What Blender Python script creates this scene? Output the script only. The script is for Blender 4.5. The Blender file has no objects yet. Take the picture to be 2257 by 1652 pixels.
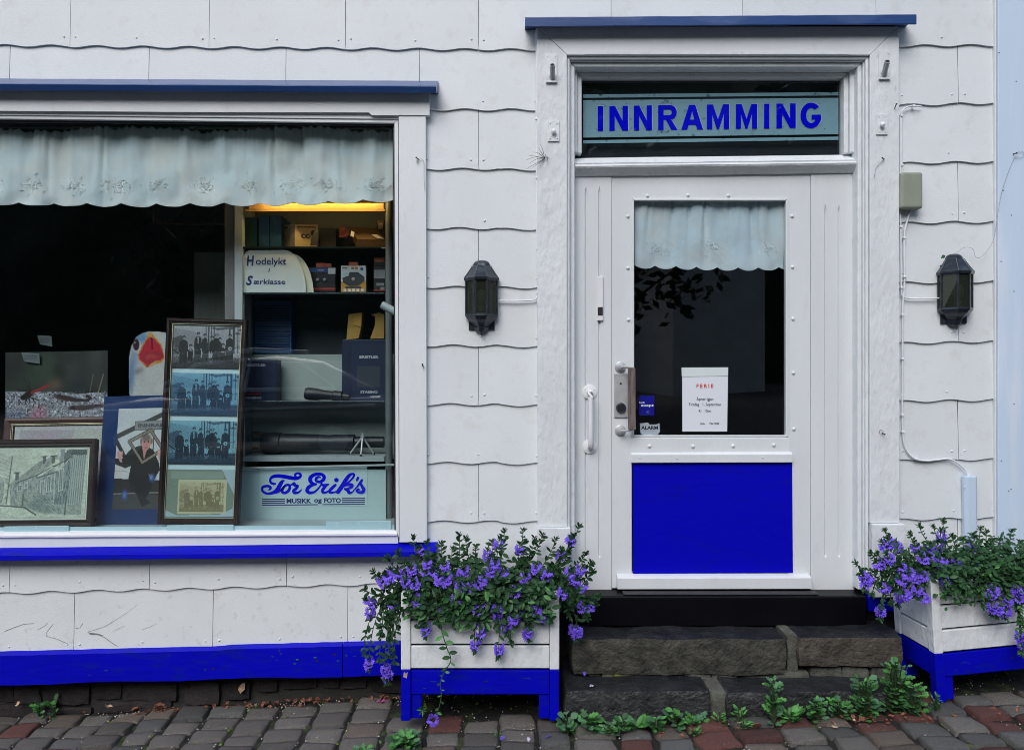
import bpy, bmesh, math, random
import numpy as np
from mathutils import Vector, Matrix, Euler, noise

random.seed(7)
R = math.radians
SC = bpy.context.scene
COL = SC.collection

# ------------------------------------------------------------------ camera, sky, sun, exposure
# facade plane is y = 0, the street lies towards -y; the camera stands 3.55 m in front of the wall
CAM_D, CAM_Z, FPX, CX, CY = 3.55, 1.60, 1622.0, 1128.0, 825.5
cam = bpy.data.cameras.new('camera')
cam.sensor_width = 36.0
cam.lens = 36.0 * FPX / 2256.0
cam.clip_start = 0.05
cam.clip_end = 300.0
camo = bpy.data.objects.new('camera', cam)
camo.location = (0, -CAM_D, CAM_Z)
camo.rotation_euler = (R(90), 0, 0)
COL.objects.link(camo)
SC.camera = camo

world = bpy.data.worlds.new('World')
SC.world = world
world.use_nodes = True
wn = world.node_tree
for n in list(wn.nodes):
    wn.nodes.remove(n)
SUN_EL, SUN_AZ = R(45), R(200)          # sun behind a closed cloud cover, high, from the street side
sky = wn.nodes.new('ShaderNodeTexSky')
sky.sky_type = 'NISHITA'
sky.sun_disc = False
sky.sun_elevation = SUN_EL
sky.sun_rotation = SUN_AZ
sky.air_density = 1.0
sky.dust_density = 2.0
sky.ozone_density = 1.5
hs = wn.nodes.new('ShaderNodeHueSaturation')      # overcast: the cloud cover greys the blue
hs.inputs['Saturation'].default_value = 0.80
bg = wn.nodes.new('ShaderNodeBackground')
bg.inputs['Strength'].default_value = 0.15
wo = wn.nodes.new('ShaderNodeOutputWorld')
wn.links.new(sky.outputs[0], hs.inputs['Color'])
wn.links.new(hs.outputs[0], bg.inputs['Color'])
wn.links.new(bg.outputs[0], wo.inputs['Surface'])

sun = bpy.data.lights.new('sun', 'SUN')
sun.energy = 1.25
sun.angle = R(40)
sun.color = (1.0, 0.985, 0.97)
suno = bpy.data.objects.new('sun', sun)
suno.location = (0, -8, 12)
sd = Vector((math.sin(SUN_AZ) * math.cos(SUN_EL), math.cos(SUN_AZ) * math.cos(SUN_EL), math.sin(SUN_EL)))
suno.rotation_euler = sd.to_track_quat('Z', 'Y').to_euler()
COL.objects.link(suno)

SC.view_settings.view_transform = 'Standard'
SC.view_settings.look = 'None'
SC.view_settings.gamma = 1.0
SC.view_settings.use_curve_mapping = False
SC.view_settings.exposure = 0.47
SC.cycles.use_denoising = True
SC.cycles.filter_width = 0.9
SC.cycles.max_bounces = 8
SC.cycles.transparent_max_bounces = 16
SC.cycles.caustics_reflective = False
SC.cycles.caustics_refractive = False

# ------------------------------------------------------------------ helpers
def P(px, py, y=0.0):
    """A point of the place from its survey reading (2256 x 1652 raster) and its distance from the facade plane."""
    s = (CAM_D + y) / FPX
    return Vector(((px - CX) * s, y, CAM_Z - (py - CY) * s))

def gz(X):
    """the street climbs to the right"""
    return 0.060 + 0.055 * X

def lin(r, g=None, b=None):
    if g is None:
        r, g, b = r
    def f(c):
        c = c / 255.0
        return c / 12.92 if c <= 0.04045 else ((c + 0.055) / 1.055) ** 2.4
    return (f(r), f(g), f(b))

WL = {}          # where each unrotated object's origin stands

def base_of(parent):
    return WL[parent.name] if parent is not None else Vector((0, 0, 0))

def tag(o, label=None, cat=None, group=None, kind=None):
    if label: o['label'] = label
    if cat: o['category'] = cat
    if group: o['group'] = group
    if kind: o['kind'] = kind
    return o

def put(o, parent=None, loc=None):
    COL.objects.link(o)
    if parent is not None:
        o.parent = parent
    if loc is not None:
        o.location = Vector(loc) - base_of(parent)
        WL[o.name] = Vector(loc)
    return o

def thing(name, loc, label, cat, group=None, parent=None):
    o = bpy.data.objects.new(name, None)
    o.empty_display_size = 0.05
    put(o, parent, loc)
    if parent is None:
        tag(o, label, cat, group)
    elif label:
        o['label'] = label
    return o

class MB:
    """collects vertices and faces (in world coordinates) and links them as ONE mesh object"""
    def __init__(s):
        s.v = []; s.f = []
    def add(s, vs, fs):
        n = len(s.v)
        s.v += [Vector(v) for v in vs]
        s.f += [tuple(i + n for i in f) for f in fs]
    def prism(s, pts, ext):
        n = len(pts); ext = Vector(ext)
        vs = [Vector(p) for p in pts] + [Vector(p) + ext for p in pts]
        fs = [tuple(range(n)), tuple(range(2 * n - 1, n - 1, -1))]
        for i in range(n):
            j = (i + 1) % n
            fs.append((i, i + n, j + n, j))
        s.add(vs, fs)
    def slab(s, pp, yf, yb):
        """survey polygon standing at yf, running straight back to yb"""
        s.prism([P(a, b, yf) for a, b in pp], (0, yb - yf, 0))
    def rect(s, x0, y0, x1, y1, yf, yb):
        s.slab([(x0, y0), (x1, y0), (x1, y1), (x0, y1)], yf, yb)
    def box(s, x0, x1, y0, y1, z0, z1):
        s.prism([(x0, y0, z0), (x1, y0, z0), (x1, y0, z1), (x0, y0, z1)], (0, y1 - y0, 0))
    def wpoly(s, xz, yf, yb):
        s.prism([(a, yf, b) for a, b in xz], (0, yb - yf, 0))
    def strip(s, prof0, prof1):
        """sweep a closed profile from one end to the other (both lists of points)"""
        n = len(prof0)
        vs = list(prof0) + list(prof1)
        fs = [tuple(range(n)), tuple(range(2 * n - 1, n - 1, -1))]
        for i in range(n):
            j = (i + 1) % n
            fs.append((i, i + n, j + n, j))
        s.add(vs, fs)
    def tube(s, path, r, n=8, cap=True):
        path = [Vector(p) for p in path]
        m = len(path)
        rr = r if isinstance(r, (list, tuple)) else [r] * m
        vs = []; fs = []
        up = Vector((0.13, 0.31, 0.94)).normalized()
        for i, p in enumerate(path):
            t = (path[min(i + 1, m - 1)] - path[max(i - 1, 0)])
            if t.length < 1e-9: t = Vector((0, 0, 1))
            t.normalize()
            a = t.cross(up)
            if a.length < 0.05: a = t.cross(Vector((1, 0, 0)))
            a.normalize(); b = t.cross(a)
            up = b.cross(t) if False else up
            for k in range(n):
                an = 2 * math.pi * k / n
                vs.append(p + (a * math.cos(an) + b * math.sin(an)) * rr[i])
        for i in range(m - 1):
            for k in range(n):
                k2 = (k + 1) % n
                fs.append((i * n + k, i * n + k2, (i + 1) * n + k2, (i + 1) * n + k))
        if cap:
            fs.append(tuple(range(n - 1, -1, -1)))
            fs.append(tuple((m - 1) * n + k for k in range(n)))
        s.add(vs, fs)
    def lathe(s, c, axis, prof, n=16):
        """prof: list of (distance along axis, radius)"""
        c = Vector(c); ax = Vector(axis).normalized()
        a = ax.cross(Vector((0.2, 0.3, 0.93)))
        a.normalize(); b = ax.cross(a)
        vs = []; fs = []
        for h, r in prof:
            for k in range(n):
                an = 2 * math.pi * k / n
                vs.append(c + ax * h + (a * math.cos(an) + b * math.sin(an)) * max(r, 1e-5))
        m = len(prof)
        for i in range(m - 1):
            for k in range(n):
                k2 = (k + 1) % n
                fs.append((i * n + k, i * n + k2, (i + 1) * n + k2, (i + 1) * n + k))
        fs.append(tuple(range(n - 1, -1, -1)))
        fs.append(tuple((m - 1) * n + k for k in range(n)))
        s.add(vs, fs)
    def loft(s, rings, caps=True):
        n = len(rings[0]); vs = [p for r in rings for p in r]; fs = []
        for i in range(len(rings) - 1):
            for k in range(n):
                k2 = (k + 1) % n
                fs.append((i * n + k, i * n + k2, (i + 1) * n + k2, (i + 1) * n + k))
        if caps:
            fs.append(tuple(range(n - 1, -1, -1)))
            fs.append(tuple((len(rings) - 1) * n + k for k in range(n)))
        s.add(vs, fs)
    def mesh(s, name, mat=None, smooth=False, origin=None):
        me = bpy.data.meshes.new(name)
        o = origin or Vector((0, 0, 0))
        me.from_pydata([tuple(v - o) for v in s.v], [], s.f)
        bm = bmesh.new(); bm.from_mesh(me)
        bmesh.ops.recalc_face_normals(bm, faces=bm.faces)
        bm.to_mesh(me); bm.free()
        if mat: me.materials.append(mat)
        if smooth:
            me.polygons.foreach_set('use_smooth', [True] * len(me.polygons))
        return me
    def build(s, name, mat, parent=None, smooth=False, bevel=0.0, label=None):
        xs = [v.x for v in s.v]; ys = [v.y for v in s.v]; zs = [v.z for v in s.v]
        o = Vector(((min(xs) + max(xs)) / 2, (min(ys) + max(ys)) / 2, min(zs)))
        me = s.mesh(name, mat, smooth, o)
        ob = bpy.data.objects.new(name, me)
        put(ob, parent, o)
        if bevel > 0:
            b = ob.modifiers.new('bevel', 'BEVEL'); b.width = bevel; b.segments = 2; b.limit_method = 'ANGLE'
            b.angle_limit = R(40)
        if smooth and bevel == 0:
            shade_auto(me, 38)
        if label: ob['label'] = label
        return ob

def shade_auto(me, deg):
    bm = bmesh.new(); bm.from_mesh(me)
    for e in bm.edges:
        if len(e.link_faces) == 2 and e.calc_face_angle(0) > R(deg):
            e.smooth = False
    bm.to_mesh(me); bm.free()

def inst(name, me, parent, loc, rot=(0, 0, 0), scale=(1, 1, 1)):
    """an object sharing a mesh; loc in world coordinates (parent unrotated)"""
    o = bpy.data.objects.new(name, me)
    COL.objects.link(o)
    o.parent = parent
    o.location = Vector(loc) - base_of(parent)
    o.rotation_euler = rot
    o.scale = scale
    return o

def copy_tree(o, parent=None, kids=None):
    c = o.copy(); COL.objects.link(c); c.parent = parent
    for ch in [k for k in bpy.data.objects if k.parent is o]:
        copy_tree(ch, c)
    return c

def text_mesh(body, size, depth=0.0008, bold=0.0, spacing=1.0, shear=0.0):
    cu = bpy.data.curves.new('t', 'FONT')
    cu.body = body; cu.size = size; cu.extrude = depth; cu.offset = bold
    cu.space_character = spacing; cu.shear = shear
    cu.align_x = 'CENTER'; cu.align_y = 'CENTER'; cu.resolution_u = 3
    ob = bpy.data.objects.new('t', cu); COL.objects.link(ob)
    dg = bpy.context.evaluated_depsgraph_get(); dg.update()
    me = bpy.data.meshes.new_from_object(ob.evaluated_get(dg))
    bpy.data.objects.remove(ob); bpy.data.curves.remove(cu)
    return me

def lettering(body, px, py, y, hpx, mat, parent, name='lettering', bold=0.0, width=None, spacing=1.0, shear=0.0, rot=0.0, frame=None):
    """flat print: letters centred on a survey point; hpx = cap height in the survey raster; width = full width"""
    s = (CAM_D + y) / FPX
    me = text_mesh(body, hpx * s * 1.38, 0.0006, bold * s, spacing, shear)
    me.name = name
    co = np.empty(len(me.vertices) * 3); me.vertices.foreach_get('co', co); co = co.reshape(-1, 3)
    if len(co) == 0: return None
    co[:, :2] -= (co[:, :2].max(0) + co[:, :2].min(0)) / 2
    h = co[:, 1].max() - co[:, 1].min(); w = co[:, 0].max() - co[:, 0].min()
    if width: co[:, 0] *= width * s / w
    if frame:                                   # (origin, right, up, normal) of a tilted sheet
        o, r_, u_, n_ = frame
        pts = [Vector(o) + Vector(r_) * a + Vector(u_) * b + Vector(n_) * (c + 0.0012) for a, b, c in co]
    else:
        c0 = P(px, py, y); ca, sa = math.cos(rot), math.sin(rot)
        pts = [c0 + Vector((a * ca - b * sa, -c, a * sa + b * ca)) for a, b, c in co]
    mb = MB(); mb.add(pts, [tuple(p.vertices) for p in me.polygons])
    bpy.data.meshes.remove(me)
    return mb.build(name, mat, parent)

# ------------------------------------------------------------------ materials
def nd(nt, t, **kw):
    n = nt.nodes.new(t)
    for k, v in kw.items(): setattr(n, k, v)
    return n

MATS = {}
def mat(name, col, rough=0.6, var=0.10, scale=6.0, bump=0.0, bscale=60.0, metal=0.0, spec=0.5, col2=None, c2lo=0.55, c2hi=0.7,
        c2scale=None, stretch=(1, 1, 1), randv=0.0, trans=0.0, coat=0.0, detail=4.0):
    """painted / stone / wood surface: base colour with soft variation, optional second colour in patches, fine relief"""
    m = bpy.data.materials.new(name); m.use_nodes = True
    nt = m.node_tree; b = nt.nodes['Principled BSDF']
    tc = nd(nt, 'ShaderNodeTexCoord'); mp = nd(nt, 'ShaderNodeMapping')
    mp.inputs['Scale'].default_value = stretch
    nt.links.new(tc.outputs['Object'], mp.inputs['Vector'])
    oi = nd(nt, 'ShaderNodeObjectInfo')
    ad = nd(nt, 'ShaderNodeVectorMath', operation='ADD')
    sc = nd(nt, 'ShaderNodeVectorMath', operation='SCALE'); sc.inputs['Scale'].default_value = 37.0
    cx = nd(nt, 'ShaderNodeCombineXYZ')
    for k in range(3): nt.links.new(oi.outputs['Random'], cx.inputs[k])
    nt.links.new(cx.outputs[0], sc.inputs[0])
    nt.links.new(mp.outputs[0], ad.inputs[0]); nt.links.new(sc.outputs[0], ad.inputs[1])
    n1 = nd(nt, 'ShaderNodeTexNoise'); n1.inputs['Scale'].default_value = scale; n1.inputs['Detail'].default_value = detail
    nt.links.new(ad.outputs[0], n1.inputs['Vector'])
    ra = nd(nt, 'ShaderNodeMapRange'); ra.inputs[1].default_value = 0.25; ra.inputs[2].default_value = 0.75
    ra.inputs[3].default_value = 1 - var; ra.inputs[4].default_value = 1 + var
    nt.links.new(n1.outputs['Fac'], ra.inputs[0])
    last = ra.outputs[0]
    if randv:
        rb = nd(nt, 'ShaderNodeMapRange'); rb.inputs[3].default_value = 1 - randv; rb.inputs[4].default_value = 1 + randv
        nt.links.new(oi.outputs['Random'], rb.inputs[0])
        mu = nd(nt, 'ShaderNodeMath', operation='MULTIPLY')
        nt.links.new(last, mu.inputs[0]); nt.links.new(rb.outputs[0], mu.inputs[1]); last = mu.outputs[0]
    vm = nd(nt, 'ShaderNodeVectorMath', operation='SCALE')
    if col2 is not None:
        n2 = nd(nt, 'ShaderNodeTexNoise'); n2.inputs['Scale'].default_value = c2scale or scale * 2.3; n2.inputs['Detail'].default_value = 6.0
        n2.inputs['Roughness'].default_value = 0.65
        nt.links.new(ad.outputs[0], n2.inputs['Vector'])
        r2 = nd(nt, 'ShaderNodeMapRange'); r2.inputs[1].default_value = c2lo; r2.inputs[2].default_value = c2hi
        nt.links.new(n2.outputs['Fac'], r2.inputs[0])
        mx = nd(nt, 'ShaderNodeMix', data_type='RGBA')
        mx.inputs[6].default_value = (*col, 1); mx.inputs[7].default_value = (*col2, 1)
        nt.links.new(r2.outputs[0], mx.inputs[0])
        nt.links.new(mx.outputs[2], vm.inputs[0])
    else:
        vm.inputs[0].default_value = col
    nt.links.new(last, vm.inputs['Scale'])
    nt.links.new(vm.outputs[0], b.inputs['Base Color'])
    b.inputs['Roughness'].default_value = rough
    b.inputs['Metallic'].default_value = metal
    b.inputs['Specular IOR Level'].default_value = spec
    if coat: b.inputs['Coat Weight'].default_value = coat
    if bump:
        n3 = nd(nt, 'ShaderNodeTexNoise'); n3.inputs['Scale'].default_value = bscale; n3.inputs['Detail'].default_value = 5.0
        nt.links.new(ad.outputs[0], n3.inputs['Vector'])
        bp = nd(nt, 'ShaderNodeBump'); bp.inputs['Strength'].default_value = bump; bp.inputs['Distance'].default_value = 0.01
        nt.links.new(n3.outputs['Fac'], bp.inputs['Height']); nt.links.new(bp.outputs[0], b.inputs['Normal'])
    if trans:
        tl = nd(nt, 'ShaderNodeBsdfTranslucent'); nt.links.new(vm.outputs[0], tl.inputs['Color'])
        ms = nd(nt, 'ShaderNodeMixShader'); ms.inputs[0].default_value = trans
        nt.links.new(b.outputs[0], ms.inputs[1]); nt.links.new(tl.outputs[0], ms.inputs[2])
        nt.links.new(ms.outputs[0], nt.nodes['Material Output'].inputs['Surface'])
    MATS[name] = m
    return m

def glass_mat(name, tint, refl=0.05):
    m = bpy.data.materials.new(name); m.use_nodes = True
    nt = m.node_tree
    nt.nodes.remove(nt.nodes['Principled BSDF'])
    tr = nd(nt, 'ShaderNodeBsdfTransparent'); tr.inputs['Color'].default_value = (*tint, 1)
    gl = nd(nt, 'ShaderNodeBsdfGlossy'); gl.inputs['Roughness'].default_value = 0.0
    lw = nd(nt, 'ShaderNodeLayerWeight')
    pw = nd(nt, 'ShaderNodeMath', operation='POWER'); pw.inputs[1].default_value = 5.0
    ml = nd(nt, 'ShaderNodeMath', operation='MULTIPLY_ADD'); ml.inputs[1].default_value = 0.9; ml.inputs[2].default_value = refl
    nt.links.new(lw.outputs['Facing'], pw.inputs[0]); nt.links.new(pw.outputs[0], ml.inputs[0])
    ms = nd(nt, 'ShaderNodeMixShader')
    nt.links.new(ml.outputs[0], ms.inputs[0]); nt.links.new(tr.outputs[0], ms.inputs[1]); nt.links.new(gl.outputs[0], ms.inputs[2])
    nt.links.new(ms.outputs[0], nt.nodes['Material Output'].inputs['Surface'])
    MATS[name] = m
    return m

M = MATS
mat('siding_paint', (0.695, 0.735, 0.755), 0.55, 0.04, 3.0, 0.11, 130, col2=(0.60, 0.61, 0.60), c2lo=0.54, c2hi=0.85, c2scale=12, randv=0.028)
mat('siding_paint_low', (0.69, 0.725, 0.735), 0.6, 0.05, 3.5, 0.13, 110, col2=(0.46, 0.46, 0.44), c2lo=0.58, c2hi=0.82, c2scale=22, randv=0.02)
mat('trim_paint', (0.71, 0.745, 0.765), 0.45, 0.045, 4.0, 0.16, 45, stretch=(1, 1, 0.45), col2=(0.60, 0.61, 0.62), c2lo=0.60, c2hi=0.85, c2scale=12)
mat('trim_paint_old', (0.70, 0.735, 0.755), 0.5, 0.06, 6.0, 0.55, 40, stretch=(1, 1, 0.5), col2=(0.47, 0.48, 0.48), c2lo=0.60, c2hi=0.80, c2scale=30)
mat('ice_paint', (0.55, 0.67, 0.82), 0.5, 0.05, 5.0, 0.12, 30, stretch=(1, 1, 0.12), col2=(0.68, 0.74, 0.85), c2lo=0.50, c2hi=0.72, c2scale=9)
mat('door_paint', (0.68, 0.715, 0.735), 0.42, 0.05, 5.0, 0.14, 40, stretch=(1, 1, 0.3), col2=(0.58, 0.60, 0.61), c2lo=0.58, c2hi=0.8, c2scale=10)
mat('blue_paint', (0.0008, 0.0012, 0.46), 0.55, 0.10, 5.0, 0.20, 40, spec=0.12, col2=(0.002, 0.010, 0.26), c2lo=0.52, c2hi=0.74, c2scale=26, stretch=(0.3, 1, 1))
mat('blue_panel', (0.0003, 0.0003, 0.46), 0.6, 0.05, 3.0, 0.12, 40, spec=0.10, stretch=(0.3, 1, 1), col2=(0.001, 0.002, 0.38), c2lo=0.5, c2hi=0.7, c2scale=16)
mat('blue_faded', (0.001, 0.044, 0.19), 0.45, 0.12, 8.0, 0.10, 60, spec=0.5, coat=0.55, col2=(0.006, 0.085, 0.26), c2lo=0.60, c2hi=0.78, c2scale=30, stretch=(0.3, 1, 1))
mat('black_gloss', (0.003, 0.003, 0.005), 0.4, 0.2, 6.0, 0.05, 60, spec=0.12)
mat('threshold_metal', (0.05, 0.052, 0.06), 0.35, 0.2, 6.0, 0.1, 80, metal=0.6)
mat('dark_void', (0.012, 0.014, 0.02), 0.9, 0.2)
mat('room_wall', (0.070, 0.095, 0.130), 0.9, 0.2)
mat('step_tread', (0.016, 0.018, 0.022), 0.38, 0.5, 12, 0.8, 60, spec=0.5, col2=(0.034, 0.034, 0.032), c2lo=0.5, c2hi=0.7, c2scale=16)
mat('step_mortar', (0.090, 0.092, 0.076), 0.95, 0.4, 20, 0.8, 60, col2=(0.07, 0.072, 0.06), c2lo=0.45, c2hi=0.65)
mat('mortar', (0.036, 0.036, 0.033), 0.95, 0.3, 20, 0.5, 60)
mat('foundation_stone', (0.026, 0.021, 0.022), 0.9, 0.4, 14, 0.8, 55, randv=0.3, col2=(0.025, 0.022, 0.022), c2lo=0.5, c2hi=0.7)
mat('step_stone', (0.068, 0.065, 0.050), 0.75, 0.45, 16, 1.0, 60, randv=0.12, col2=(0.020, 0.022, 0.017), c2lo=0.40, c2hi=0.68, c2scale=13, detail=8)
mat('step_stone_dark', (0.036, 0.037, 0.039), 0.55, 0.45, 16, 1.0, 60, col2=(0.011, 0.012, 0.014), c2lo=0.40, c2hi=0.64, c2scale=14, spec=0.6, detail=8)
mat('step_stone_red', (0.075, 0.062, 0.048), 0.75, 0.45, 16, 1.0, 60, col2=(0.042, 0.038, 0.030), c2lo=0.42, c2hi=0.66, c2scale=13, detail=8)
mat('mossy_stone', (0.085, 0.085, 0.055), 0.9, 0.3, 14, 0.6, 70, col2=(0.16, 0.16, 0.03), c2lo=0.42, c2hi=0.6, c2scale=16)
mat('crack_line', (0.20, 0.205, 0.21), 0.9, 0.3, 40)
mat('lane', (0.105, 0.105, 0.10), 0.6, 0.4, 5, 0.3, 30, col2=(0.06, 0.06, 0.058), c2lo=0.45, c2hi=0.6)
mat('soil', (0.010, 0.009, 0.008), 1.0, 0.5, 30, 0.8, 90, col2=(0.035, 0.055, 0.015), c2lo=0.52, c2hi=0.62, c2scale=11)
mat('cobble_grey', (0.212, 0.196, 0.176), 0.72, 0.40, 26, 1.0, 80, randv=0.30, col2=(0.062, 0.062, 0.058), c2lo=0.44, c2hi=0.66, c2scale=85, detail=8)
mat('cobble_blue', (0.166, 0.164, 0.155), 0.7, 0.40, 26, 1.0, 80, randv=0.30, col2=(0.05, 0.056, 0.055), c2lo=0.44, c2hi=0.66, c2scale=85, detail=8)
mat('cobble_brown', (0.205, 0.168, 0.137), 0.72, 0.40, 26, 1.0, 80, randv=0.25, col2=(0.07, 0.060, 0.054), c2lo=0.44, c2hi=0.66, c2scale=80, detail=8)
mat('cobble_red', (0.165, 0.066, 0.055), 0.72, 0.40, 26, 1.0, 80, randv=0.32, col2=(0.062, 0.030, 0.028), c2lo=0.46, c2hi=0.68, c2scale=75, detail=8)
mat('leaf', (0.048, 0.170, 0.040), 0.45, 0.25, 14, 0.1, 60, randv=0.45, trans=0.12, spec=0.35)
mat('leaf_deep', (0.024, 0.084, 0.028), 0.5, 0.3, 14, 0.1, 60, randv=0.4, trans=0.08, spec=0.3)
mat('weed_leaf', (0.080, 0.260, 0.062), 0.5, 0.3, 18, 0.2, 60, randv=0.4, trans=0.12, spec=0.35)
mat('weed_leaf_dull', (0.075, 0.180, 0.090), 0.55, 0.3, 18, 0.2, 60, randv=0.4, trans=0.1, spec=0.3)
mat('moss', (0.10, 0.17, 0.02), 0.9, 0.4, 60, 0.4, 100, randv=0.3)
mat('stem', (0.035, 0.060, 0.025), 0.6, 0.2)
mat('petal', (0.205, 0.112, 0.78), 0.5, 0.15, 30, randv=0.28, trans=0.2, spec=0.2)
mat('petal_pale', (0.72, 0.66, 0.85), 0.5, 0.15, 30, randv=0.1, trans=0.2)
mat('petal_pink', (0.62, 0.12, 0.42), 0.6, 0.2, 30, randv=0.2)
mat('dead_leaf', (0.26, 0.105, 0.062), 0.8, 0.35, 25, 0.3, 60, randv=0.45)
mat('straw', (0.42, 0.30, 0.20), 0.8, 0.3, 25, randv=0.3)
mat('grit', (0.48, 0.45, 0.42), 0.9, 0.3, 25, randv=0.5)
mat('white_gloss', (0.76, 0.77, 0.79), 0.35, 0.04, 10, 0.08, 60)
mat('cable_paint', (0.75, 0.77, 0.80), 0.45, 0.06, 20, 0.1, 60)
mat('grey_steel', (0.50, 0.515, 0.53), 0.38, 0.1, 20, 0.1, 120, metal=0.35)
mat('alu', (0.36, 0.56, 0.62), 0.45, 0.06, 10, 0.05, 60, metal=0.15)
mat('dark_metal', (0.016, 0.024, 0.036), 0.30, 0.3, 22, 0.12, 60, metal=0.25, spec=0.7, col2=(0.050, 0.070, 0.090), c2lo=0.52, c2hi=0.72, c2scale=26)
mat('rust', (0.07, 0.04, 0.03), 0.8, 0.3, 40)
mat('ink', (0.008, 0.008, 0.010), 0.6, 0.1)
mat('plastic_box', (0.262, 0.292, 0.232), 0.5, 0.05, 6, 0.04, 60, col2=(0.235, 0.26, 0.215), c2lo=0.5, c2hi=0.7, stretch=(1, 1, 0.2))
mat('weathered_wood', (0.180, 0.140, 0.125), 0.8, 0.35, 9, 0.6, 50, stretch=(6, 6, 0.35), col2=(0.07, 0.055, 0.05), c2lo=0.5, c2hi=0.65, c2scale=20)
mat('bare_wood', (0.42, 0.34, 0.24), 0.8, 0.3, 30, 0.4, 60)
mat('curtain', (0.87, 0.86, 0.83), 0.9, 0.04, 10, 0.0, trans=0.15, col2=(0.78, 0.865, 0.885), c2lo=0.40, c2hi=0.60, c2scale=5)  # bluish and warm patches paint the pane's reflections into the cloth colour
mat('embroidery', (0.90, 0.91, 0.90), 0.8, 0.03, 10)
mat('paper', (0.70, 0.74, 0.80), 0.8, 0.02, 4)
mat('card_white', (0.64, 0.72, 0.72), 0.7, 0.03, 4)
mat('card_cool', (0.50, 0.66, 0.68), 0.7, 0.03, 4)
mat('dim_card', (0.15, 0.18, 0.18), 0.8, 0.05, 4)
mat('frame_dark', (0.024, 0.012, 0.011), 0.4, 0.25, 20, 0.15, 60, spec=0.22)
mat('frame_red', (0.090, 0.040, 0.030), 0.4, 0.25, 20, 0.1, 60, spec=0.5)
mat('gold_line', (0.55, 0.48, 0.30), 0.35, 0.1, 20, metal=0.5)
mat('mat_blue', (0.006, 0.030, 0.115), 0.85, 0.06, 5, 0.05, 200)
mat('mat_cream', (0.66, 0.72, 0.62), 0.85, 0.03, 5)
mat('shelf_edge', (0.02, 0.035, 0.042), 0.15, 0.1, 5)
mat('shelf_white', (0.36, 0.42, 0.43), 0.5, 0.05, 5)
mat('post_white', (0.48, 0.54, 0.56), 0.45, 0.05, 5)
mat('post_grey', (0.14, 0.16, 0.175), 0.4, 0.05, 5)
mat('case_back', (0.36, 0.42, 0.39), 0.8, 0.10, 5)
mat('case_dark', (0.040, 0.050, 0.060), 0.8, 0.15, 5)
mat('case_front', (0.45, 0.60, 0.60), 0.6, 0.03, 4)
mat('case_wood', (0.60, 0.36, 0.10), 0.5, 0.15, 12, stretch=(0.2, 1, 1))
mat('screen_board', (0.20, 0.215, 0.19), 0.9, 0.08, 8, stretch=(6, 1, 0.2))
mat('screen_board_warm', (0.22, 0.20, 0.20), 0.9, 0.06, 8, stretch=(6, 1, 0.2))
mat('box_blue', (0.010, 0.075, 0.21), 0.6, 0.08, 8)
mat('box_teal', (0.025, 0.09, 0.12), 0.6, 0.08, 8)
mat('box_navy', (0.006, 0.016, 0.050), 0.5, 0.12, 8)
mat('box_cream', (0.55, 0.46, 0.30), 0.7, 0.05, 8)
mat('box_shaded_side', (0.26, 0.25, 0.22), 0.7, 0.08, 8)
mat('box_black', (0.014, 0.014, 0.017), 0.5, 0.2, 8)
mat('box_brown', (0.12, 0.075, 0.035), 0.5, 0.2, 12)
mat('box_yellow', (0.42, 0.25, 0.045), 0.6, 0.10, 8)
mat('box_orange', (0.50, 0.28, 0.05), 0.6, 0.10, 8)
mat('box_red', (0.42, 0.035, 0.03), 0.6, 0.12, 8)
mat('tag_red', (0.50, 0.12, 0.07), 0.5, 0.08, 8)
mat('print_grey', (0.30, 0.32, 0.34), 0.5, 0.08, 8)
mat('print_dark', (0.03, 0.04, 0.06), 0.5, 0.08, 8)
mat('print_blue', (0.03, 0.10, 0.32), 0.5, 0.08, 8)
mat('letter_blue', (0.0003, 0.0003, 0.72), 0.8, 0.03, 8, spec=0.05)
mat('letter_navy', (0.008, 0.012, 0.14), 0.5, 0.03, 8)
mat('letter_pale', (0.62, 0.66, 0.55), 0.6, 0.03, 8)
mat('letter_red', (0.62, 0.05, 0.03), 0.6, 0.03, 8)
mat('letter_grey', (0.085, 0.09, 0.10), 0.6, 0.03, 8)
mat('letter_light', (0.42, 0.46, 0.50), 0.6, 0.03, 8)
mat('scope_black', (0.010, 0.013, 0.020), 0.45, 0.25, 12, 0.05, 60)
mat('sign_teal', (0.250, 0.400, 0.450), 0.6, 0.05, 5, col2=(0.018, 0.045, 0.055), c2lo=0.60, c2hi=0.70, c2scale=26)
mat('sticker_blue', (0.004, 0.004, 0.24), 0.35, 0.03, 8)
mat('sticker_silver', (0.36, 0.42, 0.47), 0.4, 0.18, 20)
glass_mat('window_glass', (0.925, 0.965, 0.97), 0.043)
glass_mat('door_glass', (0.90, 0.945, 0.965), 0.043)
glass_mat('lantern_glass', (0.60, 0.66, 0.54), 0.045)
_nt = MATS['lantern_glass'].node_tree                      # dusty panes
_df = nd(_nt, 'ShaderNodeBsdfDiffuse'); _df.inputs['Color'].default_value = (0.052, 0.060, 0.046, 1)
_mx = nd(_nt, 'ShaderNodeMixShader'); _mx.inputs[0].default_value = 0.30
_old = _nt.nodes['Material Output'].inputs['Surface'].links[0].from_socket
_nt.links.new(_old, _mx.inputs[1]); _nt.links.new(_df.outputs[0], _mx.inputs[2]); _nt.links.new(_mx.outputs[0], _nt.nodes['Material Output'].inputs['Surface'])

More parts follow.
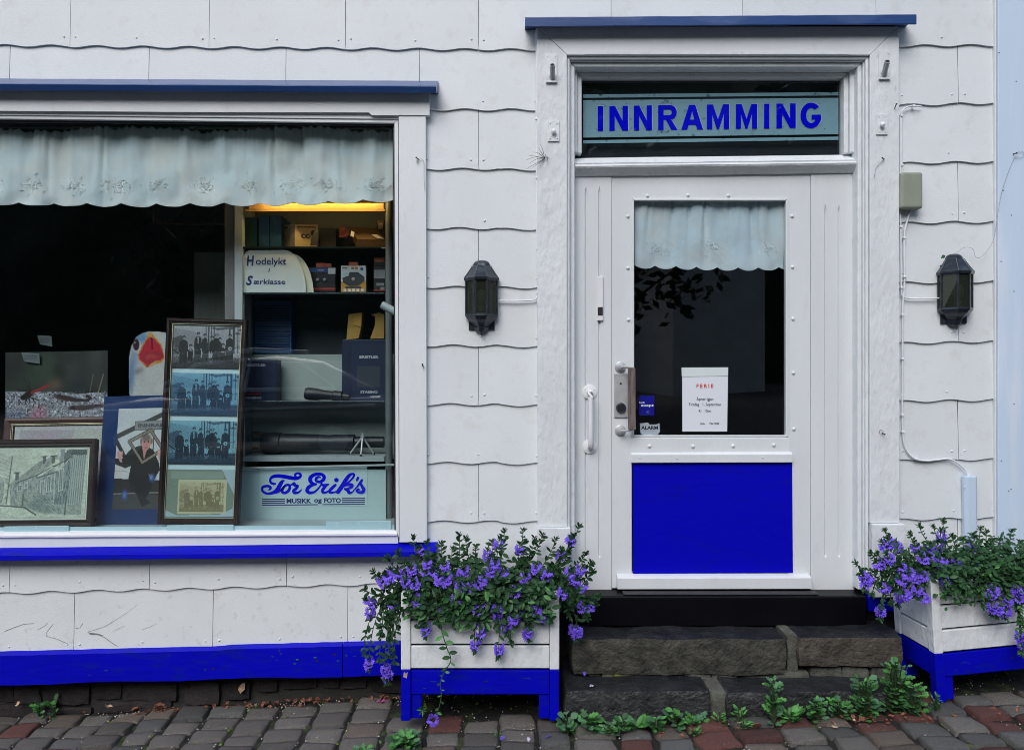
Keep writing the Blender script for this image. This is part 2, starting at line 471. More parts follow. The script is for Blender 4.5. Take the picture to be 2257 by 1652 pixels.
def attr_mat(name, rough=0.6):
    m = bpy.data.materials.new(name); m.use_nodes = True
    nt = m.node_tree; b = nt.nodes['Principled BSDF']
    a = nd(nt, 'ShaderNodeAttribute'); a.attribute_name = 'print'
    nt.links.new(a.outputs['Color'], b.inputs['Base Color']); b.inputs['Roughness'].default_value = rough
    b.inputs['Specular IOR Level'].default_value = 0.3
    MATS[name] = m
    return m
attr_mat('photo_print', 0.55)
# ------------------------------------------------------------------ the ground
def sheet(name, mtl, xs, ys, zf, kind='structure'):
    mb = MB(); vs = []; fs = []
    for y in ys:
        for x in xs: vs.append((x, y, zf(x, y)))
    n = len(xs)
    for j in range(len(ys) - 1):
        for i in range(n - 1):
            fs.append((j * n + i, j * n + i + 1, (j + 1) * n + i + 1, (j + 1) * n + i))
    mb.v = [Vector(v) for v in vs]; mb.f = fs
    o = mb.build(name, mtl); o['kind'] = kind
    for p in o.data.polygons:
        if p.normal.z < 0: p.flip()
    return o

def zfar(x, y):
    # the lane: follows the slope near the house, rises a little on its far side, then runs level
    xx = max(-9, min(9, x))
    base = gz(xx) - 0.035
    t = min(1, max(0, (-y - 2.2) / 6.0))
    return base + 0.75 * t
sheet('ground', M['lane'], [-120, -40, -15, -9, -6, -4, -2, 0, 2, 4, 6, 9, 15, 40, 120],
      [60, 20, 6, 1.5, 0.3, -0.3, -1, -2.2, -3.2, -4.2, -5.2, -6.2, -7.2, -8.2, -12, -20, -40, -110], zfar)

pav = sheet('pavement', M['soil'], [-3.6 + 0.3 * i for i in range(24)], [0.16, -0.2, -0.6, -1.0, -1.6, -2.2],
            lambda x, y: gz(x) - 0.0135 + 0.003 * math.sin(x * 5 + y * 7))

def cobble_mesh(seed, k):
    """one sett: unit footprint, worn rounded top"""
    rnd = random.Random(seed)
    n = 6
    mb = MB(); vs = []; fs = []
    LV = [-.5, -.44, -.25, 0, .25, .44, .5]
    ca = [rnd.uniform(.0, .09) for _ in range(4)]; ph = rnd.uniform(0, 6)
    for j in range(n + 1):
        for i in range(n + 1):
            u = LV[i]; v = LV[j]
            rim = i in (0, n) or j in (0, n); cor = i in (0, n) and j in (0, n)
            q = ca[(u > 0) + 2 * (v > 0)]
            k_ = (abs(u * 2) * abs(v * 2)) ** 2
            uu = u * (1 - q * k_) + .022 * math.sin(v * 7 + ph) * abs(u * 2) + (rnd.uniform(-.014, .014) if rim else 0)
            vv = v * (1 - q * k_) + .022 * math.sin(u * 6 + ph * 2) * abs(v * 2) + (rnd.uniform(-.014, .014) if rim else 0)
            h = 0.003 + .004 * math.sin(u * 3 + ph) * math.cos(v * 3.3 + ph * 1.7) + rnd.uniform(-.0022, .0022)
            if rim: h -= .010 + rnd.uniform(0, .004) + (.004 if cor else 0)
            elif i in (1, n - 1) or j in (1, n - 1): h -= .0018
            vs.append((uu, vv, h))
    for j in range(n):
        for i in range(n):
            a = j * (n + 1) + i
            fs.append((a, a + 1, a + n + 2, a + n + 1))
    rim = [i for i in range(n + 1)] + [(j * (n + 1) + n) for j in range(1, n + 1)] + \
          [n * (n + 1) + i for i in range(n - 1, -1, -1)] + [j * (n + 1) for j in range(n - 1, 0, -1)]
    m0 = len(vs)
    for a in rim: vs.append((vs[a][0] * 1.01, vs[a][1] * 1.01, -0.09))
    L = len(rim)
    for q in range(L):
        fs.append((rim[q], m0 + q, m0 + (q + 1) % L, rim[(q + 1) % L]))
    mb.add(vs, fs)
    return mb.mesh('cobble', M[k], True)
CBM = {k: [cobble_mesh(i * 7 + len(k), k) for i in range(5)] for k in ('cobble_grey', 'cobble_blue', 'cobble_brown', 'cobble_red')}
rc = random.Random(14)
x = -3.05; ncob = 0
rest = MB()
while x < 3.1:
    w = rc.uniform(0.145, 0.190)
    y = 0.12 - rc.uniform(0, 0.12)
    while y > -2.1:
        l = rc.uniform(0.098, 0.145)
        cxm, cym = x + w / 2, y - l / 2
        red = 0.05 if x < -0.5 else (0.27 if x > 0.0 else 0.10)
        t = rc.random()
        k = 'cobble_red' if t < red else ('cobble_brown' if t < red + 0.16 else ('cobble_blue' if t < red + 0.42 else 'cobble_grey'))
        me = rc.choice(CBM[k])
        sx = w - rc.uniform(0.004, 0.020); sy = l - rc.uniform(0.001, 0.009)
        zz = gz(cxm) + rc.uniform(-0.009, 0.009)
        if (-.52 < cxm < .24 and cym > -.24) or (.2 < cxm < 1.72 and cym > -.34) or (1.84 < cxm < 2.55 and cym > -.22):
            y -= l; continue
        rot = (rc.uniform(-.035, .035), -0.055 + rc.uniform(-.035, .035), rc.uniform(-.07, .07) + 0.05 * math.sin(x * 2.3))
        if y > -0.86 and ncob < 300:
            inst('cobble', me, pav, (cxm + rc.uniform(-.006, .006), cym, zz), rot, (sx, sy, 1.0)); ncob += 1
        else:
            mt = Matrix.Translation((cxm, cym, zz)) @ Euler(rot).to_matrix().to_4x4() @ Matrix.Diagonal((sx, sy, 1, 1))
            rest.add([mt @ v.co for v in me.vertices], [tuple(p.vertices) for p in me.polygons])
        y -= l
    x += w
o = rest.build('cobble_field', M['cobble_grey'], pav, smooth=True); o['kind'] = 'stuff'

# ------------------------------------------------------------------ the shop building
house = thing('shop_building', (-0.8, 0, 0.0), 'white clad wooden shop with blue ledges, display window and glazed door', 'shop')
mb = MB()
YF, YB = 0.014, 0.14
mb.box(-4.2, 2.6, YF, YB, 3.135, 4.6)
mb.box(-4.2, 0.22, YF, YB, 2.84, 3.135)
mb.box(-0.56, 0.22, YF, YB, 0.36, 2.84)
mb.box(-4.2, -3.25, YF, YB, 0.36, 2.84)
mb.box(-3.25, -0.56, YF, YB, 0.30, 0.825)
mb.box(1.72, 2.6, YF, YB, 0.30, 3.135)
mb.box(0.22, 1.72, 0.10, 0.16, 0.0, 0.55)
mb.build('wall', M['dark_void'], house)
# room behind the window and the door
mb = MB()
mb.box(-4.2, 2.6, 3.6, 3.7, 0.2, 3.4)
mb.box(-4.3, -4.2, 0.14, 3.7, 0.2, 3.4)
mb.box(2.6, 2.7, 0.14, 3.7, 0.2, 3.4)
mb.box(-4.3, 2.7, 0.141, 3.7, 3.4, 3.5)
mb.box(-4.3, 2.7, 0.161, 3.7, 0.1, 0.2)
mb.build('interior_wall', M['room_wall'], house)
# eaves far above the picture
mb = MB(); mb.strip([(-4.5, -0.30, 4.55), (-4.5, 0.3, 4.75), (-4.5, 0.3, 4.83), (-4.5, -0.30, 4.63)],
                    [(2.9, -0.30, 4.55), (2.9, 0.3, 4.75), (2.9, 0.3, 4.83), (2.9, -0.30, 4.63)])
mb.strip([(-4.5, 0.3, 4.75), (-4.5, 3.8, 7.2), (-4.5, 3.8, 7.3), (-4.5, 0.3, 4.84)], [(2.9, 0.3, 4.75), (2.9, 3.8, 7.2), (2.9, 3.8, 7.3), (2.9, 0.3, 4.84)])
mb.build('roof', M['trim_paint'], house)

# nails
mb = MB(); mb.lathe((0, 0, 0), (0, -1, 0), [(-0.002, 0.0042), (0.0005, 0.0042), (0.0022, 0.0032), (0.0034, 0.0012)], 8)
NAIL = mb.mesh('nail', M['siding_paint'], True)
mb = MB(); mb.lathe((0, 0, 0), (0, -1, 0), [(-0.003, 0.0085), (0.001, 0.0085), (0.0042, 0.0068), (0.0062, 0.0035), (0.0068, 0.0008)], 12)
RIVET = mb.mesh('rivet', M['door_paint'], True)

rs = random.Random(5)
def lerp(a, b, t): return a + (b - a) * t

def panel(x0, x1, top, bot, gap=1.1, wave=True, chip=None, low=False, nails=True, ph=0.0):
    """one wavy-edged cladding sheet between survey x0..x1; top / bot are functions of x"""
    x0 += gap / 2; x1 -= gap / 2
    n = max(3, int((x1 - x0) / 7))
    dy_ = rs.uniform(-0.8, 0.8); tl = rs.uniform(-0.6, 0.6)
    ft, fb, bb = [], [], []
    th = 0.0085
    for i in range(n + 1):
        t = i / n; px = lerp(x0, x1, t)
        yb = bot(px) + (2.6 * math.sin(2 * math.pi * (px - 40) / 101.0 + ph) if wave else 0) + dy_ + tl * (t - .5) + rs.uniform(-.12, .12)
        if chip and chip[0] < px < chip[1]: yb -= chip[2]
        a = P(px, top(px)); b = P(px, yb)
        ft.append((a.x, -0.004, a.z)); fb.append((b.x, -0.0145, b.z)); bb.append((b.x, -0.0145 + th, b.z))
    vs = ft + fb + bb; m = n + 1; fs = []
    for i in range(n):
        fs.append((i, i + 1, m + i + 1, m + i))
        fs.append((m + i, m + i + 1, 2 * m + i + 1, 2 * m + i))
        fs.append((2 * m + i, 2 * m + i + 1, i + 1, i))
    fs.append((0, m, 2 * m)); fs.append((n, 2 * m + n, m + n))
    mb = MB(); mb.add(vs, fs)
    o = mb.build('siding_panel', M['siding_paint_low' if low else 'siding_paint'], house)
    if nails:
        xs = [x0 + 12 + rs.uniform(-2, 2), x1 - 14 + rs.uniform(-2, 2)]
        if x1 - x0 > 220: xs.append((x0 + x1) / 2 + rs.uniform(-12, 12))
        for q in xs:
            p = P(q, bot(q) - 19 + rs.uniform(-3, 3)); f = 17 / max(30, bot(q) - top(q))
            s = rs.uniform(1.0, 1.5)
            inst('nail', NAIL, o, (p.x, -0.0145 + 0.0105 * f, p.z), (rs.uniform(-.25, .25), 0, 0), (s, s, s))
    return o

def row(x0, x1, joints, top, bot, **k):
    xs = [x0] + [j for j in joints if x0 + 4 < j < x1 - 4] + [x1]
    return [panel(a, b, top, bot, gap=rs.uniform(0.7, 1.5), **k) for a, b in zip(xs[:-1], xs[1:])]

ODD = [158 + 301.0 * k for k in range(-4, 8)]
ODD = [-444, -143, 158, 463, 762, 1054, 1346, 1635, 1928, 2225]
EVN = [-580, -279, 24, 330, 631, 925, 1227, 1527, 1820, 2106]
LX = -640; RXE = 2202
def top0(x): return -24 + 8 * min(1, max(0, x / 1180))
def lineA(x): return (103 + 9 * x / 1180) if x < 1180 else (112 - 9 * min(1, (x - 1180) / 900))
row(LX, RXE, EVN, lambda x: -250, lambda x: -128, nails=False)
row(LX, RXE, EVN, lambda x: -140, lambda x: top0(x))
row(LX, RXE, ODD, lambda x: top0(x) - 9, lineA)
row(LX, 925, EVN, lambda x: lineA(x) - 9, lambda x: 238)
MIDL = [112, 243, 373, 503, 632, 761, 890, 1018, 1146, 1285, 1415]
row(925, 1192, [], lambda x: lineA(x) - 9, lambda x: 243)
for k in range(1, 10):
    t_, b_ = MIDL[k], MIDL[k + 1]
    row(930, 1196 , ODD if k % 2 else EVN, lambda x, t_=t_: t_ - 9, lambda x, b_=b_: b_ + (1.5 if x > 1100 else 0), ph=0.4 * k)
RIGL = [104, 231, 359.5, 490.5, 621, 753, 882, 1011, 1141, 1270, 1330]
for k in range(0, 10):
    t_, b_ = RIGL[k], RIGL[k + 1]
    row(1972, RXE, [2108] if k % 2 == 0 else [], lambda x, t_=t_: t_ - 9, lambda x, b_=b_: b_ + 1.5 - 3 * (x - 1985) / 205, ph=1.9 + 0.2 * k, wave=k < 9)
def lowA(x): return 1304.5 - 20.5 * x / 850
def base_top(x): return 1432 - 21 * x / 850 - (2.5 if x > 500 else 0)
row(LX, 934, [-580, -279, 24.7, 332, 633], lambda x: 1190, lowA, low=True)
lowrow = row(LX, 934, [-444, -143, 166, 471, 767], lambda x: lowA(x) - 9, lambda x: base_top(x) + 8, low=True, wave=False)

# cracks and a chipped corner in the low cladding
def crack(parent, pts, w=0.8):
    w *= .8
    mb = MB()
    for (a, b) in zip(pts[:-1], pts[1:]):
        d = Vector((b[0] - a[0], b[1] - a[1])); L = d.length; d /= L; nrm = Vector((-d.y, d.x)) * w / 2
        mb.slab([(a[0] - nrm.x, a[1] - nrm.y), (b[0] - nrm.x * .7, b[1] - nrm.y * .7), (b[0] + nrm.x * .7, b[1] + nrm.y * .7), (a[0] + nrm.x, a[1] + nrm.y)], 0, 0.004)
    for v in mb.v:
        f = (v.z - P(0, lowA(300)).z) / (P(0, 1424).z - P(0, lowA(300)).z)
        v.y += -0.0045 - 0.0108 * min(1, max(0, f))
    mb.build('crack', M['crack_line'], parent)
Pn = lowrow
cr = lambda pts: [(x / 1.852 / 1.7509, (y / 1.852 + 2000) / 1.7509) for x, y in pts]
crack(Pn[3], cr([(635, 800), (690, 785), (760, 760), (860, 700), (930, 655), (985, 610)]))
crack(Pn[3], cr([(640, 805), (700, 815), (760, 840), (815, 880), (850, 900)]), 1.6)
crack(Pn[3], cr([(1030, 782), (1080, 765), (1130, 740)]), .7)
crack(Pn[3], cr([(548, 775), (580, 770), (600, 740)]), .9)
crack(Pn[3], cr([(820, 795), (900, 755)]), .5)
crack(Pn[2], cr([(45, 795), (110, 770), (180, 745), (250, 740)]), 1.3)
crack(Pn[2], cr([(280, 782), (330, 760), (350, 735)]), .7)
crack(Pn[2], cr([(345, 830), (345, 800), (390, 745)]), .9)
crack(Pn[2], cr([(345, 830), (420, 850), (500, 885)]), 1.0)
mb = MB(); mb.slab([(x / 1.852 / 1.7509, (y / 1.852 + 2000) / 1.7509) for x, y in [(640, 812), (700, 818), (745, 835), (700, 828), (640, 826)]], -0.0128, -0.008)
mb.build('chip', M['crack_line'], Pn[3])

# base boards (blue)
def wavy_board(x0, x1, top, bot, yf, yb, name, joint=()):
    xs = [x0] + list(joint) + [x1]
    for a, b in zip(xs[:-1], xs[1:]):
        a += .8; b -= .8
        n = max(2, int((b - a) / 22)); mb = MB()
        tp = [(lerp(a, b, i / n), top(lerp(a, b, i / n)) + rs.uniform(-.5, .5)) for i in range(n + 1)]
        bt = [(lerp(a, b, i / n), bot(lerp(a, b, i / n)) + rs.uniform(-.5, .5)) for i in range(n + 1)]
        # bevelled top: front face, sloped weathering
        vs = []; fs = []
        for i in range(n + 1):
            pt = P(*tp[i]); pb = P(*bt[i])
            vs += [(pt.x, yf + 0.012, pt.z), (pt.x, yf, pt.z - 0.014), (pb.x, yf, pb.z), (pb.x, yb, pb.z), (pt.x, yb, pt.z + .003)]
        for i in range(n):
            for k in range(5):
                k2 = (k + 1) % 5
                fs.append((i * 5 + k, i * 5 + k2, i * 5 + 5 + k2, i * 5 + 5 + k))
        fs.append((0, 1, 2, 3, 4)); fs.append(tuple(n * 5 + k for k in (4, 3, 2, 1, 0)))
        mb.add(vs, fs)
        mb.build(name, M['blue_paint'], house)
wavy_board(LX, 1192, base_top, lambda x: (1502 - 17 * x / 640 if x < 640 else 1485 - 3 * (x - 640) / 215) + (1.5 * math.sin(x / 50.0)), -0.034, -0.001, 'base_board', (-240, 758))
wavy_board(1905, 2189, lambda x: 1306, lambda x: 1340, -0.034, -0.001, 'base_board')
mb = MB()
for (a, b) in ((1155, 2533), (1223, 2525)):
    p = P(a / 1.7509, b / 1.7509)
    mb.box(p.x - .007, p.x + .007, -0.037, -0.03, p.z - .004, p.z + .005)
mb.build('bolt_head', M['blue_faded'], house, bevel=.002)

# chips and scuffs in the blue paint
bbs = sorted([o for o in house.children if o.name.startswith('base_board')], key=lambda o: o.location.x)
for k in range(16):
    px = rs.uniform(10, 860); py = rs.uniform(base_top(px) + 14, base_top(px) + 62); w_, h_ = rs.uniform(1.5, 5), rs.uniform(.8, 2.6)
    mb = MB(); mb.slab([(px - w_, py), (px - w_ * .2, py - h_), (px + w_, py - h_ * .3), (px + w_ * .5, py + h_), (px - w_ * .4, py + h_ * .8)], -0.0346, -0.0335)
    par = [o for o in bbs if WL[o.name].x - .05 < 9][2 if px > 758 else 1]
    mb.build('paint_chip', M[rs.choice(['blue_faded', 'blue_faded', 'grit', 'soil'])], par)
# foundation: rough dark stones in mortar below the base board
fd = MB(); fd.box(-4.2, 0.30, 0.085, 0.3, -0.45, 0.36)
fd.box(1.60, 2.6, 0.085, 0.3, -0.4, 0.5)
fnd = fd.build('foundation', M['mortar'], house)

def rock(cx, cy, cz, sx, sy, sz, seed, n=6, rough=0.10, rnd=0.35):
    """a rough block: a cube grid with rounded edges and broken faces"""
    mb = MB(); idx = {}; vs = []; fs = []
    off = Vector((seed * 3.7, seed * 1.3, seed * 2.1))
    def vert(i, j, k):
        key = (i, j, k)
        if key in idx: return idx[key]
        p = Vector((i / n - .5, j / n - .5, k / n - .5)) * 2
        c = Vector([math.copysign(abs(a) ** 1.0, a) for a in p])
        q = c.normalized() * max(abs(c.x), abs(c.y), abs(c.z)) * 1.25
        p = p.lerp(q, rnd * (sorted([abs(c.x), abs(c.y), abs(c.z)])[1] ** 3))
        w = Vector((p.x * sx / 2, p.y * sy / 2, p.z * sz / 2))
        m_ = min(sx, sy, sz)
        d = noise.noise_vector(w * (0.75 / m_) + off) * rough * m_ + noise.noise_vector(w * (2.6 / m_) + off) * rough * 0.4 * m_ + noise.noise_vector(w * (8.5 / m_) + off) * rough * 0.16 * m_
        vs.append(Vector((cx, cy, cz)) + w + d); idx[key] = len(vs) - 1
        return idx[key]
    for a in range(n):
        for b in range(n):
            for s in (0, n):
                fs.append((vert(a, b, s), vert(a + 1, b, s), vert(a + 1, b + 1, s), vert(a, b + 1, s)))
                fs.append((vert(a, s, b), vert(a + 1, s, b), vert(a + 1, s, b + 1), vert(a, s, b + 1)))
                fs.append((vert(s, a, b), vert(s, a + 1, b), vert(s, a + 1, b + 1), vert(s, a, b + 1)))
    mb.add(vs, fs)
    return mb
# (x0,y0,x1,y1) read off the photograph, crop 1000 px wide -> survey raster
st = [(-330, 160, -40, 440), (-30, 215, 115, 360), (125, 210, 350, 370), (415, 180, 780, 385), (805, 175, 1050, 335), (1090, 180, 1545, 345), (1595, 170, 1905, 370),
      (1950, 160, 2180, 320), (-20, 380, 330, 490), (380, 400, 800, 470), (830, 345, 1500, 440)]
for q, (a, b, c_, d) in enumerate(st):
    p0 = P(a / 2.257 / 1.7509, (b / 2.257 + 2550) / 1.7509, .07); p1 = P(c_ / 2.257 / 1.7509, (d / 2.257 + 2550) / 1.7509, .07)
    rock((p0.x + p1.x) / 2, .13, (p0.z + p1.z) / 2, p1.x - p0.x, .13, p0.z - p1.z, q + 1, 6, .12, .25).build('foundation_stone', M['foundation_stone'], fnd, smooth=True)
rx = random.Random(3); xx = P(2190 / 2.257 / 1.7509, 0, .07).x
while xx < 0.12:
    w = rx.uniform(.11, .24)
    rock(xx + w / 2, .13, 0.10 + rx.uniform(-.02, .02), w - .02, .13, rx.uniform(.10, .14), 40 + int(xx * 50), 5, .12, .25).build('foundation_stone', M['foundation_stone'], fnd, smooth=True)
    xx += w
xx = 1.70
while xx < 2.55:
    w = rx.uniform(.14, .26)
    rock(xx + w / 2, .13, 0.26 + rx.uniform(-.02, .02), w - .02, .13, rx.uniform(.16, .22), 90 + int(xx * 50), 5, .12, .25).build('foundation_stone', M['foundation_stone'], fnd, smooth=True)
    xx += w

# right corner boards, bluish white
cb = MB(); a = P(2198, 0, -.03).x
cb.box(a, 2.62, -0.034, 0.02, 0.30, 4.6)
cbo = cb.build('corner_board', M['ice_paint'], house, bevel=.003)
cb = MB(); b_ = P(2190.5, 0, -.02).x; cb.box(b_, a - .001, -0.024, 0.02, 0.30, 4.6); cb.build('corner_bead', M['trim_paint'], house, bevel=.002)

# ------------------------------------------------------------------ display window
win = MB()
WB = 1193
rc_ = [(878, 250), (938, 250), (940.5, 1194), (880, 1194)]
win.slab(rc_, -0.040, 0.012)
window = win.build('shop_window', M['trim_paint'], house, bevel=.002)
win = MB(); win.slab([(-415, 246), (-352, 246), (-352, 1206), (-415, 1206)], -0.040, 0.012); win.build('casing', M['trim_paint'], window, bevel=.002)
# frieze under the cap, with stopped chamfer
fr = MB()
fr.slab([(-420, 190), (947, 199), (946, 253.5), (819, 253.5), (812, 247.5), (400, 246.5), (0, 244), (-420, 241)], -0.046, 0.012)
fr.build('frieze', M['trim_paint'], window)
fr = MB(); fr.slab([(-350, 241), (0, 244.5), (400, 247), (812, 248), (818, 254), (877, 254.2), (877, 262), (0, 253), (-350, 251)], -0.030, 0.012)
fr.build('chamfer', M['trim_paint'], window)
# cap
def ledge(name, mtl, pl, pr, prof, parent, bev=.0015):
    """pl / pr: left and right survey points of the back top edge (at y=0), prof: list of (out, up)"""
    A = P(*pl); B = P(*pr)
    mb = MB(); N = 26; rings = []
    for i in range(N + 1):
        c = A.lerp(B, i / N)
        rings.append([Vector((c.x, -o_, c.z + u_ + rs.uniform(-.0007, .0007))) for o_, u_ in prof])
    mb.loft(rings)
    return mb.build(name, mtl, parent, bevel=bev)
ledge('cap', M['blue_faded'], (-430, 169.5), (966, 177), [(0, 0.0), (0.104, -0.067), (0.108, -0.072), (0.096, -0.097), (0.091, -0.098), (0.045, -0.072), (0, -0.070)], window)
# glazing beads round the pane: bright bead, the gap's shade painted as a dark strip
bd = MB()
bd.slab([(-352, 251), (0, 253.5), (868, 262.5), (876, 262.5), (876, 262.6), (868.5, 270.5), (0, 261), (-352, 258)], -0.024, 0.010)
bd.slab([(869, 271), (876.5, 263), (878.5, 1183), (872, 1171)], -0.024, 0.010)
bd.build('glazing_bead', M['trim_paint'], window, bevel=.0015)
bd = MB(); bd.slab([(-352, 258.6), (0, 261.5), (868, 271), (868, 276), (0, 268), (-352, 266)], -0.004, 0.012)
bd.slab([(866.5, 276), (868.5, 276), (871.5, 1170), (869, 1170)], -0.004, 0.012)
bd.build('gap_shade_strip', M['threshold_metal'], window)
pn = MB(); pn.slab([(-356, 262), (870, 268), (872, 1172), (-356, 1176)], 0.014, 0.018)
pn.build('glass_pane', M['window_glass'], window)
# bottom bead, apron, blue sill
ledge('bottom_bead', M['white_gloss'], (-352, 1171.5), (877, 1165.5), [(-0.012, 0), (0.020, -0.004), (0.034, -0.012), (0.034, -0.022), (0.028, -0.027), (-0.012, -0.027)], window)
ap = MB(); ap.slab([(-415, 1187), (0, 1184), (876, 1179.5), (877, 1196), (0, 1206), (-415, 1211)], -0.024, 0.008); ap.build('apron', M['trim_paint'], window)
ledge('sill', M['blue_paint'], (-430, 1205.5), (965, 1192), [(-0.002, 0.002), (0.080, -0.021), (0.087, -0.027), (0.088, -0.050), (0.070, -0.055), (-0.002, -0.042)], window)
# aluminium profile and clips at the foot of the pane
al = MB(); al.slab([(-356, 1163), (870, 1156), (871, 1171), (-356, 1178)], 0.0085, 0.0135); al.build('bottom_rail', M['alu'], window)
for (x0, x1, y0, y1) in ((8, 151, 1158, 1172.5), (368, 514.5, 1155.5, 1168.5), (718, 862, 1147, 1166)):
    cl = MB(); cl.slab([(x0, y0 + 1), (x1, y0 - .5), (x1, y1 - .5), (x0, y1 + 1)], 0.001, 0.008)
    co_ = cl.build('pane_clip', M['alu'], window, bevel=.001)
    for q in (.16, .5, .84):
        p = P(lerp(x0, x1, q), y0 + 4.5, .001); s_ = .55
        inst('rivet', NAIL, co_, p, (0, 0, 0), (s_, s_, s_))

# ------------------------------------------------------------------ door surround
XL, XR, ZH = 0.262, 1.7025, P(0, 121, -.05).z
XLO, XRO = P(1183, 0, -.05).x, P(1981, 0, -.05).x
ZB = P(0, 1297, 0).z
def uframe(mb, xl, xr, zt, zb, w0, w1, yf, yb, sides='LTR'):
    """mitred frame: from offset w0 (inner) to w1 (outer) round the opening xl..xr, top zt"""
    if 'L' in sides: mb.wpoly([(xl - w1, zb), (xl - w0, zb), (xl - w0, zt + w0), (xl - w1, zt + w1)], yf, yb)
    if 'R' in sides: mb.wpoly([(xr + w0, zb), (xr + w1, zb), (xr + w1, zt + w1), (xr + w0, zt + w0)], yf, yb)
    if 'T' in sides: mb.wpoly([(xl - w1 + .0006, zt + w1), (xl - w0 + .0006, zt + w0), (xr + w0 - .0006, zt + w0), (xr + w1 - .0006, zt + w1)], yf, yb)
sr = MB()
zc0 = P(0, 58, -.05).z
ZPL, ZPR = P(0, 1160, -.05).z, P(0, 1152, -.05).z
sr.wpoly([(XLO + .004, ZPL), (XL, ZPL), (XL, ZH), (XLO, zc0)], -0.05, 0.012)
surround = sr.build('door_surround', M['trim_paint_old'], house, bevel=.003)
sr = MB(); sr.wpoly([(XR, ZPR), (XRO + .003, ZPR), (XRO, zc0), (XR, ZH)], -0.05, 0.012); sr.build('casing', M['trim_paint_old'], surround, bevel=.003)
sr = MB(); sr.wpoly([(XLO + .0012, zc0), (XL + .0012, ZH), (XR - .0012, ZH), (XRO - .0012, zc0)], -0.05, 0.012); sr.build('head_board', M['trim_paint'], surround, bevel=.003)
# stop-chamfered lower edge of the head board
ch = MB(); ch.wpoly([(XL + .085, ZH + .003), (XL + .10, ZH + .014), (XR - .12, ZH + .014), (XR - .10, ZH + .003)], -0.0512, -0.049); ch.build('chamfer', M['trim_paint_old'], surround)
for side, x0, x1, zt in (('L', XLO + .001, XL + .015, ZPL), ('R', XR + .004, XRO + .022, ZPR)):
    pb = MB(); pb.box(x0, x1, -0.066, 0.012, ZB - .02, zt - .001); pb.build('plinth_block', M['trim_paint_old'], surround, bevel=.004)
# stepped mouldings round the opening
m1 = MB(); uframe(m1, XL, XR, ZH, ZB, -.014, -.0004, -0.036, 0.05); m1.build('moulding', M['trim_paint_old'], surround, bevel=.004)
m1 = MB(); uframe(m1, XL, XR, ZH, ZB, -.019, -.0145, -0.020, 0.05); m1.build('moulding', M['trim_paint_old'], surround, bevel=.001)
m1 = MB(); uframe(m1, XL, XR, ZH, ZB, -.040, -.0195, -0.010, 0.06); m1.build('moulding', M['trim_paint_old'], surround, bevel=.005)
# cap over the door
ledge('cap', M['blue_faded'], (1156, 59.3), (1992, 53.3), [(0, 0.0), (0.104, -0.004), (0.110, -0.009), (0.110, -0.050), (0.105, -0.052), (0.055, -0.020), (0, -0.020)], surround)

# transom: frame, pane, sign band, bar
YT = 0.085
tw = MB()
gx0, gx1 = P(1280, 0, YT).x, P(1851.5, 0, YT).x
gt = P(0, 177, YT).z; gb = P(0, 343, YT).z
uframe(tw, gx0, gx1, gt, gb, 0, .022, 0.045, 0.10); uframe(tw, gx0, gx1, gt, gb, .0225, .048, 0.028, 0.10)
transom = tw.build('transom_window', M['trim_paint_old'], house, bevel=.004)
pn = MB(); pn.box(gx0 - .004, gx1 + .004, YT - .003, YT, gb - .004, gt + .004); pn.build('glass_pane', M['door_glass'], transom)
bk = MB(); bk.box(gx0 - .02, gx1 + .02, .12, .125, gb - .02, gt + .02); bk.build('dark_backing', M['dark_void'], transom)  # dark sheet added to stand for the unlit void behind the pane
def band(a, b, c_, d, name, mtl, y=YT + .004):
    q = MB(); q.slab([(1285, a), (1847, c_), (1847, d), (1285, b)], y, y + .0015); return q.build(name, mtl, transom)
band(208, 215.5, 203, 210, 'stripe', M['sign_teal'])
band(221, 303, 215.5, 295.5, 'sign_band', M['sign_teal'])
band(309, 316, 301, 308, 'stripe', M['sign_teal'])

LET = {
 'I': [[(0, 0), (0, 1), (1, 1), (1, 0)]],
 'N': [[(0, 0), (0, 1), (.30, 1), (.71, .40), (.71, 1), (1, 1), (1, 0), (.70, 0), (.29, .60), (.29, 0)]],
 'M': [[(0, 0), (0, 1), (.27, 1), (.5, .40), (.73, 1), (1, 1), (1, 0), (.76, 0), (.76, .60), (.55, 0), (.45, 0), (.24, .60), (.24, 0)]],
 'A': [[(0, 0), (.36, 1), (.499, 1), (.499, .74), (.40, .40), (.499, .40), (.499, .19), (.335, .19), (.27, 0)],
       [(1, 0), (.64, 1), (.501, 1), (.501, .74), (.60, .40), (.501, .40), (.501, .19), (.665, .19), (.73, 0)]],
}
def arc(cx, cy, rx, ry, a0, a1, n=14):
    return [(cx + rx * math.cos(R(lerp(a0, a1, i / n))), cy + ry * math.sin(R(lerp(a0, a1, i / n)))) for i in range(n + 1)]
LET['R'] = [[(0, 0), (0, 1), (.28, 1), (.28, 0)],
            [(.281, 1)] + arc(.60, .705, .36, .295, 90, -90) + [(.281, .41), (.281, .595)] + list(reversed(arc(.58, .71, .12, .115, 90, -90))) + [(.281, .825)],
            [(.40, .408), (.68, .408), (1, 0), (.69, 0)]]
LET['G'] = [arc(.52, .5, .52, .52, 42, 345, 26) + [(1, .53), (.55, .53), (.55, .33), (.72, .33)] + list(reversed(arc(.53, .5, .25, .31, 48, 318, 22)))]
XI = [(207, 250, 'I'), (295, 437, 'N'), (480, 618, 'N'), (665, 812, 'R'), (840, 1005, 'A'), (1033, 1203, 'M'), (1253, 1415, 'M'), (1467, 1508, 'I'), (1560, 1707, 'N'), (1742, 1897, 'G')]
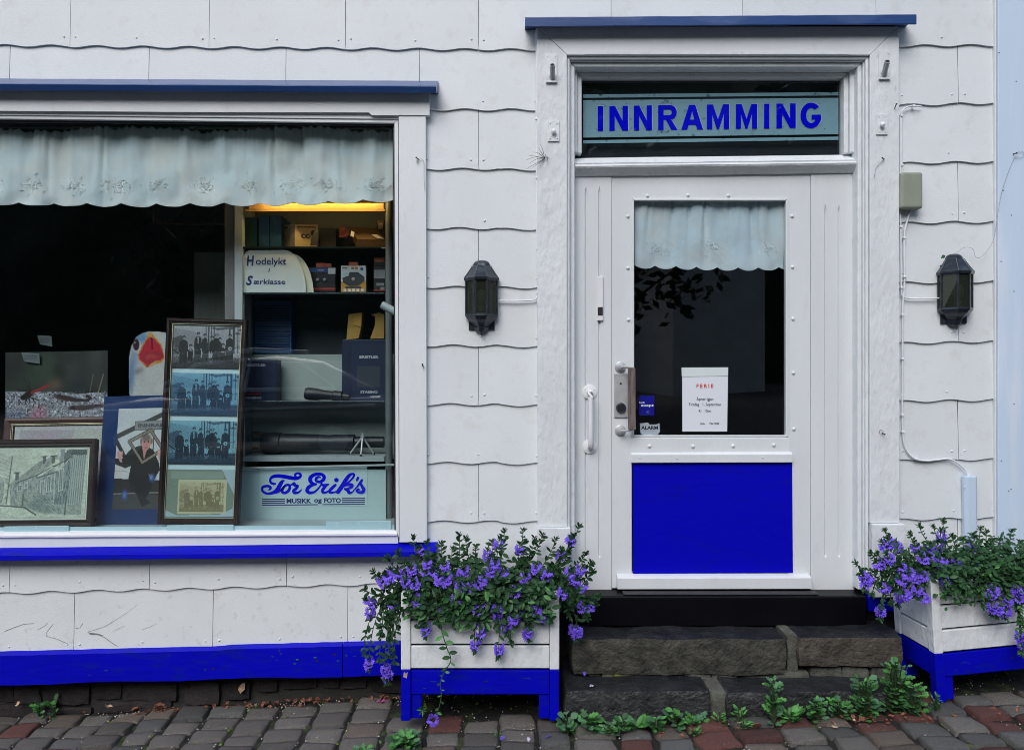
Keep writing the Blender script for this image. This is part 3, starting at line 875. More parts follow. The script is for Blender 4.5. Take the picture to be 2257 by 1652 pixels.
for (a, b, ch_) in XI:
    x0 = (a / 1.9626 + 2200) / 1.7509; x1 = (b / 1.9626 + 2200) / 1.7509
    f = lambda x: (x - 1318) / (1811 - 1318)
    yb0, yb1 = 288.5 - 7.5 * f(x0), 288.5 - 7.5 * f(x1)
    yt0, yt1 = 233.5 - 6.8 * f(x0), 233.5 - 6.8 * f(x1)
    for nm, mm, grow, yy in (('letter', 'letter_blue', 0, YT + .0012), ('letter_edge', 'letter_pale', 1.3, YT + .0028)):
        q = MB()
        for poly in LET[ch_]:
            pts = []
            for (u, v) in poly:
                px = lerp(x0, x1, u); py = lerp(lerp(yb0, yb1, u), lerp(yt0, yt1, u), v)
                pts.append((px + grow * (u - .2) * 1.2, py - grow * (v - .5)))
            q.slab(pts, yy, yy + .0010)
        q.build(nm, M[mm], transom)
# bar below the transom pane: weathered slope, round nosing, cove
A0, B0 = P(1263, 346), P(1884, 338.5)
A0, B0 = Vector((XL + .018, 0, P(0, 345, .05).z)), Vector((XR - .018, 0, P(0, 337.5, .05).z))
rings = []
for i in range(15):
    c = A0.lerp(B0, i / 14); j_ = lambda: rs.uniform(-.0008, .0008)
    rings.append([Vector((c.x, yy + j_(), c.z + zz + j_())) for yy, zz in
                  ((.10, .0), (.075, .0), (.028, -.036), (.018, -.038), (.012, -.043), (.016, -.049), (.006, -.052), (.000, -.060), (.004, -.068), (.036, -.098), (.10, -.098))])
tb = MB(); tb.loft(rings); tb.build('transom_bar', M['trim_paint_old'], transom)

# fluted side panels
YD = 0.05
ZT = P(0, 383, YD).z; ZBt = P(0, 1302, .02).z
def fluted(x0, x1, fl, ztop, zbot, name='side_panel'):
    mb = MB(); y0 = YD - .004; y1 = YD + .006; yb = .10
    cuts = [x0]
    hw = .0072
    for f in fl: cuts += [f - hw, f + hw]
    cuts.append(x1)
    for i in range(0, len(cuts) - 1, 2):
        mb.wpoly([(cuts[i], ZBt), (cuts[i + 1], ZBt), (cuts[i + 1], ZT), (cuts[i], ZT)], y0, yb)
    for f in fl:
        a, b = f - hw, f + hw; zt, zb = ztop, zbot
        v = [(a, y0, ZT), (b, y0, ZT), (b, y0, zt - .03), (f, y0, zt), (a, y0, zt - .03), (f, y1, zt - .03),
             (a, y0, ZBt), (b, y0, ZBt), (b, y0, zb + .012), (f, y0, zb), (a, y0, zb + .012), (f, y1, zb + .014)]
        mb.add(v, [(0, 1, 2, 3, 4), (4, 3, 5), (3, 2, 5), (4, 5, 11, 10), (5, 2, 8, 11), (10, 11, 9), (11, 8, 9), (10, 9, 8, 7, 6)])
    return mb.build(name, M['door_paint'], house)
xd0, xd1 = P(1348, 0, YD).x, P(1784.5, 0, YD).x
sp1 = fluted(XL + .030, xd0 - .0022, [P(1291, 0, YD).x, P(1320.5, 0, YD).x], P(0, 410, YD).z, P(0, 1229, YD).z)
sp2 = fluted(xd1 + .0022, XR - .030, [P(1818, 0, YD).x, P(1848, 0, YD).x], P(0, 449, YD).z, P(0, 1228, YD).z)

# ------------------------------------------------------------------ the door leaf
YL = YD
dr = MB()
zt_, zb_ = P(0, 383, YL).z, P(0, 1297, YL - .02).z
ox0, ox1 = P(1391.5, 0, YL).x, P(1736, 0, YL).x
oz1, oz0 = P(0, 437, YL).z, P(0, 962, YL).z
kz1, kz0 = P(0, 1018, YL).z, P(0, 1262, YL).z
kx0, kx1 = P(1394.5, 0, YL).x, P(1744.5, 0, YL).x
dr.wpoly([(xd0, zb_), (ox0, zb_), (ox0, zt_), (xd0, zt_)], YL, .095)
dr.wpoly([(ox1, zb_), (xd1, zb_), (xd1, zt_), (ox1, zt_)], YL, .095)
dr.wpoly([(ox0, oz1), (ox1, oz1), (ox1, zt_), (ox0, zt_)], YL, .095)
dr.wpoly([(ox0, kz1), (ox1, kz1), (ox1, oz0), (ox0, oz0)], YL, .095)
dr.wpoly([(ox0, zb_), (ox1, zb_), (ox1, kz0), (ox0, kz0)], YL, .095)
door = dr.build('entrance_door', M['door_paint'], house)
gl = MB(); uframe(gl, ox0 + .012, ox1 - .012, oz1 - .012, oz0 + .0005, 0, .012, YL - .006, YL + .02); gl.build('glazing_bead', M['door_paint'], door, bevel=.003)
gl = MB(); gl.box(ox0 + .0005, ox1 - .0005, YL - .002, YL + .02, oz0 + .0005, oz0 + .009); gl.build('glazing_bead', M['door_paint'], door, bevel=.003)
gl = MB(); gl.box(ox0 + .004, ox1 - .004, YL + .010, YL + .014, oz0, oz1 - .004); gl.build('glass_pane', M['door_glass'], door)
kp = MB(); kp.wpoly([(kx0 + .0005, kz0 - .0005), (kx1 + .004, kz0 + .004), (kx1, kz1 + .006), (kx0 - .0015, kz1 + .004)], YL - .0035, YL - .0005); kp.build('kick_panel', M['blue_panel'], door)
def dripboard(xa, xb, za, zb, out, name, sk=.004):
    prof = [(YL - .0005, 0), (YL - out * .55, -.004), (YL - out, -.012), (YL - out, zb - za), (YL - .0005, zb - za)]
    q = MB(); q.strip([Vector((xa, y_, za + z_)) for y_, z_ in prof], [Vector((xb + sk * (-z_ / max(.001, za - zb)), y_, za + z_ + .002)) for y_, z_ in prof])
    return q.build(name, M['door_paint'], door, bevel=.0025)
rl = MB(); rl.box(P(1391, 0, YL).x, P(1740, 0, YL).x, YL - .005, YL - .0005, P(0, 995, YL).z, P(0, 964.5, YL).z); rl.build('rail_strip', M['door_paint'], door, bevel=.002)
d1 = dripboard(P(1391, 0, .03).x, P(1746, 0, .03).x, P(0, 995.5, .03).z, P(0, 1019, .03).z, .020, 'drip_board')
d2 = dripboard(P(1361, 0, .0).x, P(1790, 0, .0).x, P(0, 1267.5, .01).z, P(0, 1297.5, .01).z, .040, 'drip_board')
for (x, y) in [(1426.6, 431.6), (1515.5, 430.2), (1604.6, 430.9), (1383.4, 476.5), (1383.4, 590), (1384.8, 704), (1745, 476), (1746, 588), (1747, 702), (1748, 821), (1749, 944.5)]:
    inst('rivet', RIVET, door, P(x, y, YL - .001), (0, 0, 0), (1, 1, 1))
for (x, y) in [(1430.7, 982), (1526.5, 982.6), (1615, 981.7), (1704.5, 979.9)]:
    inst('rivet', RIVET, door, P(x, y, YL - .005), (0, 0, 0), (1.1, 1.1, 1.1))
for (x, y) in [(1410, 1008), (1492, 1009), (1680, 1007)]:
    inst('rivet', NAIL, door, P(x, y, YL - .021), (0, 0, 0), (.9, .9, .9))

# threshold and its metal nosing
YTH = -0.06
ztt, ztb = P(0, 1313, YTH).z, P(0, 1378, YTH).z
tx0, tx1 = 0.27, P(1909, 0, YTH).x
q = MB(); q.strip([(tx0, YTH, ztb), (tx0, YTH, ztt - .006), (tx0, YTH + .006, ztt), (tx0, .12, ztt + .004), (tx0, .12, ztb)],
                  [(tx1, YTH, ztb), (tx1, YTH, ztt - .006), (tx1, YTH + .006, ztt), (tx1, .12, ztt + .004), (tx1, .12, ztb)])
thr = q.build('threshold', M['black_gloss'], house, bevel=.003)
q = MB(); xa, xb = P(1372, 0, -.02).x, P(1800, 0, -.02).x
for yy in (-.045, -.024, -.003):
    q.box(xa, xb, yy, yy + .013, ztt + .0015, ztt + .0075)
q.build('tread_strip', M['threshold_metal'], thr, bevel=.002)

# ------------------------------------------------------------------ ironmongery of the door
def rosette(c, r, parent, mtl, name='rosette', th=.006):
    q = MB(); q.lathe(c, (0, -1, 0), [(-.002, r), (th * .6, r), (th, r * .82)], 22)
    o = q.build(name, mtl, parent, smooth=True)
    for k in range(3):
        an = 2 * math.pi * k / 3 + .5
        inst('screw', NAIL, o, (c.x + math.cos(an) * r * .68, c.y - th * .75, c.z + math.sin(an) * r * .68), (0, 0, 0), (.6, .6, .6))
    return o
h0 = P(1299, 863, YD - .004); h1 = P(1299.5, 983, YD - .004)
hp = [h0 + Vector((0, 0, 0)), h0 + Vector((0, -.022, 0)), h0 + Vector((0, -.038, -.006)), h0 + Vector((.001, -.046, -.024)),
      h0.lerp(h1, .35) + Vector((0, -.047, 0)), h0.lerp(h1, .7) + Vector((0, -.047, 0)), h1 + Vector((.001, -.046, .024)), h1 + Vector((0, -.038, .006)), h1 + Vector((0, -.022, 0)), h1]
q = MB(); q.tube(hp, .0125, 14); ph = q.build('pull_handle', M['white_gloss'], sp1, smooth=True)
for c in (h0, h1):
    q = MB(); q.lathe(c, (0, -1, 0), [(-.001, .036), (.004, .036), (.0065, .030)], 24); q.build('rosette', M['white_gloss'], sp1, smooth=True)
    for k in range(3):
        an = 2 * math.pi * k / 3 + .52 * (1 if c is h0 else -1)
        inst('screw', NAIL, sp1, (c.x + math.cos(an) * .026, c.y - .006, c.z + math.sin(an) * .026), (0, 0, 0), (.8, .8, .8))
# door contact box
q = MB(); q.rect(1316, 608, 1329, 706, YD - .016, YD - .0045); dc = q.build('contact_box', M['white_gloss'], sp1, bevel=.003)
q = MB(); q.rect(1317, 676, 1328, 694, YD - .019, YD - .0162); q.build('contact_sensor', M['box_black'], sp1, bevel=.002)
# lock plate, cylinder, wooden grip on two brackets
YK = YL - .001
q = MB(); q.rect(1353.5, 822, 1384, 919, YK - .007, YK); lp = q.build('lock_plate', M['grey_steel'], door, bevel=.002)
q = MB(); q.lathe(P(1367.5, 844.5, YK - .007), (0, -1, 0), [(-.001, .0055), (.0015, .005), (.002, .001)], 12); q.build('spindle_hole', M['box_black'], door, smooth=True)
q = MB(); q.lathe(P(1368, 897.5, YK - .007), (0, -1, 0), [(-.001, .0245), (.010, .0235), (.016, .018), (.017, .001)], 22); q.build('lock_cylinder', M['dark_metal'], door, smooth=True)
q = MB(); q.rect(1366, 890, 1370, 903, YK - .0262, YK - .023); q.build('key_slot', M['ink'], door)
for py, top in ((808, True), (947.5, False)):
    c = P(1366.5, py, YK)
    q = MB(); q.lathe(c, (0, -1, 0), [(-.001, .027), (.004, .027), (.008, .020), (.022, .012), (.03, .010)], 20)
    b2 = P(1392, py + (1 if top else -2), YK - .05)
    q.tube([c + Vector((0, -.022, 0)), c + Vector((.012, -.045, 0)), b2 + Vector((.004, 0, 0))], [.009, .006, .006], 8)
    q.build('grip_bracket', M['grey_steel'], door, smooth=True)
g0, g1 = P(1391.5, 809.5, YK - .05), P(1392.5, 946, YK - .05)
q = MB(); q.prism([(g0.x - .0175, g0.y - .011, g0.z), (g0.x + .0175, g0.y - .011, g0.z), (g1.x + .017, g1.y - .011, g1.z), (g1.x - .0175, g1.y - .011, g1.z)], (0, .024, 0))
q.build('wooden_grip', M['weathered_wood'], door, bevel=.003)

# ------------------------------------------------------------------ stone steps
steps = thing('stone_steps', (1.0, -.2, .08), 'two worn natural stone steps with mortar joints below the black threshold', 'steps')
def step_block(x0, x1, yf, yb, z0, z1, seed, m_, n=9, rough=.055, rnd=.16, name='step_stone'):
    o = rock((x0 + x1) / 2, (yf + yb) / 2, (z0 + z1) / 2, x1 - x0, yb - yf, z1 - z0, seed, n, rough, rnd).build(name, M[m_], steps, smooth=True)
    if name == 'step_stone' and n > 8:                      # the treads are worn, damp and dark
        o.data.materials.append(M['step_tread'])
        for p in o.data.polygons:
            if p.normal.z > .80: p.material_index = 1
    return o
def px_block(px0, px1, py0, py1, yf, yb, seed, m_, **k):
    a = P(px0, py0, yf); b = P(px1, py1, yf)
    return step_block(a.x, b.x, yf, yb, b.z, a.z, seed, m_, **k)
px_block(1259, 1734, 1407, 1486, -.222, .06, 1, 'step_stone', n=30, rough=.060, rnd=.10)
px_block(1760, 1992, 1403, 1470, -.222, .06, 2, 'step_stone_red', n=30, rough=.080, rnd=.14)
px_block(1735, 1759, 1399, 1500, -.200, .05, 3, 'step_mortar', n=6, name='mortar_joint')
px_block(1243, 1566, 1521, 1596, -.367, .02, 4, 'step_stone_dark', n=30, rough=.075, rnd=.12)
px_block(1602, 1978, 1524, 1596, -.367, .02, 5, 'step_stone_dark', n=30, rough=.075, rnd=.12)
px_block(1564, 1603, 1524, 1590, -.352, -.05, 6, 'step_mortar', n=6, rough=.10, rnd=.3)
fx = 1266; rf = random.Random(8)
while fx < 1990:
    w = rf.uniform(26, 48) if fx < 1500 else rf.uniform(55, 120)
    px_block(fx, fx + w - 2, 1481 - (2 if fx > 1740 else 0) - (10 if fx > 1755 else 0), 1508, -.205 + rf.uniform(-.01, .01), 0, 20 + int(fx), 'mossy_stone' if fx < 1440 else 'step_mortar', n=4, rough=.10, rnd=.2, name='wedge_stone')
    fx += w
mat('seam_metal', (0.10, 0.125, 0.14), 0.4, 0.3, 30, metal=0.2)
# ------------------------------------------------------------------ wall lanterns
def lantern(cx, ztop, y0, label):
    t = thing('wall_lantern', (cx, y0, ztop - .352), label, 'lantern', 'wall lanterns beside the door')
    zb = ztop - .352
    OUT = [(-1, .04), (-1, .36), (-.36, 1), (.36, 1), (1, .36), (1, .04)]
    W, DP = .0775, .088
    def ring(h, s, d=None): return [Vector((cx + a * W * s, y0 - b * DP * (d if d is not None else s), zb + h)) for a, b in OUT]
    q = MB(); q.loft([ring(.249, 1.02), ring(.256, 1.07), ring(.263, 1.08), ring(.270, 1.0), ring(.290, .82), ring(.313, .64), ring(.322, .56), ring(.324, .52), ring(.334, .50), ring(.344, .42), ring(.351, .26), ring(.354, .05)])
    roof = q.build('lantern_roof', M['dark_metal'], t)
    q = MB()
    for a, b in OUT[1:5]:
        q.tube([(cx + a * W * 1.08 * .99, y0 - b * DP * 1.08 * .99, zb + .264), (cx + a * W * .83, y0 - b * DP * .83, zb + .2915), (cx + a * W * .65, y0 - b * DP * .65, zb + .3145), (cx + a * W * .55, y0 - b * DP * .55, zb + .329)], .0016, 5)
    o = q.build('roof_seam', M['seam_metal'], roof); o['kind'] = 'stuff'
    q = MB(); q.loft([ring(.0785, .96), ring(.083, 1.0), ring(.092, .99), ring(.094, .94)]); q.build('lower_rim', M['dark_metal'], t)
    q = MB(); q.loft([ring(.0, .03), ring(.003, .20), ring(.012, .36), ring(.026, .45), ring(.030, .47), ring(.034, .43), ring(.050, .60), ring(.066, .82), ring(.078, .94)]); q.build('lantern_base', M['dark_metal'], t)
    q = MB(); q.lathe((cx, y0 - .028, zb - .010), (0, 0, 1), [(0, .002), (.003, .005), (.008, .004), (.013, .006)], 8); q.build('finial', M['dark_metal'], t, smooth=True)
    q = MB(); q.box(cx - .062, cx + .062, y0 - .006, y0 + .0145, zb + .02, zb + .30); q.build('back_plate', M['dark_metal'], t)
    for a, b in OUT[:6]:
        s = .945 if b > .1 else .93
        q = MB(); q.tube([(cx + a * W * s, y0 - b * DP * s, zb + .088), (cx + a * W * s, y0 - b * DP * s, zb + .252)], .0052, 6); q.build('glazing_bar', M['dark_metal'], t)
    for (a, b), (c, d) in zip(OUT[:-1], OUT[1:]):
        s = .92
        p0 = Vector((cx + a * W * s, y0 - b * DP * s, 0)); p1 = Vector((cx + c * W * s, y0 - d * DP * s, 0))
        n_ = (p1 - p0).cross(Vector((0, 0, 1))).normalized() * .002
        q = MB(); q.prism([p0 + Vector((0, 0, zb + .09)), p1 + Vector((0, 0, zb + .09)), p1 + Vector((0, 0, zb + .25)), p0 + Vector((0, 0, zb + .25))], n_)
        q.build('lantern_pane', M['lantern_glass'], t)
        for zz in (.097, .245):
            q = MB(); q.tube([p0 - n_ + Vector((0, 0, zb + zz)), p1 - n_ + Vector((0, 0, zb + zz))], .004, 5); q.build('pane_rail', M['dark_metal'], t)
    q = MB(); q.lathe((cx, y0 - .036, zb + .10), (0, 0, 1), [(0, .016), (.03, .016), (.031, .010), (.045, .022), (.075, .027), (.10, .018), (.11, .004)], 12); q.build('light_bulb', M['print_grey'], t, smooth=True)
    return t
p = P(1060.5, 571, -.055)
lt = lantern(p.x, p.z, -0.0145, 'dark metal half lantern on the white cladding between window and door')
p2 = P(2111, 557, -.055)
lt2 = copy_tree(lt)
lt2.location = (p2.x, -0.0145, p2.z - .352); WL[lt2.name] = lt2.location.copy()
lt2['label'] = 'dark metal half lantern right of the door near the corner board'
# a dry leaf caught on the right lantern
q = MB(); c = P(2078, 566, -.07)
q.add([c + Vector(v) for v in ((-.012, 0, -.006), (.0, -.004, -.008), (.012, 0, .004), (.004, .002, .012), (-.006, -.002, .008))], [(0, 1, 2), (0, 2, 3), (0, 3, 4)])
tag(q.build('dry_leaf', M['leaf_deep']), 'small withered leaf caught on the roof of the right lantern', 'leaf')

# ------------------------------------------------------------------ cables, box, conduit
def smooth_path(pts, n=6):
    pts = [Vector(p) for p in pts]
    if len(pts) < 3: return pts
    e = [pts[0] * 2 - pts[1]] + pts + [pts[-1] * 2 - pts[-2]]
    out = []
    for i in range(1, len(e) - 2):
        p0, p1, p2, p3 = e[i - 1:i + 3]
        for k in range(n):
            t = k / n
            out.append(0.5 * ((2 * p1) + (p2 - p0) * t + (2 * p0 - 5 * p1 + 4 * p2 - p3) * t * t + (3 * p1 - p0 - 3 * p2 + p3) * t ** 3))
    out.append(pts[-1])
    return out
def cable(pts, r, label, y=-.024, clips=(), n=6):
    q = MB(); path = smooth_path([P(a, b, c if c is not None else y) for a, b, *c_ in pts for c in [c_[0] if c_ else None]], n)
    q.tube(path, r, 7); o = q.build('cable', M['cable_paint'], smooth=True)
    tag(o, label, 'cable', 'white cables on the facade')
    for (a, b) in clips:
        k = MB(); pp = P(a, b, y); k.box(pp.x - .0065, pp.x + .0065, pp.y - .008, pp.y + .010, pp.z - .005, pp.z + .005); k.build('cable_clip', M['cable_paint'], o, bevel=.002)
    return o
cable([(1182, 62), (1181.5, 200), (1182, 350), (1183, 480), (1184, 600), (1185.5, 640), (1184, 653), (1176, 660), (1160, 661.5), (1130, 662.5), (1098, 662)], .0042,
      'white painted cable along the left door casing to the lantern by the window', clips=[(1182, 262), (1183, 392), (1184, 548), (1185, 645)])
cable([(2030, 234.5), (2010, 233.5), (1998, 236), (1990, 242), (1986.5, 252), (1986, 300), (1987, 380), (1986.5, 440), (1989, 454), (1998, 462)], .0036,
      'white cable from the joint above down into the grey green box', clips=[(1986, 255), (1987, 364), (1986.5, 437), (2012, 233.5)])
cable([(1983.5, 256), (1983.5, 420), (1985, 560), (1986, 640), (1990, 652), (2003, 657), (2040, 657.5), (2074, 656)], .0040,
      'white cable along the right casing bending across to the right lantern', clips=[(1985, 500), (1986, 633)])
cable([(2006, 463), (2001, 478), (1995, 500), (1992.5, 520), (1992, 560), (1993, 600), (1992, 640), (1989, 670), (1988.5, 720), (1988.5, 800), (1988, 880), (1989, 950), (1992, 978), (2002, 998), (2017, 1010), (2040, 1014), (2065, 1012), (2088, 1010), (2105, 1016), (2124, 1032), (2136, 1052)], .0042,
      'long white cable from the grey green box curving down into the plastic conduit', clips=[(1992.5, 524), (1993, 610), (1988.5, 694), (1988.5, 790), (1988, 914), (1989, 951), (2019, 1010)])
q = MB(); q.rect(1985, 378, 2034.5, 459, -0.068, -0.0125); jb = q.build('junction_box', M['plastic_box'], bevel=.0)
bv = jb.modifiers.new('b', 'BEVEL'); bv.width = .013; bv.segments = 4
tag(jb, 'grey green plastic junction box beside the door casing', 'box')
cn = MB(); a = P(2121.5, 1048, -.03); b = P(2150, 1048, -.03); z0 = P(0, 1300, -.03).z
cn.strip([(a.x, -.016, a.z), (a.x, -.036, a.z), (a.x + .012, -.050, a.z), (b.x - .012, -.050, a.z), (b.x, -.036, a.z), (b.x, -.016, a.z)],
         [(a.x + .006, -.016, z0), (a.x + .006, -.036, z0), (a.x + .018, -.050, z0), (b.x - .006, -.050, z0), (b.x + .004, -.036, z0), (b.x + .004, -.016, z0)])
cno = cn.build('cable_conduit', M['ice_paint'], bevel=.003); tag(cno, 'pale blue white plastic conduit rising from behind the right planter', 'conduit')
for px in (2125, 2147):
    inst('screw', NAIL, cno, P(px, 1072, -.046), (0, 0, 0), (1, 1, 1))

# ------------------------------------------------------------------ flag brackets and knob plates on the casings
def flag_bracket(px0, py0, px1, py1, hx, hy, bx, by, label):
    a = P(px0, py0, -.052); b = P(px1, py1, -.052)
    t = thing('flag_bracket', ((a.x + b.x) / 2, -.05, b.z), label, 'flag bracket', 'flag brackets on the door casings')
    q = MB(); q.box(a.x, b.x, -.056, -.0505, b.z, a.z); q.build('wall_plate', M['trim_paint_old'], t, bevel=.0015)
    base = P(bx, by, -.058); tip = P(hx, hy, -.105)
    d = (tip - base).normalized()
    q = MB(); q.lathe(base, d, [(-.008, .0155), (.004, .0135), (.012, .0125), ((tip - base).length, .0125)], 16); q.build('flag_socket', M['grey_steel'], t, smooth=True)
    q = MB(); q.lathe(tip, d, [(-.001, .0095), (.0012, .0095)], 14); q.build('socket_hole', M['ink'], t)
    for u in (.15, .85):
        for v in (.08, .94): inst('screw', NAIL, t, (lerp(a.x, b.x, u), -.056, lerp(a.z, b.z, v)), (0, 0, 0), (.7, .7, .7))
    q = MB(); q.box(a.x - .001, b.x + .001, -.062, -.0505, b.z - .006, b.z - .0005); q.build('plate_lip', M['trim_paint_old'], t)
flag_bracket(1203, 121, 1227, 180, 1217, 143, 1217, 168, 'white painted flag bracket with a steel socket on the left door casing')
flag_bracket(1936, 113, 1960, 173, 1955, 135, 1948, 161, 'white painted flag bracket with a leaning steel socket on the right door casing')
def knob_plate(px0, py0, px1, py1, kx, ky, label):
    a = P(px0, py0, -.052); b = P(px1, py1, -.052)
    t = thing('knob_plate', ((a.x + b.x) / 2, -.05, b.z), label, 'knob plate', 'knob plates on the door casings')
    q = MB(); q.box(a.x, b.x, -.057, -.0505, b.z, a.z); q.build('wall_plate', M['trim_paint_old'], t, bevel=.0015)
    q = MB(); q.lathe(P(kx, ky, -.057), (0, -1, 0), [(-.001, .008), (.005, .007), (.010, .012), (.017, .0115), (.021, .006), (.022, .001)], 16); q.build('knob', M['white_gloss'], t, smooth=True)
    for u in (.2, .8):
        for v in (.13, .87): inst('screw', NAIL, t, (lerp(a.x, b.x, u), -.057, lerp(a.z, b.z, v)), (0, 0, 0), (.8, .8, .8))
knob_plate(1207, 266, 1232, 312, 1219.5, 291, 'white square plate with a round knob on the left door casing')
knob_plate(1930, 252, 1955, 297, 1942, 276, 'white square plate with a round knob on the right door casing')

# dry twigs on a nail, nails with threads
tw_ = thing('twig_tuft', P(1195, 352, -.06), 'tuft of dry dark twigs stuck on a nail in the left door casing', 'twigs')
base = P(1200, 349, -.054)
for (ex, ey) in ((1160, 372), (1158, 353), (1163, 342), (1172, 335), (1190, 318), (1186, 325), (1175, 368), (1204, 340), (1212, 352), (1166, 360)):
    e = P(ex, ey, -.075 + rs.uniform(-.02, .02))
    m_ = base.lerp(e, .5) + Vector((0, -.012, rs.uniform(-.006, .008)))
    q = MB(); q.tube(smooth_path([base, m_, e], 3), [.0011, .0011, .0010, .0009, .0008, .0007, .0005], 5); q.build('twig', M['ink'], tw_)
q = MB(); q.tube([base + Vector((.012, .01, 0)), base + Vector((.010, -.02, .004))], .0022, 6); q.build('nail', M['rust'], tw_)
def nail_thread(px, py, dirpx, thread, yw, label, tmat='letter_grey'):
    b = P(px, py, yw)
    t = thing('bent_nail', b, label, 'nail', 'old nails in the woodwork')
    q = MB(); q.tube([b + Vector((0, .006, 0)), P(px + dirpx[0], py + dirpx[1], yw - .022)], .0024, 6)
    q.lathe(P(px + dirpx[0], py + dirpx[1], yw - .022), (0, -1, 0), [(-.001, .004), (.0012, .004)], 8); q.build('nail_shank', M['rust'], t)
    if thread:
        q = MB(); q.tube(smooth_path([P(a, b_, yw - .006) for a, b_ in thread], 5), .0009, 5); q.build('thread', M[tmat], t)
nail_thread(923, 351, (-6, -4), [(919, 347), (918, 358), (923, 352), (931, 351), (934, 362), (934, 390), (936, 422)], -.040, 'bent nail with a hanging grey string on the window casing', 'print_grey')
nail_thread(1950, 349, (-6, -1), [(1950, 350), (1940, 358), (1930, 370), (1926, 392)], -.05, 'bent nail with a short curly thread on the right door casing', 'print_grey')
nail_thread(1971, 240, (4, -11), None, -.05, 'small dark bent nail beside the cable on the right door casing')
nail_thread(1943, 952, (6, 4), [(1948, 950), (1940, 946), (1938, 953), (1944, 957)], -.05, 'rusty nail with a wire loop low on the right door casing')
nail_thread(930, 806, (1, -4), [(930, 800), (933, 806), (932, 812)], -.040, 'small hooked nail halfway up the window casing')
nail_thread(2232, 339, (8, -2), [(2238, 337), (2250, 333), (2256, 340), (2248, 348), (2238, 345), (2228, 362), (2208, 420), (2197, 480), (2188, 530), (2165, 563), (2150, 566), (2143, 548), (2125, 545), (2108, 556)], -.034, 'nail on the corner board with a long thin thread to the right lantern', 'print_grey')
for k in range(10):
    px, py = rs.uniform(2200, 2252), rs.uniform(60, 1120)
    q = MB(); p_ = P(px, py, -.034); q.lathe(p_, (0, -1, 0), [(-.002, .003), (.001, .003), (.002, .001)], 7); q.build('nail_hole', M['letter_grey'], cbo)

# ------------------------------------------------------------------ notice and stickers on the door pane
YG = YL + .0095
nt_ = thing('notice', P(1552, 950, YG), 'white paper holiday notice with a folded top strip taped on the door pane', 'notice')
q = MB(); q.slab([(1503, 812), (1604, 811), (1602, 950), (1503.5, 950)], YG - .0022, YG - .0008); q.build('notice_sheet', M['paper'], nt_)
q = MB(); q.slab([(1501.5, 809), (1604.5, 808.5), (1604, 827.5), (1502, 829)], YG - .0042, YG - .0028); q.build('paper_flap', M['card_white'], nt_)
yy = YG - .0030
lettering('FERIE', 1553, 849.5, yy, 8.2, M['letter_red'], nt_, bold=.25, width=37, spacing=1.5)
lettering('Åpner igjen', 1553, 878.5, yy, 6.2, M['letter_grey'], nt_, bold=.04, width=37)
lettering('Tirsdag   1. September', 1553, 891, yy, 6.2, M['letter_grey'], nt_, bold=.04, width=72)
lettering('Kl   10oo', 1553, 904, yy, 6.0, M['letter_grey'], nt_, bold=.04, width=27)
lettering('Mvh', 1548, 932.5, yy, 3.4, M['letter_grey'], nt_, bold=.1, width=9)
lettering('Tor Erik', 1574, 932, yy, 4.6, M['letter_grey'], nt_, bold=.1, width=22, shear=.35)
q = MB(); q.rect(1408, 871, 1441.5, 914.5, YG - .0018, YG - .0008)
sb = q.build('card_sticker', M['sticker_blue'], bevel=.0); tag(sb, 'blue payment sticker with white lettering low on the door pane', 'sticker')
lettering('bank', 1414.5, 886, YG - .0022, 4.2, M['paper'], sb, bold=.05, width=12.5)
lettering('axept', 1426, 893.5, YG - .0022, 5.6, M['paper'], sb, bold=.15, width=28)
for k in range(3):
    q = MB(); q.tube([P(1423 + k * 2.2 + 1.8 * math.cos(R(a)) * (.6 + k * .4), 907 + 3.2 * math.sin(R(a)) * (.6 + k * .3), YG - .0021) for a in range(-60, 61, 20)], .0005, 4); q.build('contactless_mark', M['letter_light'], sb)
q = MB(); q.slab([(1409.5, 932), (1428, 930.5), (1431, 934.5), (1447, 934), (1453, 931.5), (1454, 950), (1449, 957), (1438, 957), (1433, 959), (1415, 957), (1411, 953)], YG - .0018, YG - .0008)
sa = q.build('alarm_sticker', M['sticker_silver']); tag(sa, 'worn silver alarm sticker with torn edges at the foot of the door pane', 'sticker')
lettering('ALARM', 1431, 941.5, YG - .0022, 7.5, M['ink'], sa, bold=.3, width=37)
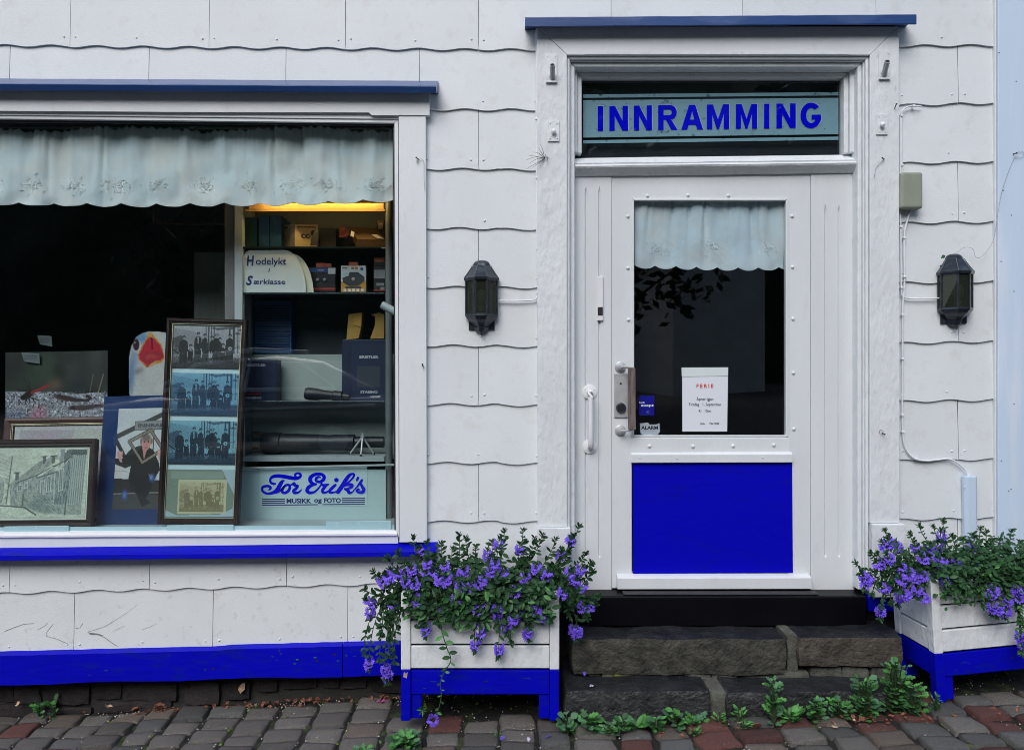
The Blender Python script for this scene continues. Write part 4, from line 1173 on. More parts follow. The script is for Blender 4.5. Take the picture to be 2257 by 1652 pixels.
# ------------------------------------------------------------------ printed sheets: small pictures drawn as colour on a fine grid
class Canvas:
    def __init__(s, w, h, bg):
        s.w, s.h = w, h
        s.a = np.empty((h, w, 3)); s.a[:] = np.array(bg) / 255.0
        s.u, s.v = np.meshgrid((np.arange(w) + .5) / w, (np.arange(h) + .5) / h)
        s.rng = np.random.RandomState(w * 31 + h)
    def mix(s, m, col, k=1.0):
        s.a = s.a * (1 - m[..., None] * k) + np.array(col) / 255.0 * m[..., None] * k
    def ell(s, cx, cy, rx, ry, col, rot=0, k=1.0, soft=.15):
        c, n = math.cos(rot), math.sin(rot)
        x = (s.u - cx) * s.w; y = (s.v - cy) * s.h
        X = (x * c + y * n) / (rx * s.w); Y = (-x * n + y * c) / (ry * s.h)
        s.mix(np.clip((1 - np.sqrt(X * X + Y * Y)) / soft, 0, 1), col, k)
    def poly(s, pts, col, k=1.0):
        m = np.zeros_like(s.u, bool); n = len(pts)
        for i in range(n):
            x0, y0 = pts[i]; x1, y1 = pts[(i + 1) % n]
            if y0 == y1: continue
            c = ((y0 > s.v) != (y1 > s.v)) & (s.u < (x1 - x0) * (s.v - y0) / (y1 - y0) + x0)
            m ^= c
        s.mix(m.astype(float), col, k)
    def line(s, pts, w, col, k=1.0):
        for (x0, y0), (x1, y1) in zip(pts[:-1], pts[1:]):
            ax, ay, bx, by = x0 * s.w, y0 * s.h, x1 * s.w, y1 * s.h
            px, py = s.u * s.w, s.v * s.h
            L = max(1e-6, (bx - ax) ** 2 + (by - ay) ** 2)
            t = np.clip(((px - ax) * (bx - ax) + (py - ay) * (by - ay)) / L, 0, 1)
            d = np.hypot(px - ax - t * (bx - ax), py - ay - t * (by - ay))
            s.mix(np.clip(w * s.w / 2 + .5 - d, 0, 1), col, k)
    def grad(s, v0, v1, c0, c1, k=1.0):
        t = np.clip((s.v - v0) / (v1 - v0), 0, 1)[..., None]
        g = np.array(c0) / 255. * (1 - t) + np.array(c1) / 255. * t
        m = ((s.v >= v0) & (s.v <= v1)).astype(float)[..., None] * k
        s.a = s.a * (1 - m) + g * m
    def noise(s, amt, cell=1, v0=0, v1=1, mono=True):
        h, w = s.h // cell + 2, s.w // cell + 2
        n = s.rng.normal(0, 1, (h, w, 1 if mono else 3))
        n = np.kron(n, np.ones((cell, cell, 1)))[:s.h, :s.w]
        m = ((s.v >= v0) & (s.v <= v1)).astype(float)[..., None]
        s.a = np.clip(s.a + n * amt * m, 0, 1)
    def tone(s, lo, hi):
        g = s.a.mean(2, keepdims=True)
        s.a = np.array(lo) / 255. * (1 - g) + np.array(hi) / 255. * g
        return s

def to_lin(a):
    return np.where(a <= .04045, a / 12.92, ((a + .055) / 1.055) ** 2.4)

def print_sheet(name, TL, TR, BR, BL, cv, parent, gain=.85, thick=.002, keep=None):
    """a printed card: fine grid carrying colour, with a back and edges"""
    TL, TR, BR, BL = map(Vector, (TL, TR, BR, BL))
    w, h = cv.w, cv.h
    nrm = (BL - TL).cross(TR - TL).normalized()
    if nrm.y > 0: nrm = -nrm
    mb = MB(); vs = []; fs = []; cols = []
    L = to_lin(np.clip(cv.a, 0, 1)) * gain
    for j in range(h + 1):
        for i in range(w + 1):
            a = TL.lerp(TR, i / w); b = BL.lerp(BR, i / w)
            vs.append(a.lerp(b, j / h))
    for j in range(h):
        for i in range(w):
            if keep is not None and not keep[j, i]: continue
            q = j * (w + 1) + i
            fs.append((q, q + w + 1, q + w + 2, q + 1)); cols.append(L[j, i])
    nfront = len(fs)
    if keep is None:
        n0 = len(vs)
        for k in (0, w, (h + 1) * (w + 1) - 1, h * (w + 1)): vs.append(vs[k] - nrm * thick)
        c = (0, w, (h + 1) * (w + 1) - 1, h * (w + 1))
        fs.append((n0, n0 + 1, n0 + 2, n0 + 3))
        edge = [list(range(0, w + 1)), [j * (w + 1) + w for j in range(h + 1)], [h * (w + 1) + i for i in range(w, -1, -1)], [j * (w + 1) for j in range(h, -1, -1)]]
        for e, lst in enumerate(edge):
            fs.append(tuple(lst) + (n0 + (e + 1) % 4, n0 + e))
    me = bpy.data.meshes.new(name)
    o = (BL + BR) / 2
    me.from_pydata([tuple(v - o) for v in vs], [], fs)
    at = me.attributes.new('print', 'FLOAT_COLOR', 'FACE')
    arr = np.full((len(fs), 4), .3); arr[:, 3] = 1
    arr[:nfront, :3] = np.array(cols)
    at.data.foreach_set('color', arr.ravel())
    me.materials.append(M['photo_print'])
    ob = bpy.data.objects.new(name, me); put(ob, parent, o)
    if keep is not None:
        sf = ob.modifiers.new('thickness', 'SOLIDIFY'); sf.thickness = thick; sf.offset = -1 if False else 1
    return ob

def group_photo(sepia=False, hard=False):
    c = Canvas(124, 84, (205, 208, 210))
    c.grad(0, .35, (222, 224, 226), (190, 192, 194)); c.poly([(0, .05), (.3, .13), (.45, .3), (.5, .5), (0, .5)], (168, 170, 172), .7)
    c.poly([(0, .30), (.12, .22), (.16, .36), (.14, .6), (0, .7)], (70, 72, 72), .8)
    for x, w in ((.48, .012), (.52, .018), (.56, .010), (.60, .012), (.83, .022), (.89, .030), (.95, .010)):
        c.line([(x, 0), (x + .01, .62)], w, (62, 64, 66))
    for x, y, r in ((.66, .06, .05), (.72, .05, .05), (.60, .04, .04), (.78, .03, .05), (.95, .16, .05), (.99, .07, .05), (.86, .03, .05)):
        c.ell(x, y, r, r * .8, (70, 74, 76), 0, .8, .6)
    c.noise(.05, 1, 0, .6)
    c.grad(.74, 1, (88, 90, 90), (48, 50, 52)); c.poly([(0, .45), (.1, .55), (.12, .82), (0, .9)], (130, 132, 130), .7); c.noise(.10, 1, .45, .8)
    c.line([(0, .56), (.09, .66)], .02, (40, 42, 44)); c.noise(.055, 1, .74, 1)
    dk = (34, 36, 40)
    F = [(.16, .26, .075, .86, .0), (.265, .46, .045, .80, 0), (.37, .17, .062, .80, .5), (.485, .40, .05, .78, 0), (.47, .20, .05, .6, 0), (.57, .46, .034, .77, 2),
         (.64, .20, .062, .78, 0), (.575, .25, .04, .6, 0), (.74, .42, .052, .80, 0), (.84, .20, .07, .84, 3), (.69, .28, .04, .7, 0)]
    for x, y, w, b, kind in F:
        g_ = c.rng.randint(-8, 14); body = (34 + g_, 36 + g_, 40 + g_) if kind != 2 else (206, 208, 208)
        hi = (body[0] + 26, body[1] + 26, body[2] + 27)
        c.poly([(x - w * .28, y + .075), (x + w * .28, y + .075), (x + w * .80, y + .13), (x + w * .95, y + .34), (x + w * .72, y + .36), (x + w * .80, b), (x - w * .80, b), (x - w * .72, y + .36), (x - w * .95, y + .34), (x - w * .80, y + .13)], body)
        c.line([(x + w * .45, y + .14), (x + w * .55, y + .33), (x + w * .1, y + .40)], .010, hi, .7); c.line([(x - w * .2, y + .40), (x - w * .25, b)], .006, hi, .6); c.line([(x - w * .6, y + .15), (x - w * .5, y + .36)], .006, hi, .5)
        c.ell(x, y + .008, .027, .040, (46, 46, 48)); c.ell(x + .002, y + .036, .019, .040, (196, 196, 194), 0, 1, .4); c.line([(x - .010, y + .030), (x + .013, y + .030)], .006, (110, 110, 110), .8); c.line([(x - .004, y + .056), (x + .008, y + .056)], .005, (130, 126, 126), .8)
        c.ell(x - w * .15, y + .40, .012, .018, (170, 170, 168), 0, .8, .5)
        c.line([(x - w * .4, b - .01), (x - w * .4, b + .025)], .018, (24, 24, 26)); c.line([(x + w * .4, b - .01), (x + w * .4, b + .025)], .018, (24, 24, 26))
        if kind == .5: c.poly([(x - .014, y + .09), (x + .014, y + .09), (x + .002, y + .3)], (205, 206, 206))
        if kind == 3:
            c.ell(x + .005, y + .32, .034, .05, (214, 214, 212)); c.ell(x + .005, y + .32, .010, .016, (40, 40, 40)); c.line([(x + .03, y + .32), (x + .14, y + .27)], .012, (120, 120, 120))
    c.poly([(.255, .52), (.275, .52), (.28, .60), (.25, .60)], (190, 190, 190)); c.ell(.742, .60, .024, .02, (200, 200, 200)); c.ell(.64, .185, .05, .02, (150, 150, 148))
    c.noise(.03, 1)
    return c

def inner_quad(TL, TR, BR, BL, u0, v0, u1, v1):
    f = lambda u, v: TL.lerp(TR, u).lerp(BL.lerp(BR, u), v)
    return f(u0, v0), f(u1, v0), f(u1, v1), f(u0, v1)

def frame_bars(TL, TR, BR, BL, prof, mtl, parent, name='frame_bar'):
    """four mitred bars; prof: list of (inward, out of the plane)"""
    nrm = (BL - TL).cross(TR - TL).normalized()
    if nrm.y > 0: nrm = -nrm
    cs = [TL, TR, BR, BL]
    ins = []
    for i in range(4):
        a = (cs[(i + 1) % 4] - cs[i]).normalized(); b = (cs[(i - 1) % 4] - cs[i]).normalized()
        ins.append(a + b)
    for i in range(4):
        j = (i + 1) % 4
        q = MB(); q.strip([cs[i] + ins[i] * w + nrm * d for w, d in prof], [cs[j] + ins[j] * w + nrm * d for w, d in prof])
        q.build(name, mtl, parent)
    return nrm

# ------------------------------------------------------------------ window bench, valances
bench = MB(); bz = P(0, 1165, .06).z
bench.box(-3.3, -.58, .025, 1.25, bz - .04, bz); bench.build('display_bench', M['shelf_white'], house, bevel=.002)

def valance(x0, x1, yt, yb, yd, pitch, amp, label, nx, nz, hang, seed, parent=None):
    rv = random.Random(seed)
    ph = [rv.uniform(0, 6.28) for _ in range(8)]
    def fold(u, v):
        X = u * (x1 - x0)
        f = 0
        for k, (wl, a) in enumerate(((66, 1.15), (103, 1.0), (37, .45), (171, .9), (19, .12))):
            drift = 10 * (v - .5) * math.sin(ph[k] * 3 + X / 130.0)
            f += a * math.sin(2 * math.pi * (X + drift) / wl + ph[k])
        g = (.62 + .38 * math.exp(-2.2 * v)) * (1 - .25 * v)
        n = noise.noise(Vector((X / 48.0, v * 2.6, seed))) * 1.3 + noise.noise(Vector((X / 20.0, v * 6, seed + 5))) * .30
        tight = .22 * math.sin(2 * math.pi * X / 11.0 + 3 * math.sin(X / 70.0)) * math.exp(-9 * v)
        crease = 0
        for (xc, wd, dp) in ((.47, 5, 1.5), (.26, 7, 1.2), (.78, 6, 1.6), (.83, 4, 1.0), (.63, 8, 1.0), (.10, 6, 1.0), (.90, 7, 1.1), (.37, 5, .9)):
            w_ = wd * (.5 + 1.6 * v); crease += dp * math.exp(-((X - xc * (x1 - x0) - (xc - .5) * 26 * v) / w_) ** 2) * math.exp(-1.3 * v)
        return (crease + f * g * .40 + n * (.25 + .5 * v) + tight) * amp
    mb = MB(); vs = []; fs = []
    for j in range(nz + 1):
        for i in range(nx + 1):
            u = i / nx; v = j / nz
            px = lerp(x0, x1, u)
            s = ((px - x0) / pitch) % 1.0
            sc_ = -7.5 * (abs(s - .5) * 2) ** 2.2
            bot = yb(px) + sc_ * min(1, v * v * v)
            top = yt(px) + (2.2 * math.sin(px / 3.1 + ph[1]) + 1.6 * math.sin(px / 7.7)) * (1 - v) ** 8
            py = lerp(top, bot, v)
            p = P(px, py, yd)
            vs.append((p.x, yd + fold(u, v), p.z))
    for j in range(nz):
        for i in range(nx):
            a = j * (nx + 1) + i
            fs.append((a, a + 1, a + nx + 2, a + nx + 1))
    mb.add(vs, fs)
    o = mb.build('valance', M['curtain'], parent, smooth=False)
    for p in o.data.polygons: p.use_smooth = True
    sf = o.modifiers.new('t', 'SOLIDIFY'); sf.thickness = .0012
    tag(o, label, 'curtain', 'lace edged window valances')
    # stitched hem along the scallops and embroidered sprigs
    hem = MB(); path = []
    for i in range(nx + 1):
        path.append(Vector(vs[nz * (nx + 1) + i]) + Vector((0, -.0015, .0020)))
    hem.tube(path, .0016, 5); hem.build('scalloped_hem', M['embroidery'], o)
    return o, fold
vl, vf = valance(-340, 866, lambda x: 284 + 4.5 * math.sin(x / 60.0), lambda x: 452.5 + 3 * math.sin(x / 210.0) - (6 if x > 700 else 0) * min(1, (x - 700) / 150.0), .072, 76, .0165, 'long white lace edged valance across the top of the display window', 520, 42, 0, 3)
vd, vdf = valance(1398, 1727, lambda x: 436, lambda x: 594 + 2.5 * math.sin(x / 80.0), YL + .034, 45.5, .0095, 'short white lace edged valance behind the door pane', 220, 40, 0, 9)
def sprigs(o, x0, x1, py, step, yd, seed, s=1.0):
    rv = random.Random(seed); mb = MB(); x = x0 + step * .5
    while x < x1:
        for k in range(60):
            a = rv.uniform(0, 6.28); r = abs(rv.gauss(0, 1)) * 15 * s
            p = P(x + r * math.cos(a) * 1.25, py + r * math.sin(a) * .75, yd)
            a2 = rv.uniform(0, 6.28); L = rv.uniform(.006, .014) * s; w = L * .28
            d = Vector((math.cos(a2), 0, math.sin(a2))); n_ = Vector((-d.z, 0, d.x))
            mb.add([p - d * L, p + n_ * w + Vector((0, -.0016, 0)), p + d * L, p - n_ * w + Vector((0, -.0016, 0))], [(0, 1, 2), (0, 2, 3)])
        x += step * rv.uniform(.85, 1.15)
    # drape onto the cloth
    me = o.data
    from mathutils.bvhtree import BVHTree
    bv = BVHTree.FromPolygons([tuple(v.co + WL[o.name]) for v in me.vertices], [tuple(p.vertices) for p in me.polygons])
    for v in mb.v:
        h = bv.ray_cast(Vector((v.x, -.5, v.z)), Vector((0, 1, 0)))
        if h[0] is not None: v.y = h[0].y - .0013 - (v.y < yd - .001) * .0024
    e = mb.build('embroidery', M['embroidery'], o); e['kind'] = 'stuff'
sprigs(vl, -330, 866, 408, 92, .072, 4)
sprigs(vd, 1390, 1727, 545, 118, YL + .034, 6, .9)
q = MB(); q.tube([P(-345, 280, .11), P(868, 283, .11)], .006, 8); tag(q.build('curtain_rod', M['post_grey']), 'thin rod carrying the long valance of the display window', 'curtain rod')

# ------------------------------------------------------------------ framed pictures and boards leaning in the window
def vec4(*a): return [P(*p) for p in a]
# tall frame with four group photographs
TL, TR, BR, BL = vec4((368, 700, .27), (545, 704.5, .27), (526, 1154.5, .10), (347, 1153.5, .10))
pf = thing('picture_frame', (BL + BR) / 2, 'tall dark frame holding four old group photographs one above another', 'picture frame', 'framed pictures in the display window')
PROF = [(0, -.020), (0, .004), (.006, .009), (.016, .009), (.022, .002), (.026, .003), (.030, -.004), (.030, -.02)]
nrm = frame_bars(TL, TR, BR, BL, PROF, M['frame_dark'], pf)
frame_bars(*[a - nrm * .004 for a in inner_quad(TL, TR, BR, BL, .068, .0265, .932, .9735)], [(0, -.004), (0, .002), (.003, .002), (.003, -.004)], M['gold_line'], pf, 'frame_slip')
bp_ = MB(); bp_.prism([a - nrm * .014 for a in inner_quad(TL, TR, BR, BL, .03, .012, .97, .988)], -nrm * .004); bp_.build('backing_sheet', M['card_cool'], pf)
iq = lambda v0, v1, u0=.078, u1=.922: [a - nrm * .0085 for a in inner_quad(TL, TR, BR, BL, u0, v0, u1, v1)]
c = group_photo().tone((6, 8, 12), (205, 208, 212)); print_sheet('photograph', *iq(.036, .248), c, pf, .75)
c = group_photo().tone((8, 34, 62), (140, 200, 226)); print_sheet('photograph', *iq(.272, .482, .082, .915), c, pf, .8)
c = group_photo().tone((4, 16, 34), (150, 210, 226)); print_sheet('photograph', *iq(.507, .717, .082, .915), c, pf, .8)
c = Canvas(92, 70, (176, 200, 206)); c.poly([(0, 0), (.80, 0), (1, .55), (.98, .82), (.80, .95), (.16, .97), (0, .86)], (130, 148, 132)); c.poly([(.06, .05), (.84, .05), (.84, .2), (.06, .2)], (146, 166, 150))
c.poly([(.17, .22), (.88, .22), (.88, .93), (.17, .95)], (205, 205, 168)); g = group_photo(); g.tone((118, 112, 78), (208, 206, 168))
gy, gx = np.mgrid[0:44, 0:60]; c.a[19:63, 18:78] = g.a[(gy * 84 // 44), (gx * 124 // 60)]; c.noise(.012)
print_sheet('photograph', *iq(.742, .965, .078, .925), c, pf, .8)

# blue mounted portrait
TL, TR, BR, BL = vec4((230, 873, .33), (424, 868, .33), (404, 1161, .17), (211, 1161.5, .17))
pb_ = thing('mounted_photo', (BL + BR) / 2, 'portrait photograph in a broad dark blue mount, partly behind the tall frame', 'mounted photo')
nrm = (BL - TL).cross(TR - TL).normalized(); nrm = -nrm if nrm.y > 0 else nrm
q = MB(); q.prism([TL, TR, BR, BL], -nrm * .003); q.build('blue_mount', M['mat_blue'], pb_)
c = Canvas(100, 150, (206, 212, 212))
for x in (.08, .29, .46, .74, .9): c.line([(x, 0), (x - .01, .5)], .008, (186, 190, 192))
c.grad(0, .5, (196, 202, 204), (210, 216, 216), .4); c.noise(.012, 1)
c.line([(-.05, .295), (1.1, .03)], .075, (62, 62, 58)); c.line([(0, .33), (.2, .50)], .07, (40, 40, 42))
c.line([(.77, .20), (.78, .42)], .02, (70, 60, 52)); c.poly([(.36, .135), (1.1, .125), (1.1, .215), (.36, .22)], (148, 150, 150)); c.line([(.36, .22), (1.1, .215)], .012, (70, 72, 74)); c.line([(.36, .135), (1.1, .125)], .008, (90, 92, 94)); c.line([(.365, .135), (.365, .22)], .010, (90, 92, 94))
c.poly([(0, .57), (.26, .60), (.23, .70), (0, .70)], (212, 210, 205)); c.line([(0, .62), (.26, .635)], .008, (150, 150, 150)); c.poly([(0, .70), (1, .72), (1, .87), (0, .87)], (48, 46, 44)); c.line([(0, .85), (1, .84)], .016, (150, 148, 142)); c.poly([(0, .86), (1, .86), (1, 1), (0, 1)], (66, 68, 66))
c.noise(.015, 1)
cl_ = (36, 34, 34)
c.poly([(.33, .40), (.56, .37), (.78, .42), (.92, .55), (.95, .62), (.84, .72), (.72, .66), (.70, .82), (.50, .86), (.36, .80), (.30, .70), (.33, .58), (.22, .60), (0, .56), (0, .50), (.15, .50)], cl_)
c.poly([(.40, .74), (.72, .66), (.82, .76), (.70, .90), (.80, .94), (.62, .98), (.50, .86)], (28, 28, 32)); c.noise(.012)
c.ell(.80, .70, .10, .065, (70, 90, 150), .3, .95, .8); c.ell(.78, .69, .05, .04, (130, 160, 215), .3, .9, .9); c.ell(.24, .86, .09, .075, (50, 84, 160), -.2, .95, .7); c.ell(.24, .86, .05, .045, (120, 150, 220), 0, .8, .9)
c.poly([(.55, .40), (.66, .40), (.60, .52)], (205, 140, 132))
c.ell(.625, .35, .105, .083, (206, 150, 142)); c.ell(.62, .298, .125, .048, (128, 112, 104), 0, 1, .5); c.ell(.515, .335, .03, .045, (128, 112, 104), 0, 1, .5); c.ell(.735, .335, .03, .04, (128, 112, 104), 0, 1, .5)
for e in (.585, .668): c.ell(e, .343, .019, .008, (80, 55, 55)); c.line([(e - .022, .331), (e + .022, .330)], .009, (120, 85, 80))
c.line([(.628, .345), (.622, .372), (.636, .374)], .010, (176, 112, 106)); c.line([(.592, .396), (.628, .401), (.664, .395)], .012, (150, 76, 78)); c.ell(.57, .375, .022, .016, (220, 150, 145), 0, .6, .8); c.ell(.685, .375, .022, .016, (220, 150, 145), 0, .6, .8)
D4 = [(.70, .225), (.985, .42), (.57, .545), (.265, .335), (.70, .225)]
c.line(D4, .060, (58, 46, 36)); c.line(D4, .030, (196, 190, 172)); c.line(D4, .010, (70, 60, 50))
for hx, hy in ((.085, .465), (.935, .455)):
    c.ell(hx, hy, .07, .035, (216, 164, 156), 0, 1, .3)
    for f in range(4): c.ell(hx - .045 + f * .03, hy - .018, .018, .024, (222, 172, 164), .2, 1, .4); c.line([(hx - .03 + f * .03, hy - .03), (hx - .03 + f * .03, hy + .005)], .006, (160, 100, 96), .7)
c.poly([(.05, .49), (.12, .49), (.15, .54), (.10, .54)], (206, 150, 142)); c.poly([(.90, .48), (.98, .48), (.98, .525), (.91, .525)], (206, 150, 142))
q4 = [a + nrm * .0006 for a in inner_quad(TL, TR, BR, BL, .174, .100, .715, .866)]
pho = print_sheet('photograph', *q4, c, pb_, .82, .0012)
rv_ = (q4[1] - q4[0]); uv_ = (q4[0] - q4[3])
lettering('INNRAM', 0, 0, .25, 7.8, M['letter_grey'], pho, bold=.4, width=60, frame=(q4[3] + rv_ * .71 + uv_ * .825, rv_.normalized(), uv_.normalized(), nrm))

# gull chick cut-out board
TL, TR, BR, BL = vec4((282, 728, .44), (420, 728, .44), (418, 930, .40), (280, 930, .40))
c = Canvas(110, 160, (208, 208, 204))
W_, H_ = 138., 202.
bx = lambda x, y: (((x / 1.836) / 1.7509 - 282) / W_, ((y / 1.836 + 1200) / 1.7509 - 728) / H_)
c.noise(.015, 2); c.ell(*bx(945, 380), .12, .42, (104, 134, 180), .12, .7, .9); c.ell(*bx(1000, 190), .18, .10, (96, 146, 190), -.3, .8, .7); c.ell(*bx(930, 480), .07, .25, (96, 128, 176), 0, .7, .9); c.ell(*bx(1010, 420), .09, .2, (190, 186, 186), 0, .7, .9)
c.ell(*bx(970, 245), .085, .085, (228, 214, 212), 0, 1, .4); c.ell(*bx(968, 238), .060, .074, (46, 26, 34), 0, 1, .3); c.ell(*bx(960, 222), .016, .014, (200, 190, 200), 0, .8, .5)
c.poly([bx(*p) for p in [(1060, 145), (1085, 165), (1150, 240), (1172, 330), (1150, 365), (1080, 385), (1045, 405), (1020, 380), (985, 345), (980, 310), (1010, 240), (1040, 190)]], (206, 150, 70))
c.poly([bx(*p) for p in [(1066, 182), (1092, 192), (1140, 246), (1166, 322), (1140, 352), (1090, 352), (1050, 398), (1030, 372), (992, 340), (988, 312), (1018, 246), (1044, 200)]], (196, 30, 52))
c.poly([bx(*p) for p in [(1010, 300), (1060, 285), (1150, 290), (1160, 322), (1120, 345), (1060, 380), (1000, 335)]], (168, 40, 58), .8); c.line([bx(1078, 195), bx(1082, 265)], .03, (110, 10, 28)); c.ell(*bx(1085, 320), .12, .03, (196, 84, 70), .2, .7, .6); c.ell(*bx(1050, 330), .05, .03, (210, 90, 96), .2, .6, .8)
c.ell(*bx(1066, 165), .035, .035, (226, 172, 80), 0, 1, .4); c.ell(*bx(985, 425), .12, .05, (120, 112, 104), -.5, .6, .9); c.ell(*bx(1085, 380), .09, .02, (214, 172, 130), -.4, .9, .5); c.noise(.02)
out = [bx(*p) for p in [(1062, 143), (1110, 146), (1160, 148), (1230, 170), (1280, 230), (1300, 400), (1300, 600), (925, 600), (920, 470), (918, 330), (935, 245), (965, 185), (1010, 155)]]
kp_ = np.zeros((160, 110), bool); U, V = c.u, c.v
for i in range(len(out)):
    (x0, y0), (x1, y1) = out[i], out[(i + 1) % len(out)]
    if y0 != y1: kp_ ^= ((y0 > V) != (y1 > V)) & (U < (x1 - x0) * (V - y0) / (y1 - y0) + x0)
ob = print_sheet('bird_board', TL, TR, BR, BL, c, None, .8, .004, kp_); tag(ob, 'cut-out photo board of a gull chick with wide open red beak', 'photo board')

# large insect photograph on a board
TL, TR, BR, BL = vec4((12, 776, .48), (237, 772, .48), (236, 946, .43), (12, 948, .43))
c = Canvas(170, 124, (52, 58, 52)); c.noise(.05, 20); c.ell(.3, .2, .3, .3, (64, 86, 62), 0, .7, 1); c.ell(.1, .15, .2, .3, (34, 30, 34), 0, .8, 1); c.ell(.8, .2, .25, .3, (64, 60, 62), 0, .7, 1); c.ell(.5, .42, .1, .1, (158, 110, 92), 0, .8, 1); c.ell(.72, .45, .2, .14, (38, 44, 50), 0, .8, 1)
for k in range(3):
    pass
sm = c.a.copy()
for _ in range(40): sm = (sm + np.roll(sm, 1, 0) + np.roll(sm, -1, 0) + np.roll(sm, 1, 1) + np.roll(sm, -1, 1)) / 5
c.a = sm; c.line([(.86, .3), (.82, .58)], .010, (110, 100, 80)); c.line([(.96, .3), (.90, .58)], .012, (130, 120, 96))
c.poly([(0, .50), (.15, .505), (.3, .51), (.55, .52), (.7, .54), (1, .53), (1, 1), (0, 1)], (150, 152, 160)); c.noise(.11, 3, .52, 1); c.noise(.10, 2, .52, 1); c.ell(.1, .9, .2, .2, (90, 120, 170), 0, .5, 1); c.ell(.32, .82, .12, .2, (200, 90, 120), .6, .55, 1); c.ell(.75, .95, .3, .1, (110, 108, 112), 0, .5, 1)
c.ell(.60, .60, .17, .04, (80, 56, 56), .18, 1, .4); c.line([(.52, .565), (.68, .62), (.80, .63), (.835, .60), (.80, .575)], .028, (58, 50, 54)); c.ell(.74, .72, .15, .042, (62, 46, 44), 0, 1, .4); c.line([(.80, .71), (.95, .70)], .03, (60, 48, 48))
c.ell(.22, .55, .075, .055, (36, 26, 26), -.5, 1, .4); c.ell(.175, .585, .03, .035, (30, 20, 20)); c.line([(.26, .52), (.36, .47), (.42, .43)], .028, (150, 50, 50)); c.line([(.24, .52), (.18, .32)], .006, (30, 24, 24)); c.line([(.25, .51), (.22, .34)], .006, (30, 24, 24))
for e in ((.19, .68), (.24, .66), (.30, .66), (.33, .62)): c.line([(.23, .57), ((.23 + e[0]) / 2, .60), e], .007, (36, 26, 26))
ob = print_sheet('insect_board', TL, TR, BR, BL, c, None, .78, .004); tag(ob, 'photo board of insects on grey gravel at the left of the window', 'photo board')

# red brown framed picture behind
TL, TR, BR, BL = vec4((8, 921, .42), (300, 916, .42), (296, 1155, .27), (-4, 1157, .27))
TL = P(12, 921, .42)
pf2 = thing('picture_frame', (BL + BR) / 2, 'red brown frame with a pale print standing behind the house drawing', 'picture frame', 'framed pictures in the display window')
PROF2 = [(0, -.02), (0, .006), (.005, .014), (.016, .016), (.026, .010), (.034, .004), (.034, -.02)]
nrm = frame_bars(TL, TR, BR, BL, PROF2, M['frame_red'], pf2)
iq2 = lambda a, b, c_, d, k: [p_ + nrm * k for p_ in inner_quad(TL, TR, BR, BL, a, b, c_, d)]
frame_bars(*iq2(.052, .058, .948, .942, .004), [(0, -.004), (0, .002), (.0022, .002), (.0022, -.004)], M['gold_line'], pf2, 'frame_slip')
frame_bars(*iq2(.062, .068, .938, .932, .003), [(0, -.004), (0, .002), (.0022, .002), (.0022, -.004)], M['gold_line'], pf2, 'frame_slip')
c = Canvas(110, 90, (196, 196, 196)); c.poly([(.05, .05), (.95, .05), (.95, .95), (.05, .95)], (176, 174, 178))
for k in range(60):
    x, y = c.rng.rand(2); c.ell(x, y * .4 + .06, .03 + .05 * c.rng.rand(), .03, tuple(c.rng.randint(120, 215, 3)), 0, .5, .8)
c.poly([(.55, .05), (.95, .05), (.95, .2), (.4, .4)], (196, 204, 188), .7); c.noise(.03); c.ell(.3, .15, .3, .2, (190, 140, 160), 0, .35, 1)
print_sheet('print', *iq2(.074, .082, .926, .918, -.004), c, pf2, .8)

# drawing of old wooden houses, front left
TL, TR, BR, BL = vec4((-168, 970, .20), (214, 966, .20), (204, 1160, .075), (-176, 1163, .075))
pf3 = thing('picture_frame', (BL + BR) / 2, 'dark framed pencil drawing of old wooden houses, front left in the window', 'picture frame', 'framed pictures in the display window')
nrm = frame_bars(TL, TR, BR, BL, [(0, -.02), (0, .004), (.007, .010), (.019, .009), (.025, .002), (.032, .004), (.037, -.003), (.037, -.02)], M['frame_dark'], pf3)
q = MB(); q.prism([p_ - nrm * .012 for p_ in inner_quad(TL, TR, BR, BL, .02, .03, .98, .97)], -nrm * .004); q.build('drawing_mount', M['mat_cream'], pf3)
c = Canvas(230, 130, (206, 216, 196)); ink = (84, 100, 98)
# local drawing coordinates from the photograph: u from x (-100..190), v from y (985..1140)
dx = lambda x, y: ((x / 2.5422 / 1.7509 + 168) / 357., ((y / 2.5422 + 1450) / 1.7509 - 984) / 158.)
Z = lambda *pts: [dx(*p) for p in pts]
c.noise(.03, 7); c.noise(.02, 3)
c.ell(.45, .2, .4, .2, (176, 184, 166), 0, .5, 1)
def hatch(poly, n, col, ang=1.2, k=.55, seed=1):
    r_ = np.random.RandomState(seed); x0, x1 = min(p[0] for p in poly), max(p[0] for p in poly); y0, y1 = min(p[1] for p in poly), max(p[1] for p in poly)
    keep_ = c.a.copy(); m = np.zeros_like(c.u, bool)
    for i in range(len(poly)):
        (a, b), (d, e) = poly[i], poly[(i + 1) % len(poly)]
        if b != e: m ^= ((b > c.v) != (e > c.v)) & (c.u < (d - a) * (c.v - b) / (e - b) + a)
    for _ in range(n):
        x, y = r_.uniform(x0, x1), r_.uniform(y0, y1); L = r_.uniform(.02, .07)
        c.line([(x, y), (x + L * math.cos(ang) * .5, y + L * math.sin(ang))], .003, col, k)
    c.a = np.where(m[..., None], c.a, keep_)
roof1 = Z((40, 1060), (270, 885), (330, 830), (420, 800), (550, 740), (520, 800), (380, 940), (110, 1045))
c.poly(roof1, (150, 160, 150), .8); hatch(roof1, 150, ink, 2.2, .7, 2)
